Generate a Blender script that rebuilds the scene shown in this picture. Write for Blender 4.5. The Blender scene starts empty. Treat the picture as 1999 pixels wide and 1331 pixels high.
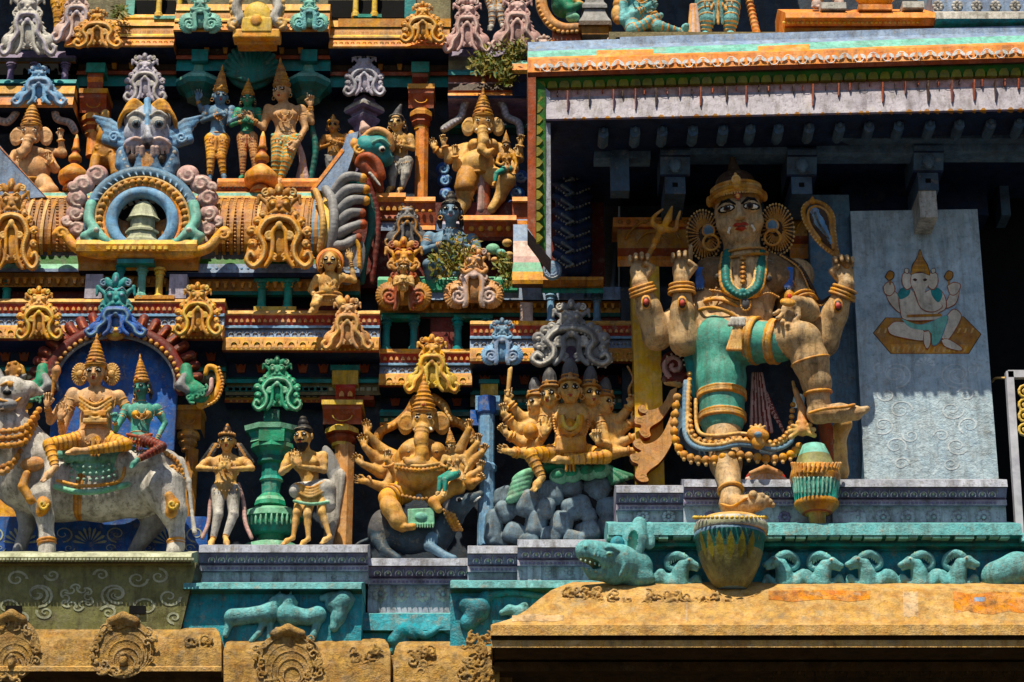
import bpy, math, random
import numpy as np
from mathutils import Vector
rnd = random.Random(7)
SCN = bpy.context.scene
COL = SCN.collection
# ---------------------------------------------------------------- camera
PITCH = math.radians(22); F = 4500.0; DIST = 22.5
CAMP = np.array([0, -DIST*math.cos(PITCH), 10.03-DIST*math.sin(PITCH)])
FW = np.array([0, math.cos(PITCH), math.sin(PITCH)]); UP = np.array([0, -math.sin(PITCH), math.cos(PITCH)])
RT = np.array([1.0, 0, 0])
cd = bpy.data.cameras.new('camera'); cam = bpy.data.objects.new('camera', cd); COL.objects.link(cam)
cam.location = CAMP; cam.rotation_euler = (math.pi/2+PITCH, 0, 0)
cd.sensor_width = 36; cd.lens = 36*F/1999; cd.clip_end = 5000
SCN.camera = cam
# ---------------------------------------------------------------- sky, sun
SUN_EL = math.radians(64); SUN_AZ = math.radians(22)     # azimuth: how far to the left of the facade normal
w = bpy.data.worlds.new('World'); SCN.world = w; w.use_nodes = True
nt = w.node_tree; bg = nt.nodes['Background']
sk = nt.nodes.new('ShaderNodeTexSky'); sk.sky_type = 'NISHITA'; sk.sun_disc = False
sk.sun_elevation = SUN_EL; sk.sun_rotation = math.pi + SUN_AZ
nt.links.new(sk.outputs[0], bg.inputs[0]); bg.inputs[1].default_value = 0.065
sl = bpy.data.lights.new('sun', 'SUN'); so = bpy.data.objects.new('sun', sl); COL.objects.link(so)
sl.energy = 5.0; sl.angle = math.radians(0.5); sl.color = (1, .90, .70)
sdir = Vector((math.sin(SUN_AZ)*math.cos(SUN_EL), math.cos(SUN_AZ)*math.cos(SUN_EL), -math.sin(SUN_EL)))
so.rotation_euler = sdir.to_track_quat('-Z', 'Y').to_euler(); so.location = (-8, -20, 30)
SCN.view_settings.view_transform = 'Standard'; SCN.view_settings.look = 'None'
SCN.view_settings.exposure = 0.45; SCN.view_settings.gamma = 1
# ---------------------------------------------------------------- pixel -> world at a given protrusion d (200 units = 1 m)
def P(x, y, d):
    v = FW*F + RT*(x-999.5) + UP*(665.5-y)
    t = (-d/200.0 - CAMP[1])/v[1]
    return CAMP + v*t
def M(x, y, d):                       # metres per photo pixel there
    return float(np.dot(P(x, y, d)-CAMP, FW))/F
def pix(p):                           # world point -> photo x, y
    q = np.asarray(p)-CAMP; z = q @ FW
    return 999.5+F*(q @ RT)/z, 665.5-F*(q @ UP)/z
# ---------------------------------------------------------------- materials
def paint_group():
    g = bpy.data.node_groups.new('weathered_paint', 'ShaderNodeTree')
    I = g.interface
    for n, t, v in (('Color', 'NodeSocketColor', (1, 1, 1, 1)), ('Dirt', 'NodeSocketFloat', .45), ('Chip', 'NodeSocketFloat', .25),
                    ('Rough', 'NodeSocketFloat', .5), ('Bump', 'NodeSocketFloat', .3)):
        s = I.new_socket(n, in_out='INPUT', socket_type=t); s.default_value = v
    I.new_socket('BSDF', in_out='OUTPUT', socket_type='NodeSocketShader')
    N = g.nodes; L = g.links.new
    gi = N.new('NodeGroupInput'); go = N.new('NodeGroupOutput'); b = N.new('ShaderNodeBsdfPrincipled')
    geo = N.new('ShaderNodeNewGeometry')
    def noise(scale, det=4, rough=.6, vec=None):
        n = N.new('ShaderNodeTexNoise'); n.inputs['Scale'].default_value = scale; n.inputs['Detail'].default_value = det
        n.inputs['Roughness'].default_value = rough; L(vec or geo.outputs['Position'], n.inputs['Vector']); return n.outputs['Fac']
    def ramp(src, a, bb):
        r = N.new('ShaderNodeMapRange'); r.inputs[1].default_value = a; r.inputs[2].default_value = bb; L(src, r.inputs[0]); return r.outputs[0]
    def mul(a, bb):
        m = N.new('ShaderNodeMath'); m.operation = 'MULTIPLY'
        for i, s in enumerate((a, bb)):
            if isinstance(s, float): m.inputs[i].default_value = s
            else: L(s, m.inputs[i])
        return m.outputs[0]
    def mix(f, a, c):
        m = N.new('ShaderNodeMix'); m.data_type = 'RGBA'; L(f, m.inputs[0])
        for i, s in ((6, a), (7, c)):
            if isinstance(s, tuple): m.inputs[i].default_value = s
            else: L(s, m.inputs[i])
        return m.outputs[2]
    hs = N.new('ShaderNodeHueSaturation'); L(gi.outputs['Color'], hs.inputs['Color'])
    hs.inputs['Saturation'].default_value = .85
    v = N.new('ShaderNodeMapRange'); L(noise(4.0, 5), v.inputs[0]); v.inputs[1].default_value = .3; v.inputs[2].default_value = .7
    v.inputs[3].default_value = .55; v.inputs[4].default_value = 1.25; L(v.outputs[0], hs.inputs['Value'])
    gm = N.new('ShaderNodeGamma'); gm.inputs[1].default_value = 1.75; L(gi.outputs['Color'], gm.inputs[0])
    c = mix(ramp(noise(11, 3), .35, .65), gi.outputs['Color'], hs.outputs[0])
    c = mix(mul(ramp(noise(8.5, 5, .65), .46, .66), .6), c, gm.outputs[0])
    mp = N.new('ShaderNodeMapping'); mp.inputs['Scale'].default_value = (14, 14, 1.6); L(geo.outputs['Position'], mp.inputs['Vector'])
    st = mul(ramp(noise(1.0, 6, .7, mp.outputs[0]), .47, .65), gi.outputs['Dirt'])
    c = mix(st, c, (.055, .04, .022, 1))
    pe = mul(ramp(noise(5.5, 8, .72), .60, .615), gi.outputs['Chip']); c = mix(pe, c, (.36, .31, .22, 1))
    st3 = mul(ramp(noise(2.2, 6, .75), .50, .72), gi.outputs['Dirt']); c = mix(st3, c, (.05, .045, .04, 1))
    st2 = mul(ramp(noise(26, 6, .75), .52, .66), gi.outputs['Dirt'])
    c = mix(st2, c, (.07, .05, .028, 1))
    ch = mul(ramp(noise(17, 7, .7), .60, .64), gi.outputs['Chip'])
    c = mix(ch, c, (.42, .36, .27, 1))
    at = N.new('ShaderNodeAttribute'); at.attribute_type = 'OBJECT'; at.attribute_name = 'carved'
    wr = mul(mul(mul(ramp(geo.outputs['Pointiness'], .53, .60), ramp(noise(30, 5, .7), .40, .56)), gi.outputs['Chip']), at.outputs['Fac'])
    wr2 = N.new('ShaderNodeMath'); wr2.operation = 'MULTIPLY'; wr2.use_clamp = True; wr2.inputs[1].default_value = 2.2; L(wr, wr2.inputs[0])
    c = mix(wr2.outputs[0], c, (.60, .50, .34, 1))
    L(c, b.inputs['Base Color'])
    L(gi.outputs['Rough'], b.inputs['Roughness']); b.inputs['Specular IOR Level'].default_value = .18
    bp = N.new('ShaderNodeBump'); bp.inputs['Distance'].default_value = .02
    ad = N.new('ShaderNodeMath'); ad.operation = 'ADD'; L(noise(22, 8, .65), ad.inputs[0]); L(mul(noise(90, 4), .35), ad.inputs[1])
    L(ad.outputs[0], bp.inputs['Height']); L(gi.outputs['Bump'], bp.inputs['Strength']); L(bp.outputs[0], b.inputs['Normal'])
    L(b.outputs[0], go.inputs[0])
    return g
PG = paint_group()
MATS = {}
def paint(name, rgb, dirt=.42, chip=.22, rough=.5, bump=.35):
    L0 = .3*rgb[0]+.6*rgb[1]+.1*rgb[2]; rgb = tuple(min(.85, max(.002, L0+(c-L0)*1.32)) for c in rgb)
    m = bpy.data.materials.new(name); m.use_nodes = True; n = m.node_tree.nodes; L = m.node_tree.links.new
    n.remove(n['Principled BSDF']); g = n.new('ShaderNodeGroup'); g.node_tree = PG
    g.inputs['Color'].default_value = (*rgb, 1); g.inputs['Dirt'].default_value = dirt; g.inputs['Chip'].default_value = chip
    g.inputs['Rough'].default_value = rough; g.inputs['Bump'].default_value = bump
    L(g.outputs[0], n['Material Output'].inputs[0]); m.diffuse_color = (*rgb, 1)
    MATS[name] = m; return m
for a in (('cream', (.66, .43, .19)), ('skin', (.60, .36, .14)), ('skinpale', (.56, .40, .24), .6, .25), ('skinpink', (.66, .42, .24)),
          ('gold', (.60, .31, .04)), ('yellow', (.76, .42, .015)), ('paleyellow', (.72, .52, .16)), ('orange', (.82, .32, .004)),
          ('ochre', (.44, .22, .04)), ('rust', (.34, .085, .012)), ('maroon', (.14, .022, .018)), ('red', (.42, .05, .03)),
          ('darkbrown', (.06, .03, .018)), ('black', (.006, .006, .008), 0, 0, .4, .1), ('hair', (.02, .02, .024), .3, .3),
          ('teal', (.02, .30, .25)), ('tealdark', (.012, .15, .13)), ('tealpale', (.24, .50, .44)), ('green', (.03, .28, .17)),
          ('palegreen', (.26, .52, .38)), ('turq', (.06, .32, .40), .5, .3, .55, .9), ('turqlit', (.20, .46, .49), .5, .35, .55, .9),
          ('blue', (.03, .12, .40), .5, .3), ('navy', (.008, .018, .055), .1, .05), ('skyblue', (.24, .42, .62)),
          ('steel', (.16, .27, .38)), ('steeldark', (.05, .08, .11)), ('lilac', (.48, .45, .53)), ('lavender', (.46, .48, .56), .6, .3),
          ('pink', (.56, .38, .36)), ('palepink', (.62, .48, .44)), ('salmon', (.64, .36, .17)), ('white', (.58, .56, .53), .6, .35),
          ('grey', (.30, .30, .31)), ('greydark', (.11, .11, .12)), ('eyewhite', (.75, .72, .66), 0, 0, .3, .05), ('lips', (.36, .06, .04), .1, 0),
          ('olive', (.24, .24, .12), .5, .2), ('olivepale', (.48, .50, .38), .4, .2), ('stone', (.46, .30, .13), .55, .25, .85, 1.6),
          ('stonegold', (.56, .37, .17), .35, .3, .85, 1.2), ('void', (.004, .004, .005), 0, 0, .9, 0), ('rockblue', (.19, .26, .32), .6, .3), ('dustyblue', (.13, .24, .38), .5, .3), ('faintwhite', (.64, .70, .75), .3, .1), ('paintskin', (.70, .63, .54), .3, .1), ('whitewash', (.80, .82, .84), .3, .1), ('brightyellow', (.85, .52, .01), .25, .15),
          ('panelblue', (.50, .60, .68), .35, .2, .6, .8), ('leaf', (.10, .13, .02), .2, 0), ('leafdry', (.22, .18, .04), .2, 0),
          ('metal', (.55, .55, .56), .1, 0, .3, .05), ('bodyteal', (.13, .38, .32), .45, .2), ('tealmid', (.03, .26, .27), .35, .1)):
    paint(*a)
# ---------------------------------------------------------------- objects
def tag(o, label=None, cat=None, group=None, kind=None):
    if label: o['label'] = label
    if cat: o['category'] = cat
    if group: o['group'] = group
    if kind: o['kind'] = kind
    return o
def thing(name, label, cat, loc=(0, 0, 0), group=None):
    o = bpy.data.objects.new(name, None); COL.objects.link(o); o.location = loc; o.empty_display_size = .1
    return tag(o, label, cat, group)
def link_mesh(name, V, Q, mats, mi, parent=None, smooth=True):
    """V (n,3) world, Q list/array of faces (quads array) ; mats names"""
    me = bpy.data.meshes.new(name)
    if parent is not None: V = np.asarray(V, float)-np.array(parent_loc(parent))
    V = np.asarray(V, np.float32)
    if isinstance(Q, np.ndarray):
        n = len(Q); c = Q.shape[1]
        me.vertices.add(len(V)); me.vertices.foreach_set('co', V.ravel())
        me.loops.add(n*c); me.loops.foreach_set('vertex_index', Q.astype(np.int32).ravel())
        me.polygons.add(n); me.polygons.foreach_set('loop_start', np.arange(0, n*c, c, dtype=np.int32))
        me.polygons.foreach_set('loop_total', np.full(n, c, dtype=np.int32))
    else:
        me.from_pydata([tuple(v) for v in V.tolist()], [], Q)
    for m in mats: me.materials.append(MATS[m])
    me.polygons.foreach_set('material_index', np.asarray(mi, np.int32))
    me.polygons.foreach_set('use_smooth', np.full(len(me.polygons), smooth))
    me.update(calc_edges=True); me.validate()
    o = bpy.data.objects.new(name, me); COL.objects.link(o)
    if parent is not None: o.parent = parent
    return o
def parent_loc(p):
    l = np.zeros(3)
    while p is not None: l = l+np.array(p.location); p = p.parent
    return l
# ---------------------------------------------------------------- flat-faced mesh builder
class MB:
    def __init__(s): s.v = []; s.f = []; s.m = []
    def add(s, vs, fs, mat):
        b = len(s.v); s.v += [tuple(map(float, v)) for v in vs]
        for i, f in enumerate(fs):
            s.f.append([b+j for j in f]); s.m.append(mat if isinstance(mat, str) else mat[i])
    def wbox(s, x0, x1, y0, y1, z0, z1, mat):
        vs = [(x, y, z) for x in (x0, x1) for y in (y0, y1) for z in (z0, z1)]
        s.add(vs, [(0, 1, 3, 2), (4, 6, 7, 5), (0, 4, 5, 1), (2, 3, 7, 6), (0, 2, 6, 4), (1, 5, 7, 3)], mat)
    def box(s, x0, x1, yt, yb, d1, d0, mat):
        """front face spans photo px x0..x1, yt..yb at protrusion d1; runs straight back to d0"""
        a = P(x0, (yt+yb)/2, d1); b = P(x1, (yt+yb)/2, d1); xm = (x0+x1)/2
        s.wbox(a[0], b[0], -d1/200, -d0/200, P(xm, yb, d1)[2], P(xm, yt, d1)[2], mat)
    def mould(s, x0, x1, prof, mats, ends=True, xm=None, dback=None, dx=None):
        """a profile [(y, d)] (y None = same height as the point before) run along x between photo x0 and x1.
        dx: taper, metres the ends draw in per metre of recession"""
        xm = (x0+x1)/2 if xm is None else xm
        y0, d0 = prof[0]; a = P(x0, y0, d0)[0]; b = P(x1, y0, d0)[0]
        pts = []
        for (y, d) in prof:
            z = pts[-1][1] if y is None else P(xm, y, d)[2]
            pts.append((-d/200, z))
        n = len(pts); vs = []
        for (yy, z) in pts: vs += [(a, yy, z), (b, yy, z)]
        fs = [(2*i, 2*i+2, 2*i+3, 2*i+1) for i in range(n-1)]
        ms = [mats[i % len(mats)] if not isinstance(mats, str) else mats for i in range(n-1)]
        if ends:
            db = -min(d for _, d in prof)/200 + .02 if dback is None else -dback/200
            for k, xx in ((0, a), (1, b)):
                bi = len(vs); vs += [(xx, db, z) for (_, z) in pts]
                for i in range(n-1):
                    f = (2*i+k, bi+i, bi+i+1, 2*i+2+k); fs.append(f if k == 0 else f[::-1]); ms.append(ms[i])
        s.add(vs, fs, ms)
    def lathe(s, x, prof, d, mat, n=16, ph=0, sq=1.0):
        """prof [(y, r)] around the vertical axis through photo x, protrusion d"""
        ym = prof[len(prof)//2][0]; cx = P(x, ym, d)[0]; m = M(x, ym, d); vs = []
        for (y, r) in prof:
            z = P(x, y, d+r*sq)[2]
            for j in range(n):
                t = 2*math.pi*(j+ph)/n; vs.append((cx+r*m*math.cos(t), -d/200+r*m*sq*math.sin(t), z))
        fs = []; ms = []
        for i in range(len(prof)-1):
            for j in range(n):
                fs.append((i*n+j, (i+1)*n+j, (i+1)*n+(j+1) % n, i*n+(j+1) % n)); ms.append(mat if isinstance(mat, str) else mat[i % len(mat)])
        fs.append(tuple(range(n))); ms.append(ms[0]); fs.append(tuple(range((len(prof)-1)*n, len(prof)*n))[::-1]); ms.append(ms[-1])
        s.add(vs, fs, ms)
    def poly(s, pts, d1, d0, mat, side=None):
        """outline in photo px at d1, extruded straight back to d0"""
        A = [P(x, y, d1) for x, y in pts]; B = [(p[0], -d0/200, p[2]) for p in A]; n = len(A)
        s.add(A+B, [tuple(range(n))]+[(i, (i+1) % n, n+(i+1) % n, n+i) for i in range(n)], [mat]+[side or mat]*n)
    def build(s, name, parent=None, smooth=False):
        mats = sorted(set(s.m)); ix = {m: i for i, m in enumerate(mats)}
        return link_mesh(name, s.v, s.f, mats, [ix[m] for m in s.m], parent, smooth)
# ---------------------------------------------------------------- sculpting: distance fields meshed with surface nets
def rotm(a=0, yw=0, pt=0):
    """a: degrees clockwise in the picture; yw: turn to the viewer's right; pt: lean forward"""
    a, yw, pt = map(math.radians, (a, yw, pt))
    Ra = np.array([[math.cos(a), 0, math.sin(a)], [0, 1, 0], [-math.sin(a), 0, math.cos(a)]])
    Rz = np.array([[math.cos(yw), -math.sin(yw), 0], [math.sin(yw), math.cos(yw), 0], [0, 0, 1]])
    Rx = np.array([[1, 0, 0], [0, math.cos(pt), -math.sin(pt)], [0, math.sin(pt), math.cos(pt)]])
    return Ra @ Rz @ Rx
def netmesh(prims, h, noise=None):
    lo = np.min([p['lo'] for p in prims if p['op'] == 'u'], 0)-3*h; hi = np.max([p['hi'] for p in prims if p['op'] == 'u'], 0)+3*h
    n = np.ceil((hi-lo)/h).astype(int)+1
    Fd = np.full(n, 9.0, np.float32); Mt = np.zeros(n, np.int16)
    ax = [lo[i]+h*np.arange(n[i]) for i in range(3)]
    for p in prims:
        k = p['k']; pad = k+2.2*h
        a = np.maximum(np.floor((p['lo']-pad-lo)/h).astype(int), 0); b = np.minimum(np.ceil((p['hi']+pad-lo)/h).astype(int)+1, n)
        if np.any(b <= a): continue
        sl = tuple(slice(a[i], b[i]) for i in range(3))
        X = ax[0][sl[0]][:, None, None].astype(np.float32); Y = ax[1][sl[1]][None, :, None].astype(np.float32); Z = ax[2][sl[2]][None, None, :].astype(np.float32)
        d = p['f'](X, Y, Z).astype(np.float32); cur = Fd[sl]
        if p['op'] == 'u':
            m = Mt[sl]; m[d < cur] = p['m']
            if k > 0:
                hh = np.clip(.5+.5*(cur-d)/k, 0, 1); Fd[sl] = cur+(d-cur)*hh-k*hh*(1-hh)
            else: Fd[sl] = np.minimum(cur, d)
        elif p['op'] == 's':
            m = Mt[sl]; m[(-d) > cur] = p['m']; Fd[sl] = np.maximum(cur, -d)
        else:
            m = Mt[sl]; m[d < 0] = p['m']
    S = Fd < 0
    # cells with a sign change
    c = [S[i:n[0]-1+i, j:n[1]-1+j, l:n[2]-1+l] for i in (0, 1) for j in (0, 1) for l in (0, 1)]
    allin = np.logical_and.reduce(c); anyin = np.logical_or.reduce(c); act = anyin & ~allin
    idx = np.full(act.shape, -1, np.int32); cc = np.argwhere(act); idx[act] = np.arange(len(cc))
    acc = np.zeros((len(cc), 3)); cnt = np.zeros(len(cc))
    for dxi in range(3):
        for o1 in (0, 1):
            for o2 in (0, 1):
                off = [0, 0, 0]; oth = [q for q in range(3) if q != dxi]; off[oth[0]] = o1; off[oth[1]] = o2
                A = cc+off; B = A.copy(); B[:, dxi] += 1
                fa = Fd[A[:, 0], A[:, 1], A[:, 2]]; fb = Fd[B[:, 0], B[:, 1], B[:, 2]]; ch = (fa < 0) != (fb < 0)
                t = np.where(ch, fa/np.where(fa == fb, 1, fa-fb), 0)
                q = A.astype(float); q[:, dxi] += t; acc += q*ch[:, None]; cnt += ch
    V = lo+h*(acc/cnt[:, None])
    Qs = []; ms = []
    for dxi in range(3):
        o = [q for q in range(3) if q != dxi]
        sA = [slice(1, n[q]-1) for q in range(3)]; sA[dxi] = slice(0, n[dxi]-1); sB = list(sA); sB[dxi] = slice(1, n[dxi])
        a = S[tuple(sA)]; b = S[tuple(sB)]; e = np.argwhere(a != b)
        if not len(e): continue
        base = e.copy()
        for q in o: base[:, q] += 1
        ins = S[base[:, 0], base[:, 1], base[:, 2]]
        def cell(u, v):
            r = base.copy(); r[:, o[0]] -= u; r[:, o[1]] -= v; return idx[r[:, 0], r[:, 1], r[:, 2]]
        q4 = np.stack([cell(1, 1), cell(0, 1), cell(0, 0), cell(1, 0)], 1)
        flip = ~ins if dxi != 1 else ins
        q4[flip] = q4[flip][:, ::-1]
        ip = base.copy(); ip[~ins, dxi] += 1
        Qs.append(q4); ms.append(Mt[ip[:, 0], ip[:, 1], ip[:, 2]])
    return V, np.concatenate(Qs), np.concatenate(ms)
class Sc:
    def __init__(s, name, label, cat, x, y, d, group=None):
        s.o = thing(name, label, cat, P(x, y, d), group); s.D = d; s.parts = []; s.part('body')
    def part(s, name, vox=2.0, label=None, mo=None):
        s.cur = dict(n=name, p=[], v=vox, label=label, mats=[], par=None); s.parts.append(s.cur); return s.cur
    def sub(s, name, vox=2.0, of=None):            # a sub-part of the part named `of`
        s.part(name, vox)['par'] = of
    def mi(s, m):
        if m not in s.cur['mats']: s.cur['mats'].append(m)
        return s.cur['mats'].index(m)
    def add(s, f, lo, hi, m, k, op):
        s.cur['p'].append(dict(f=f, lo=np.asarray(lo), hi=np.asarray(hi), m=s.mi(m), k=k, op=op))
    # --- world-space primitives
    def wcap(s, a, ra, b, rb, m, k=0, op='u', fy=1.0):
        a = np.asarray(a, float); b = np.asarray(b, float); r = max(ra, rb)*max(1, fy)
        ab = b-a; L2 = float(ab @ ab)+1e-12
        def f(X, Y, Z):
            x = X-a[0]; y = Y-a[1]; z = Z-a[2]
            t = np.clip((x*ab[0]+y*ab[1]+z*ab[2])/L2, 0, 1)
            return np.sqrt((x-t*ab[0])**2+((y-t*ab[1])/fy)**2+(z-t*ab[2])**2)-(ra+(rb-ra)*t)
        s.add(f, np.minimum(a, b)-r, np.maximum(a, b)+r, m, k, op)
    def well(s, c, r, R, m, k=0, op='u'):
        c = np.asarray(c, float); r = np.asarray(r, float); e = np.sqrt(((R*r)**2).sum(1))
        def f(X, Y, Z):
            x = X-c[0]; y = Y-c[1]; z = Z-c[2]
            q = [R[0, i]*x+R[1, i]*y+R[2, i]*z for i in range(3)]
            k0 = np.sqrt((q[0]/r[0])**2+(q[1]/r[1])**2+(q[2]/r[2])**2); k1 = np.sqrt((q[0]/r[0]**2)**2+(q[1]/r[1]**2)**2+(q[2]/r[2]**2)**2)+1e-9
            return k0*(k0-1)/k1
        s.add(f, c-e, c+e, m, k, op)
    def wtor(s, c, axis, R0, r, m, k=0, op='u', fl=1.0):
        """ring round `axis`; fl squashes it in depth"""
        c = np.asarray(c, float); A = np.asarray(axis, float); A = A/np.linalg.norm(A); e = (R0+r)*np.sqrt(np.maximum(1-A**2, 0))+r
        def f(X, Y, Z):
            x = X-c[0]; y = (Y-c[1])/fl; z = Z-c[2]; h = x*A[0]+y*A[1]+z*A[2]
            q = np.sqrt(np.maximum(x*x+y*y+z*z-h*h, 0)); return np.sqrt((q-R0)**2+h*h)-r
        s.add(f, c-e, c+e, m, k, op)
    def wbox(s, c, r, R, m, rr=.004, k=0, op='u'):
        c = np.asarray(c, float); r = np.asarray(r, float); e = (np.abs(R)*r).sum(1)
        def f(X, Y, Z):
            x = X-c[0]; y = Y-c[1]; z = Z-c[2]
            q = [np.abs(R[0, i]*x+R[1, i]*y+R[2, i]*z)-(r[i]-rr) for i in range(3)]
            return np.sqrt(sum(np.maximum(a, 0)**2 for a in q))+np.minimum(np.maximum(np.maximum(q[0], q[1]), q[2]), 0)-rr
        s.add(f, c-e, c+e, m, k, op)
    # --- photo-space primitives: x, y in px, d relative to the thing's own protrusion
    def w(s, x, y, d=0): return P(x, y, s.D+d)
    def mm(s, x, y, d=0): return M(x, y, s.D+d)
    def ell(s, x, y, d, rx, ry, rd, m, a=0, yw=0, pt=0, k=0, op='u'):
        u = s.mm(x, y, d); s.well(s.w(x, y, d), (rx*u, rd*u, ry*u*1.04), rotm(a, yw, pt), m, k*u, op)
    def box(s, x, y, d, rx, ry, rd, m, a=0, yw=0, pt=0, rr=2, k=0, op='u'):
        u = s.mm(x, y, d); s.wbox(s.w(x, y, d), (rx*u, rd*u, ry*u*1.04), rotm(a, yw, pt), m, rr*u, k*u, op)
    def cap(s, pts, m, k=4, op='u', fy=1.0):
        """pts [(x, y, d, r)]"""
        W = [(s.w(*p[:3]), p[3]*s.mm(*p[:3])) for p in pts]; u = s.mm(*pts[0][:3])
        for (a, ra), (b, rb) in zip(W, W[1:]): s.wcap(a, ra, b, rb, m, k*u, op, fy)
    def ring(s, p, q, t, R0, r, m, k=0, op='u', fl=1.0):
        """bangle round the limb p->q at fraction t"""
        a = s.w(*p[:3]); b = s.w(*q[:3]); u = s.mm(*p[:3]); s.wtor(a+(b-a)*t, b-a, R0*u, r*u, m, k*u, op, fl)
    def beads(s, pts, r, m, step=None, k=0):
        """spheres spaced along a polyline of (x, y, d)"""
        step = step or r*1.9; q = resample(pts, step)
        for x, y, d in q: s.ell(x, y, d, r, r, r, m, k=k)
    def tube(s, pts, r, m, k=2, r2=None, fy=1.0, n=None):
        q = spline(pts, n or 6); N = len(q)
        s.cap([(x, y, d, r+(0 if r2 is None else (r2-r)*i/(N-1))) for i, (x, y, d) in enumerate(q)], m, k, fy=fy)
    def spiral(s, x, y, d, R, r, m, turns=1.4, a0=0, cw=1, r2=None, rise=0):
        pts = []; n = int(turns*10)
        for i in range(n+1):
            t = i/n; th = math.radians(a0)+cw*turns*2*math.pi*t; q = R*(1-t*.86)
            pts.append((x+q*math.cos(th), y+q*math.sin(th), d+rise*t, r+((r2 if r2 is not None else r*.7)-r)*t))
        s.cap(pts, m, 1)
    def build(s):
        made = {}
        for c in s.parts:
            if not any(p['op'] == 'u' for p in c['p']): continue
            h = c['v']*float(np.dot(np.array(s.o.location)-CAMP, FW))/F
            V, Q, mi = netmesh(c['p'], h)
            o = link_mesh(c['n'], V, Q, c['mats'], mi, s.o if c['par'] is None else made[c['par']])
            o['carved'] = 1.0
            if c['label']: o['label'] = c['label']
            made[c['n']] = o
        if len(made) == 1 and s.parts[0]['n'] in made and False: pass
        return s.o
def resample(pts, step):
    p = np.array(spline(pts, 8) if len(pts) > 2 else pts, float); seg = np.linalg.norm(np.diff(p, axis=0), axis=1); L = np.concatenate([[0], np.cumsum(seg)])
    n = max(2, int(round(L[-1]/step))+1); t = np.linspace(0, L[-1], n)
    return [tuple(np.interp(v, L, p[:, i]) for i in range(3)) for v in t]
def spline(pts, n=6):
    P_ = [np.array(p, float) for p in pts]
    if len(P_) < 3: return [tuple(p) for p in P_]
    Q = [2*P_[0]-P_[1]]+P_+[2*P_[-1]-P_[-2]]; out = []
    for i in range(1, len(Q)-2):
        a, b, c, d = Q[i-1:i+3]
        for j in range(n):
            t = j/n; out.append(tuple(.5*((2*b)+(c-a)*t+(2*a-5*b+4*c-d)*t*t+(3*b-a-3*c+d)*t**3)))
    out.append(tuple(P_[-1])); return out
# ================================================================ figures
def unit(v): v = np.asarray(v, float); return v/(np.linalg.norm(v)+1e-9)
def hand(T, wr, dr, sz, mat, pose='open', thumb=1, yw=0, nail=None):
    """wr (x,y,d) wrist; dr: picture direction in degrees, 90 = up; palm turned to the viewer; thumb side +1 = viewer's right when pointing up"""
    u = T.mm(*wr); S = sz*u; t = math.radians(dr); A = unit(RT*math.cos(t)+np.array([0, 0, 1])*math.sin(t))
    B = unit(np.cross(A, np.array([0, 1.0, 0])))*1.0          # viewer's right when the hand points up
    if B @ (RT*math.sin(t)-np.array([0, 0, 1])*math.cos(t)) < 0: B = -B
    N = np.array([0, -1.0, 0])
    c, s_ = math.cos(math.radians(yw)), math.sin(math.radians(yw)); B, N = B*c+N*s_, N*c-B*s_
    W = T.w(*wr); R = np.stack([B, -N, A], 1); k = .05*S
    T.well(W+A*.24*S, (.19*S, .10*S, .27*S), R, mat, k)
    T.wcap(W, .105*S, W+A*.15*S, .13*S, mat, k)
    L = [.30, .37, .34, .26]; curl = {'open': (4, 6, 8), 'relax': (18, 28, 22), 'curl': (28, 78, 62), 'fist': (78, 92, 60), 'point': (8, 10, 8), 'hold': (42, 60, 50)}
    for i in range(4):
        f = (i-1.5)*.115*thumb*-1                              # index next to the thumb
        cu = curl['curl'] if pose == 'point' and i > 0 else curl['relax'] if (pose == 'open' and i == 3) else curl[pose]
        sp = (i-1.5)*(-thumb)*(6 if pose in ('open', 'relax') else 1.5); ang = 0; p = W+A*.44*S+B*f*S; r = .055*S*(.9 if i == 3 else 1)
        a2 = unit(A*math.cos(math.radians(sp))+B*math.sin(math.radians(sp)))
        for j, (cj, lj) in enumerate(zip(cu, (.46, .32, .26))):
            ang += cj; q = p+(a2*math.cos(math.radians(ang))+N*math.sin(math.radians(ang)))*L[i]*lj*S
            T.wcap(p, r*(1-.09*j), q, r*(.92-.1*j), mat, .012*S); p = q
        if nail: T.well(p-N*0+a2*0, (r*.6, r*.6, r*.6), R, nail, 0, 'p')
    p = W+A*.12*S+B*.12*thumb*S; q = W+A*.30*S+B*.27*thumb*S+N*.06*S; e = W+A*(.46 if pose in ('open', 'relax') else .38)*S+B*(.27 if pose in ('open', 'relax') else .14)*thumb*S+N*.12*S
    T.wcap(p, .08*S, q, .066*S, mat, .03*S); T.wcap(q, .062*S, e, .05*S, mat, .012*S)
class Head:
    def __init__(s, T, x, y, d, h, yaw=0, pitch=12, roll=0):
        s.T = T; s.m = M(x, y, T.D+d)*h; s.c = T.w(x, y, d); s.R = rotm(roll, yaw, pitch); s.h = h
        s.X = s.R[:, 0]; s.F = -s.R[:, 1]; s.Z = s.R[:, 2]
    def p(s, u, v, w): return s.c+s.m*(u*s.X+v*s.Z+w*s.F)
    def ell(s, u, v, w, a, b, c, m, k=0, op='u', rot=None):
        R = s.R if rot is None else s.R @ rotm(rot)
        s.T.well(s.p(u, v, w), np.array([a, c, b])*s.m, R, m, k*s.m, op)
    def cap(s, pts, m, k=.02, op='u'):
        W = [(s.p(*q[:3]), q[3]*s.m) for q in pts]
        for (a, ra), (b, rb) in zip(W, W[1:]): s.T.wcap(a, ra, b, rb, m, k*s.m, op)
    def tor(s, u, v, w, axis, R0, r, m, k=0): s.T.wtor(s.p(u, v, w), s.R @ np.array(axis, float), R0*s.m, r*s.m, m, k*s.m)
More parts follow.
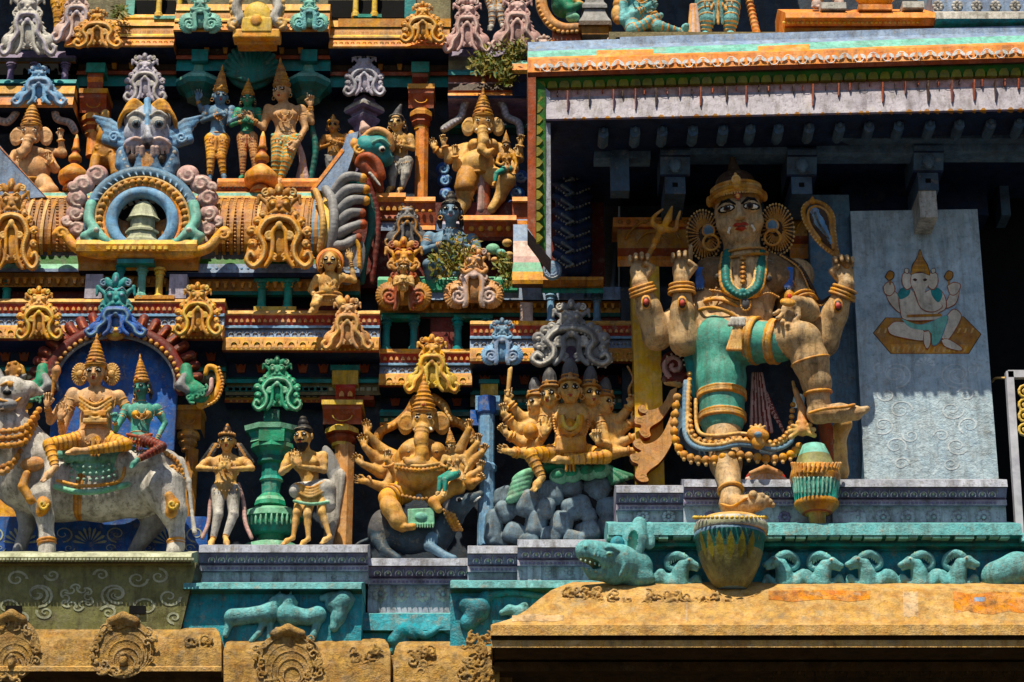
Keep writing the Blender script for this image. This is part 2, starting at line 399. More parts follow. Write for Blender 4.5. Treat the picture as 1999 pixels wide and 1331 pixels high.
def face(H, skin, lips='lips', eye=1.0, moustache=None, beard=None, fine=False, smile=0):
    H.ell(0, .06, -.06, .37, .44, .42, skin); H.ell(0, -.20, .05, .29, .30, .32, skin, .12)
    H.ell(0, -.40, .22, .12, .09, .12, skin, .1)
    for s in (-1, 1):
        H.ell(s*.20, -.14, .22, .13, .13, .13, skin, .08); H.ell(s*.41, -.02, -.04, .05, .15, .09, skin, .03)
    H.cap([(0, .10, .33, .04), (0, -.08, .42, .06)], skin, .05); H.ell(0, -.11, .41, .085, .055, .07, skin, .03)
    H.ell(0, -.25, .31, .15, .07, .08, skin, .05)
    H.cap([(-.12, -.235, .33, .014), (-.04, -.225, .38, .032), (.04, -.225, .38, .032), (.12, -.235, .33, .014)], lips, .01)
    H.cap([(-.11, -.25, .33, .014), (0, -.275, .38, .036), (.11, -.25, .33, .014)], lips, .01)
    for s in (-1, 1):
        a = 8*s
        H.ell(s*.180, .055, .33, .13*eye, .075*eye, .09, 'black', 0, 'u', a); H.ell(s*.180, .052, .345, .112*eye, .052*eye, .088, 'eyewhite', 0, 'u', a)
        H.ell(s*.172, .052, .425, .042*eye, .046*eye, .03, 'black', 0, 'u')
        H.cap([(s*.05, .135, .37, .012), (s*.17, .185, .34, .022), (s*.30, .12, .26, .01)], 'black', 0)
    if moustache:
        for s in (-1, 1): H.cap([(0, -.17, .42, .03), (s*.12, -.19, .38, .035), (s*.24, -.13, .30, .012)], moustache, 0)
    if beard:
        H.ell(0, -.38, .14, .27, .22, .24, beard); H.ell(0, -.55, .18, .16, .16, .14, beard, .08)
def ears_rings(H, mat, big=.09):
    for s in (-1, 1): H.tor(s*.43, -.24, 0, (.3, 1, 0), big, .03, mat)
def crown(H, kind='tall', m1='gold', m2='ochre', gem='red', ht=1.0):
    """the crown is its own part; H must be on the sculpture's current part"""
    if kind == 'tall':
        H.tor(0, .30, -.04, (0, 0, 1), .38, .05, m2); H.tor(0, .38, -.04, (0, 0, 1), .36, .04, m1)
        n = 7; z = .36
        for i in range(n):
            t = i/(n-1); r = .37*(1-t)**.8+.08; zz = .36+ht*t*.95
            H.cap([(0, zz, -.04, r*.9), (0, zz+.10*ht, -.04, r*.78)], m1 if i % 2 == 0 else m2, .0)
            if i < n-1: H.tor(0, zz+.02, -.04, (0, 0, 1), r*.9, .028, m2 if i % 2 == 0 else m1)
        H.ell(0, .36+ht*1.1, -.04, .07, .12, .07, m1); H.ell(0, .36+ht*1.24, -.04, .035, .07, .035, m2)
        H.ell(0, .46, .34, .10, .13, .06, m1); H.ell(0, .46, .39, .04, .06, .03, gem)
    elif kind == 'low':
        H.ell(0, .25, -.05, .40, .30, .40, m2); H.tor(0, .27, -.02, (0, .15, 1), .40, .045, m1)
        for i in range(-4, 5):
            t = i*.33; H.ell(.40*math.sin(t), .40-.02*abs(i), .38*math.cos(t)-.03, .05, .09, .04, m1)
        H.ell(0, .50, .36, .08, .14, .05, m1); H.ell(0, .50, .40, .035, .05, .03, gem)
        H.ell(0, .55, -.05, .20, .22, .20, m2); H.ell(0, .76, -.05, .09, .12, .09, m1)
    elif kind == 'bun':
        H.ell(0, .22, -.08, .41, .36, .40, m1); H.ell(0, .60, -.08, .24, .20, .24, m1); H.ell(0, .80, -.08, .16, .14, .16, m1)
        H.tor(0, .30, -.02, (0, .2, 1), .38, .03, m2)
    elif kind == 'jata':
        H.ell(0, .30, -.08, .38, .30, .38, m2); H.cap([(0, .4, -.06, .30), (0, .85, -.06, .26), (0, 1.05, -.06, .17)], m1, .05)
        for i in range(10):
            t = i*2*math.pi/10; H.cap([(.30*math.cos(t), .40, -.06+.30*math.sin(t), .035), (.26*math.cos(t), .8, -.06+.26*math.sin(t), .035), (.06*math.cos(t), 1.12, -.06, .03)], m1, 0)
        H.tor(0, .30, -.02, (0, .2, 1), .39, .05, m2); H.ell(0, .48, .33, .09, .14, .06, m2); H.tor(0, .55, -.05, (0, 0, 1), .30, .035, m2)
def sidehair(H, mat, n=6, R=.5):
    for s in (-1, 1):
        for i in range(n):
            t = math.radians(-70+i*110/(n-1)); c = (s*(.38+.20*math.cos(t)*R*2), -.02+.42*math.sin(t)*R*2, -.12)
            H.ell(*c, .12, .12, .10, mat); H.ell(c[0], c[1], -.03, .05, .05, .05, 'gold')
def limb_rings(T, p, q, r, mat, ts, th=1.6):
    for t in ts: T.ring(p, q, t, r, th, mat)
def human(name, label, D, head, h, sh, hips, arms, legs, skin='skin', lips='lips', cr='tall', crm=('gold', 'ochre'), crht=1.0, cloth='yellow', stripe='ochre',
          jewel='gold', hair=None, yaw=0, pitch=12, roll=0, fem=False, belly=0, fat=1.0, vox=1.6, neck=True, trousers='long', cat='statue', group=None,
          moustache=None, beard=None, sash=True, feet=True, halo=None, eye=1.0, hold=None, necklace=True, build=True, legr=1.0, hmat=None, halter=None, face_on=True):
    """head (x,y,d) centre of the head; h its height in px; sh ((x,y,d),(x,y,d)) shoulders, viewer's left first; hips (x,y,d);
    arms [(shoulder index or point, elbow, wrist, hand dir deg, pose, thumb side)]; legs [(hip dx, knee, ankle, toe)]"""
    hx, hy, hd = hips; T = Sc(name, label, cat, hx, hy, D, group); T.cur['v'] = vox
    a, b = sh; cx, cy, cdp = [(a[i]+b[i])/2 for i in range(3)]; W = abs(b[0]-a[0])/2
    u = h
    # torso
    wx, wy, wd = cx*.42+hx*.58, cy*.42+hy*.58, cdp*.42+hd*.58
    T.ell(cx, cy+.22*u, cdp, W*.93, .54*u, .44*u*fat, skin, k=0)
    for p in (a, b): T.ell(p[0], p[1]+.05*u, p[2], .22*u, .22*u, .22*u, skin, k=.2*u)
    T.cap([(cx, cy+.3*u, cdp, W*.55), (wx, wy, wd, W*.54*fat), (hx, hy, hd, W*.66*fat)], skin, .25*u, fy=.72)
    if belly: T.ell(wx, wy+.12*u, wd+.25*u*belly, W*.62*belly+.1*u, .42*u*belly, .45*u*belly, skin, k=.15*u); T.ell(wx, wy+.1*u, wd+.25*u*belly+.45*u*belly, .05*u, .05*u, .04*u, 'darkbrown', op='p')
    if fem:
        for s in (-1, 1): T.ell(cx+s*W*.40, cy+.34*u, cdp+.36*u, .21*u, .20*u, .2*u, halter or skin, k=.04*u)
    else:
        for s in (-1, 1): T.ell(cx+s*W*.40, cy+.24*u, cdp+.28*u, W*.36, .19*u, .17*u, skin, k=.1*u)
    H = Head(T, head[0], head[1], head[2], h, yaw, pitch, roll)
    if neck: T.cap([(cx, cy-.02*u, cdp, .24*u), (head[0]*.8+cx*.2, (head[1]*.75+cy*.25), head[2]*.8+cdp*.2, .19*u)], skin, .1*u)
    if face_on: face(H, skin, lips, eye, moustache, beard)
    AR = []
    for ar in arms:
        s0, el, wr, hdg, pose, th = ar[:6]; s0 = sh[s0] if isinstance(s0, int) else s0
        ra = (ar[6] if len(ar) > 6 else 1.0)*u
        T.cap([(*s0, .22*ra), (s0[0]*.5+el[0]*.5, s0[1]*.5+el[1]*.5, s0[2]*.5+el[2]*.5, .20*ra), (*el, .155*ra)], skin, .1*u)
        T.cap([(*el, .14*ra), (el[0]*.6+wr[0]*.4, el[1]*.6+wr[1]*.4, el[2]*.6+wr[2]*.4, .135*ra), (*wr, .085*ra)], skin, .05*u)
        hand(T, wr, hdg, .85*ra if pose != 'none' else .3*ra, skin, pose if pose != 'none' else 'fist', th)
        AR.append((s0, el, wr, ra))
    LG = []
    for lg in legs:
        dx, kn, an, to = lg; hp = (hx+dx, hy+.12*u, hd)
        lr = u*legr
        T.cap([(*hp, .35*lr), (*kn, .225*lr)], skin, .2*u); T.cap([(*kn, .22*lr), (kn[0]*.65+an[0]*.35, kn[1]*.65+an[1]*.35, kn[2]*.65+an[2]*.35-2, .19*lr), (*an, .115*lr)], skin, .08*u)
        if feet and to:
            T.cap([(*an, .12*lr), (an[0]*.4+to[0]*.6, an[1]*.35+to[1]*.65-2, an[2]*.4+to[2]*.6, .14*lr), (*to, .09*lr)], skin, .1*u)
            pa, pt = T.w(*an), T.w(*to); fdir = unit(pt-pa); sd = unit(np.cross(fdir, UP)); um = T.mm(*to)*lr
            for i in range(5):
                q = pt+sd*(i-2)*.055*um+fdir*(.02-.015*abs(i-1))*um; T.wcap(q-fdir*.05*um, .04*um, q+fdir*.06*um, .036*um, skin, .01*um)
        LG.append((hp, kn, an))
    if hair: T.part('hair', vox); H.T = T; H.ell(0, .14, -.13, .43, .43, .42, hair); [H.cap([(s*.36, .1, -.12, .14), (s*.46, -.35, -.14, .12), (s*.42, -.62, -.12, .07)], hair, .05) for s in (-1, 1)]
    if halo:
        T.part('halo', vox); 
        for s in (-1, 1):
            c = (s*.62, -.02, -.18); H.ell(*c, .34, .46, .08, halo[0])
            for i in range(24):
                t = i*2*math.pi/24; H.cap([(c[0]+.15*math.cos(t), c[1]+.2*math.sin(t), c[2]+.08, .018), (c[0]+.33*math.cos(t), c[1]+.44*math.sin(t), c[2]+.05, .03)], halo[1], 0)
            H.ell(c[0], c[1], c[2]+.1, .12, .15, .08, halo[1])
    if cr: T.part('crown', vox); crown(H, cr, crm[0], crm[1], ht=crht)
    if trousers:
        T.part('garment', vox); g = .035*u
        T.cap([(hx-W*.35, hy+.05*u, hd, .33*u*fat), (hx+W*.35, hy+.05*u, hd, .33*u*fat)], cloth, .1*u, fy=.85)
        for hp, kn, an in LG:
            lr = u*legr; end = an if trousers == 'long' else [kn[i]*.9+an[i]*.1 for i in range(3)]; e2 = [kn[i]*.12+end[i]*.88 for i in range(3)]
            T.cap([(*hp, .37*lr), (*kn, .25*lr)], cloth, .12*u)
            if trousers == 'long': T.cap([(*kn, .25*lr), (*e2, .165*lr)], cloth, .05*u)
            if stripe:
                n = max(3, int(abs(hp[1]-kn[1])/(.17*u)+abs(hp[0]-kn[0])/(.2*u)))
                for i in range(n): t = (i+.8)/(n+.3); T.ring(hp, kn, t, (.37+(.25-.37)*t)*lr, .028*u, stripe)
                if trousers == 'long':
                    n = max(3, int(math.dist(kn, e2)/(.19*u)))
                    for i in range(n): t = (i+.6)/n; T.ring(kn, e2, t, (.25+(.165-.25)*t)*lr, .028*u, stripe)
        if sash:
            T.cap([(hx-W*.8, hy-.10*u, hd+.2*u, .09*u), (hx, hy+.02*u, hd+.34*u, .10*u), (hx+W*.8, hy-.10*u, hd+.2*u, .09*u)], stripe or cloth, .03*u)
            for i in (-1, 0, 1): T.cap([(hx+i*.09*u, hy, hd+.38*u, .07*u), (hx+i*.14*u, hy+.75*u, hd+.30*u, .05*u)], cloth if i else (stripe or cloth), 0)
            for s in (-1, 1): T.tube([(hx+s*.1*u, hy+.05*u, hd+.36*u), (hx+s*.28*u, hy+.32*u, hd+.36*u), (hx+s*.48*u, hy+.05*u, hd+.28*u)], .04*u, stripe or cloth)
    if jewel:
        T.part('jewellery', vox)
        if necklace:
            for q, rr in ((.55, .035), (.30, .05)):
                pts = [(cx-W*q, cy-.04*u, cdp+.26*u), (cx-W*q*.8, cy+.30*u*(1.2 if q > .4 else .6), cdp+.53*u), (cx, cy+.62*u*(1 if q > .4 else .55), cdp+.57*u), (cx+W*q*.8, cy+.30*u*(1.2 if q > .4 else .6), cdp+.53*u), (cx+W*q, cy-.04*u, cdp+.22*u)]
                T.beads(pts, rr*u, jewel)
            T.ell(cx, cy+.45*u, cdp+.55*u, .10*u, .13*u, .07*u, jewel)
            T.ring((cx, cy, cdp), head, .35, .22*u, .035*u, jewel); T.ring((cx, cy, cdp), head, .18, .28*u, .035*u, jewel)
        T.beads([(cx-W*.85, cy+.02*u, cdp+.2*u), (cx-W*.2, cy+.5*u, cdp+.56*u), (wx+W*.45, wy, wd+.42*u)], .03*u, jewel); T.beads([(cx+W*.85, cy+.02*u, cdp+.2*u), (cx+W*.8, cy+.45*u, cdp+.3*u), (cx+W*.6, wy, wd+.25*u)], .03*u, jewel)
        for i in range(-3, 4): T.ell(hx+i*W*.22, hy+.16*u+abs(i)*-.02*u, hd+.44*u, .035*u, .09*u, .035*u, jewel)
        for s0, el, wr, ra in AR:
            for t, r_ in ((.20, .215), (.38, .215), (.48, .205)): T.ring(s0, el, t, r_*ra, .03*ra, jewel)
            m_ = [s0[i]*.6+el[i]*.4 for i in range(3)]; T.ell(m_[0], m_[1], m_[2]+.19*ra, .06*ra, .10*ra, .05*ra, jewel)
            for t, r_ in ((.70, .125), (.80, .115), (.90, .105)): T.ring(el, wr, t, r_*ra, .032*ra, jewel)
        for hp, kn, an in LG:
            if feet: T.ring(kn, an, .93, .14*u*legr, .035*u, jewel)
        T.ring((wx, wy, wd), hips, .75, W*.6*fat, .04*u, jewel, fl=.78); ears_rings(H, jewel)
    T.H = H
    if build: T.build()
    return T
def elephant_head(T, x, y, d, h, mat, trunk, crm=None, yaw=0):
    """trunk: [(x,y,d,r)] in px; h head height"""
    H = Head(T, x, y, d, h, yaw, 8)
    H.ell(0, .05, 0, .36, .42, .36, mat); 
    for s in (-1, 1):
        H.ell(s*.17, .28, .08, .20, .20, .22, mat, .1); H.ell(s*.20, -.18, .10, .19, .22, .2, mat, .1)
        H.ell(s*.56, -.04, -.12, .27, .40, .06, mat, .04, 'u', -12*s); H.tor(s*.56, -.04, -.10, (0, 1, 0), .24, .04, mat, .03)
        H.ell(s*.20, .06, .30, .085, .05, .06, 'eyewhite'); H.ell(s*.20, .06, .345, .04, .04, .03, 'black'); H.cap([(s*.10, .16, .34, .015), (s*.22, .17, .32, .02), (s*.31, .08, .27, .01)], 'black', 0)
        H.cap([(s*.20, -.26, .20, .06), (s*.27, -.36, .34, .045), (s*.28, -.38, .46, .02)], 'eyewhite', 0)
    T.cap(trunk, mat, .12*h)
    for i in range(len(trunk)-1):
        n = 3
        for j in range(n): t = j/n; T.ring(trunk[i], trunk[i+1], t, trunk[i][3]*(1-t)+trunk[i+1][3]*t, .018*h, mat, k=1)
    if crm: T.part('crown', T.cur['v']); crown(H, 'tall', *crm, ht=.95)
    return H
# ---------------------------------------------------------------- horseshoe ornaments
def nasi(name, label, x, yb, w, h, D, base, ridge, crest=None, style=0, depth=.16, group='scrollwork crests', vox=1.7, crest_h=.42, cat='ornament', hole=None, build=True, pearls=True):
    """x centre, yb bottom y, w width, h full height incl. crest (px)"""
    T = Sc(name, label, cat, x, yb, D, group); T.parts[0]['n'] = 'backplate'; T.cur['v'] = vox
    hw = w/2; hb = h*(1-crest_h); X = lambda u: x+u*hw; Y = lambda v: yb-v*hb; dd = depth*w
    T.ell(X(0), Y(.55), 0, hw*.62, hb*.46, dd*.7, base); T.ell(X(0), Y(.85), 0, hw*.36, hb*.28, dd*.6, base, k=4)
    for s in (-1, 1): T.ell(X(s*.58), Y(.28), 0, hw*.42, hb*.30, dd*.8, base, k=4, a=s*15)
    if hole: T.ell(X(0), Y(.25), dd*.8, hw*.22, hb*.30, dd*1.0, hole, op='s')
    T.part('scrollwork', vox)
    r = w*.045
    for s in (-1, 1):
        if style == 1:                                     # shell: ribbed discs
            for i in range(19):
                t = math.radians(-105+i*14.5); c = (X(s*.56), Y(.34)); R1 = hw*.42
                q = (c[0]+s*R1*math.cos(t), c[1]-R1*1.05*math.sin(t))
                T.cap([(c[0]+(q[0]-c[0])*.55, c[1]+(q[1]-c[1])*.55, dd*.8, r*.45), (q[0], q[1], dd*.45, r*.62)], base, 0)
            T.spiral(X(s*.50), Y(.30), dd*.95, hw*.28, r*.75, ridge, 1.8, a0=-90, cw=-s); T.spiral(X(s*.36), Y(.78), dd*.95, hw*.16, r*.6, ridge, 1.3, a0=90, cw=s)
            for f, g, c in ((1, .62, ridge), (.72, .4, base)): T.tube([(X(0), Y(.95), dd*.9), (X(s*.28*f), Y(.78), dd), (X(s*.30*f), Y(.5), dd), (X(s*.26*f), Y(.2), dd), (X(s*.34*f), Y(.02), dd*.9)], r*g, c)
            T.tube([(X(s*.05), Y(1.02), dd*.9), (X(s*.30), Y(.92), dd), (X(s*.42), Y(1.0), dd)], r*.8, base)
        else:
            k = 1 if style == 0 else 1.12
            C = [(.04, 1.0), (.38, .93), (.60, .68), (.46, .42), (.50, .18), (.78, .02), (.98, .14), (.88, .30), (.76, .22)] if style == 0 else [(.04, 1.02), (.30, .98), (.42, .76), (.38, .54), (.62, .30), (.70, .10), (.90, .0), (1.02, .14), (.94, .24)]
            mid = [(X(s*u), Y(v), dd*.85) for u, v in C]; T.tube(mid, r*1.25*k, base, r2=r*.8)
            T.tube([(x_, y_, d_+r*1.2) for x_, y_, d_ in mid], r*.5, ridge, r2=r*.35)
            q = resample(mid, r*1.5)
            for (xa, ya, da), (xb, yb_, db) in zip(q, q[1:]):
                L_ = math.hypot(xb-xa, yb_-ya)+1e-6; nx, ny = -(yb_-ya)/L_, (xb-xa)/L_
                T.ell(xa+nx*r*1.15*k, ya+ny*r*1.15*k, da+r*.3, r*.34, r*.34, r*.34, ridge if style == 0 else base)
            T.tube([(X(s*.04), Y(.84), dd*.9), (X(s*.20), Y(.70), dd*.95), (X(s*.20), Y(.45), dd*.95), (X(s*.26), Y(.2), dd*.95), (X(s*.42), Y(.02), dd*.9)], r*.7, base)
            T.spiral(X(s*.30), Y(.62) if style == 0 else Y(.86), dd*1.0, hw*.13, r*.55, ridge, 1.4, a0=-90, cw=s); T.spiral(X(s*.14), Y(.22), dd*.9, hw*.11, r*.5, base, 1.2, a0=90, cw=-s)
            if pearls and style == 0:
                for u, v, R_ in ((.66, .92, .15), (.84, .72, .17), (.82, .48, .15), (.50, 1.04, .12)):
                    T.ell(X(s*u), Y(v), dd*.45, hw*R_, hw*R_, dd*.4, base); T.spiral(X(s*u), Y(v), dd*.8, hw*R_*.8, r*.6, base, 1.2, a0=40, cw=s); T.ell(X(s*u), Y(v), dd*.95, r*.6, r*.6, r*.6, ridge)
            elif style == 2:
                for i in range(5): T.cap([(X(s*.10), Y(.98-.0*i), dd*.8, r*.4), (X(s*(.5+.08*i)), Y(.92-.14*i), dd*.5, r*.5)], base, 0)
    T.ell(X(0), Y(.84), dd*.9, hw*.13, hb*.09, dd*.35, ridge)
    T.part('lion_face', vox); c = crest or base; hc = h*crest_h; Z = lambda v: yb-hb-v*hc; q = w*.5*min(1, hc/(w*.5)*.95)
    T.ell(x, Z(.30), dd*.4, q*.42, hc*.30, dd*.75, c)
    for s in (-1, 1):
        T.ell(x+s*q*.20, Z(.42), dd*.95, q*.13, q*.12, q*.10, c, k=1); T.ell(x+s*q*.20, Z(.41), dd*.95+q*.08, q*.06, q*.06, q*.05, ridge if ridge != c else 'white')
        T.cap([(x+s*q*.10, Z(.16), dd*.95, q*.11), (x+s*q*.30, Z(.08), dd*.8, q*.07)], c, 2)
        T.cap([(x+s*q*.14, Z(.08), dd, q*.045), (x+s*q*.13, Z(-.06), dd, q*.02)], 'white', 0)
        T.cap([(x+s*q*.36, Z(.42), dd*.3, q*.10), (x+s*q*.62, Z(.62), dd*.2, q*.07), (x+s*q*.66, Z(.40), dd*.2, q*.05)], c, 2)
        T.ell(x+s*q*.40, Z(.16), dd*.3, q*.14, hc*.14, dd*.4, c)
        T.ell(x+s*q*.24, Z(.72), dd*.35, q*.13, hc*.18, dd*.35, c, a=s*28, k=1)
    T.ell(x, Z(.30), dd*1.1, q*.08, hc*.08, q*.08, c, k=1)
    for s in (-1, 1):
        T.spiral(x+s*q*.44, Z(.06), dd*.6, q*.16, q*.045, c, 1.3, 90, -s); T.spiral(x+s*q*.42, Z(.72), dd*.5, q*.13, q*.04, ridge, 1.2, -90, s)
        T.cap([(x+s*q*.08, Z(.54), dd*1.0, q*.035), (x+s*q*.22, Z(.60), dd*1.0, q*.045), (x+s*q*.36, Z(.50), dd*.8, q*.03)], ridge, 0)
        for i in range(3): T.cap([(x+s*q*(.06+.09*i), Z(.10), dd*1.05, q*.03), (x+s*q*(.06+.09*i), Z(.0), dd*1.05, q*.02)], 'white', 0)
    T.ell(x, Z(.82), dd*.4, q*.14, hc*.20, dd*.4, c); T.ell(x, Z(.82), dd*.75, q*.05, hc*.10, dd*.15, ridge)
    if build: T.build()
    return T
def clone(T, name_loc, label, group=None):
    """a copy of a built thing moved by photo pixels; returns the new root"""
    r = T.o.copy(); COL.objects.link(r); r.location = Vector(name_loc); r['label'] = label
    if group: r['group'] = group
    for ch in list(T.o.children):
        c = ch.copy(); COL.objects.link(c); c.parent = r
        for g in list(ch.children): e = g.copy(); COL.objects.link(e); e.parent = c
    return r
def finial(name, label, x, prof, D, mats, cat='ornament', n=20, group=None, parts='body', sq=1.0):
    t = thing(name, label, cat, P(x, prof[-1][0], D), group); m = MB(); m.lathe(x, prof, D, mats, n=n, sq=sq); m.build(parts, t, smooth=n > 12); return t
# ================================================================ relief rows used by the masonry
def dome(m, x, y, d, rx, ry, rd, mat, n=10):
    c = P(x, y, d); u = M(x, y, d); vs = []
    for k, (f, g) in enumerate(((1, 0), (.86, .55), (.5, .88))):
        for j in range(n):
            t = 2*math.pi*j/n; vs.append((c[0]+rx*u*f*math.cos(t), c[1]-rd*u*g, c[2]+ry*u*f*math.sin(t)))
    vs.append((c[0], c[1]-rd*u, c[2])); fs = [(k*n+j, k*n+(j+1) % n, (k+1)*n+(j+1) % n, (k+1)*n+j) for k in (0, 1) for j in range(n)]
    fs += [(2*n+j, 2*n+(j+1) % n, 3*n) for j in range(n)]; m.add(vs, fs, mat)
def arc(m, x, y, d, R, w, mat, a0=0, a1=180, dep=4, n=9, sy=1.0):
    pts = []; ins = []
    for i in range(n+1):
        t = math.radians(a0+(a1-a0)*i/n); pts.append((x+R*math.cos(t), y-R*sy*math.sin(t))); ins.append((x+(R-w)*math.cos(t), y-(R-w)*sy*math.sin(t)))
    A = [P(*p, d) for p in pts]; B = [P(*p, d) for p in ins]; mid = [P((p[0]+q[0])/2, (p[1]+q[1])/2, d+dep) for p, q in zip(pts, ins)]; k = n+1
    m.add(A+mid+B, [(i, i+1, k+i+1, k+i) for i in range(n)]+[(k+i, k+i+1, 2*k+i+1, 2*k+i) for i in range(n)], mat)
def row(m, x0, x1, y, d, step, kind, mat, s=8, y1=None, m2=None, dep=4):
    n = max(1, int(abs(x1-x0)/step)); 
    for i in range(n):
        x = x0+(x1-x0)*(i+.5)/n; yy = y+((y1 if y1 is not None else y)-y)*(i+.5)/n; j = rnd.uniform(-.5, .5); x += j
        if kind == 'bead': dome(m, x, yy, d, s, s, s*.7, mat)
        elif kind == 'egg':
            arc(m, x, yy+s*.5, d, s*.85, s*.28, mat, -30, 210, dep=dep); dome(m, x, yy+s*.1, d, s*.35, s*.5, s*.4, m2 or mat, 8); dome(m, x+step*.5, yy-s*.2, d, s*.14, s*.6, s*.3, m2 or mat, 6)
        elif kind == 'cup': m.poly([(x-s*.75, yy-s), (x+s*.75, yy-s), (x+s*.4, yy+s), (x-s*.4, yy+s)], d+s, d-2, mat, m2); m.poly([(x-s, yy-s*1.3), (x+s, yy-s*1.3), (x+s, yy-s), (x-s, yy-s)], d+s+1.5, d-2, m2 or mat)
        elif kind == 'tulip':
            m.poly([(x-s, yy-s), (x-s*.45, yy-s*.3), (x, yy-s), (x+s*.45, yy-s*.3), (x+s, yy-s), (x+s*.6, yy+s*.8), (x-s*.6, yy+s*.8)], d+4, d-1, mat)
        elif kind == 'petal':
            m.poly([(x-s, yy+s), (x-s*.95, yy-.1*s), (x-s*.5, yy-s*.8), (x, yy-s*1.1), (x+s*.5, yy-s*.8), (x+s*.95, yy-.1*s), (x+s, yy+s)], d+2, d-1, mat)
        elif kind == 'flower':
            for q in range(8):
                t = q*math.pi/4; dome(m, x+s*.62*math.cos(t), yy+s*.62*math.sin(t), d, s*.34, s*.34, s*.22, mat, 8)
            dome(m, x, yy, d+1, s*.26, s*.26, s*.5, m2 or mat, 8)
        elif kind == 'block': m.box(x-s, x+s, yy-s*.8, yy+s*.8, d+dep, d-1, mat)
        elif kind == 'wave':
            arc(m, x, yy, d, s*.8, s*.3, mat, 0, 200, dep=dep); arc(m, x+s*.5, yy, d, s*.35, s*.2, mat, 180, 400, dep=dep)
def leafrow(m, x0, x1, y, d, step, mat, y1=None, s=7):
    """painted vine: leaf pairs and dots just proud of the surface"""
    n = int((x1-x0)/step)
    for i in range(n):
        x = x0+(x1-x0)*(i+.5)/n; yy = y+((y1 if y1 is not None else y)-y)*(i+.5)/n
        for a, ox in ((35, -s*.7), (-35, s*.7)):
            t = math.radians(a+rnd.uniform(-8, 8)); c, s_ = math.cos(t), math.sin(t)
            pts = [(x+ox+c*px*s-s_*py*s*.5, yy+s_*px*s+c*py*s*.5) for px, py in ((-.8, 0), (-.3, .7), (.3, .7), (.8, 0), (.3, -.7), (-.3, -.7))]
            m.poly(pts, d, d-1, mat)
        arc(m, x+step*.5, yy+s*.2, d-.5, s*1.1, s*.2, mat, 0 if i % 2 else 180, 180 if i % 2 else 360, dep=.6)
def quadstrip(m, L, R, mats):
    """L, R: matching profiles [(x, y, d)] at the two ends"""
    A = [P(*p) for p in L]; B = [P(*p) for p in R]; n = len(A)
    m.add(A+B, [(i, i+1, n+i+1, n+i) for i in range(n-1)], [mats[i % len(mats)] for i in range(n-1)])
def colonette(m, x, yt, yb, r, d, mat, m2=None):
    m2 = m2 or mat; H = yb-yt
    m.lathe(x, [(yt, r*1.5), (yt+H*.08, r*1.5), (yt+H*.10, r*1.1), (yt+H*.18, r*1.35), (yt+H*.24, r*.95), (yt+H*.30, r*1.05), (yt+H*.34, r*.85), (yt+H*.85, r*.95), (yt+H*.87, r*1.3), (yb, r*1.4)], d, [m2, m2, mat, m2, mat, mat, mat, m2, m2], n=12)
# ================================================================ ground and the mass of the tower
paint('asphalt', (.05, .05, .05), .3, .1, .9, .3)  # unseen ground, made this dark to cut bounce light on the undersides
g = MB(); g.wbox(-300, 300, -300, 300, -.2, 0, 'asphalt'); tag(g.build('ground'), kind='structure')
TW = thing('temple_tower', 'painted temple tower front with stepped cornices behind all the statues', 'temple', P(700, 1331, -400))
def tb(m, name, label=None):
    o = m.build(name, TW)
    if label: o['label'] = label
    return o
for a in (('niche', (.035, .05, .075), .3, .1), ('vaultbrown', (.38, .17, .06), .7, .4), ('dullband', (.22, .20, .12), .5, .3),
          ('bluewhite', (.26, .34, .48), .45, .35), ('redpaint', (.40, .06, .03), .4, .35), ('petalgreen', (.03, .13, .02), .3, .1), ('petalyellow', (.22, .20, .02), .3, .1),
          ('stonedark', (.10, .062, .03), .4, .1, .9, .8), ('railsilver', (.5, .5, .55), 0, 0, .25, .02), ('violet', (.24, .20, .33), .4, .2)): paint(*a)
m = MB()
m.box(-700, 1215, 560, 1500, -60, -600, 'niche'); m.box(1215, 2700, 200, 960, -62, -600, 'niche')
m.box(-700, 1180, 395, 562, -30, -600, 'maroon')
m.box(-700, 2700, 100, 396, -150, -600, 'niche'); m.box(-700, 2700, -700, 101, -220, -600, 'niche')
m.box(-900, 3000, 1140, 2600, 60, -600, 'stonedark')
m.box(-700, 1515, -330, -170, -40, -300, 'niche')  # unseen overhang of the tier above, added to shade the top wall
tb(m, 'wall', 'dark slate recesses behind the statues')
# ---- lower cornice, four runs
def cornice(name, x0, x1, y, d, label=None, s=1.0, wy=None, tul=True):
    m = MB(); e = lambda v: y+v*s
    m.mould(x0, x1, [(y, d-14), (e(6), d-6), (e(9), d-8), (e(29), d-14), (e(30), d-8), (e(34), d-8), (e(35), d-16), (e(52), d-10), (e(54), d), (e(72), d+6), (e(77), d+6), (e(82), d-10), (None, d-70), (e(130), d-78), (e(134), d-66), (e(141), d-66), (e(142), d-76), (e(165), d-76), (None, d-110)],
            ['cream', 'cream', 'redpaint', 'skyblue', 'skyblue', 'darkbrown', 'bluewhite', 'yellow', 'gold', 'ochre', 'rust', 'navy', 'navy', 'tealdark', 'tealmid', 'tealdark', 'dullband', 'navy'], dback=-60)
    row(m, x0+4, x1-4, e(19), d-10, 11, 'petal', 'salmon', 3.2); row(m, x0+4, x1-4, e(44), d-13, 15, 'egg', 'bluewhite', 7, m2='white')
    row(m, x0+6, x1-6, e(64), d+2, 22, 'bead', 'darkbrown', 4); row(m, x0+6, x1-6, e(63), d+2.5, 22, 'egg', 'paleyellow', 8)
    row(m, x0+8, x1-8, e(76), d+5, 9, 'bead', 'paleyellow', 2.5)
    if tul: row(m, x0+10, x1-10, e(112), d-74, 36, 'tulip', 'rust', 11)
    row(m, x0+4, x1-4, e(153), d-76, 12, 'block', 'olivepale', 4, dep=2)
    return tb(m, name, label)
cornice('cornice', -420, 440, 583, 78, 'striped cornice over the bull riders')
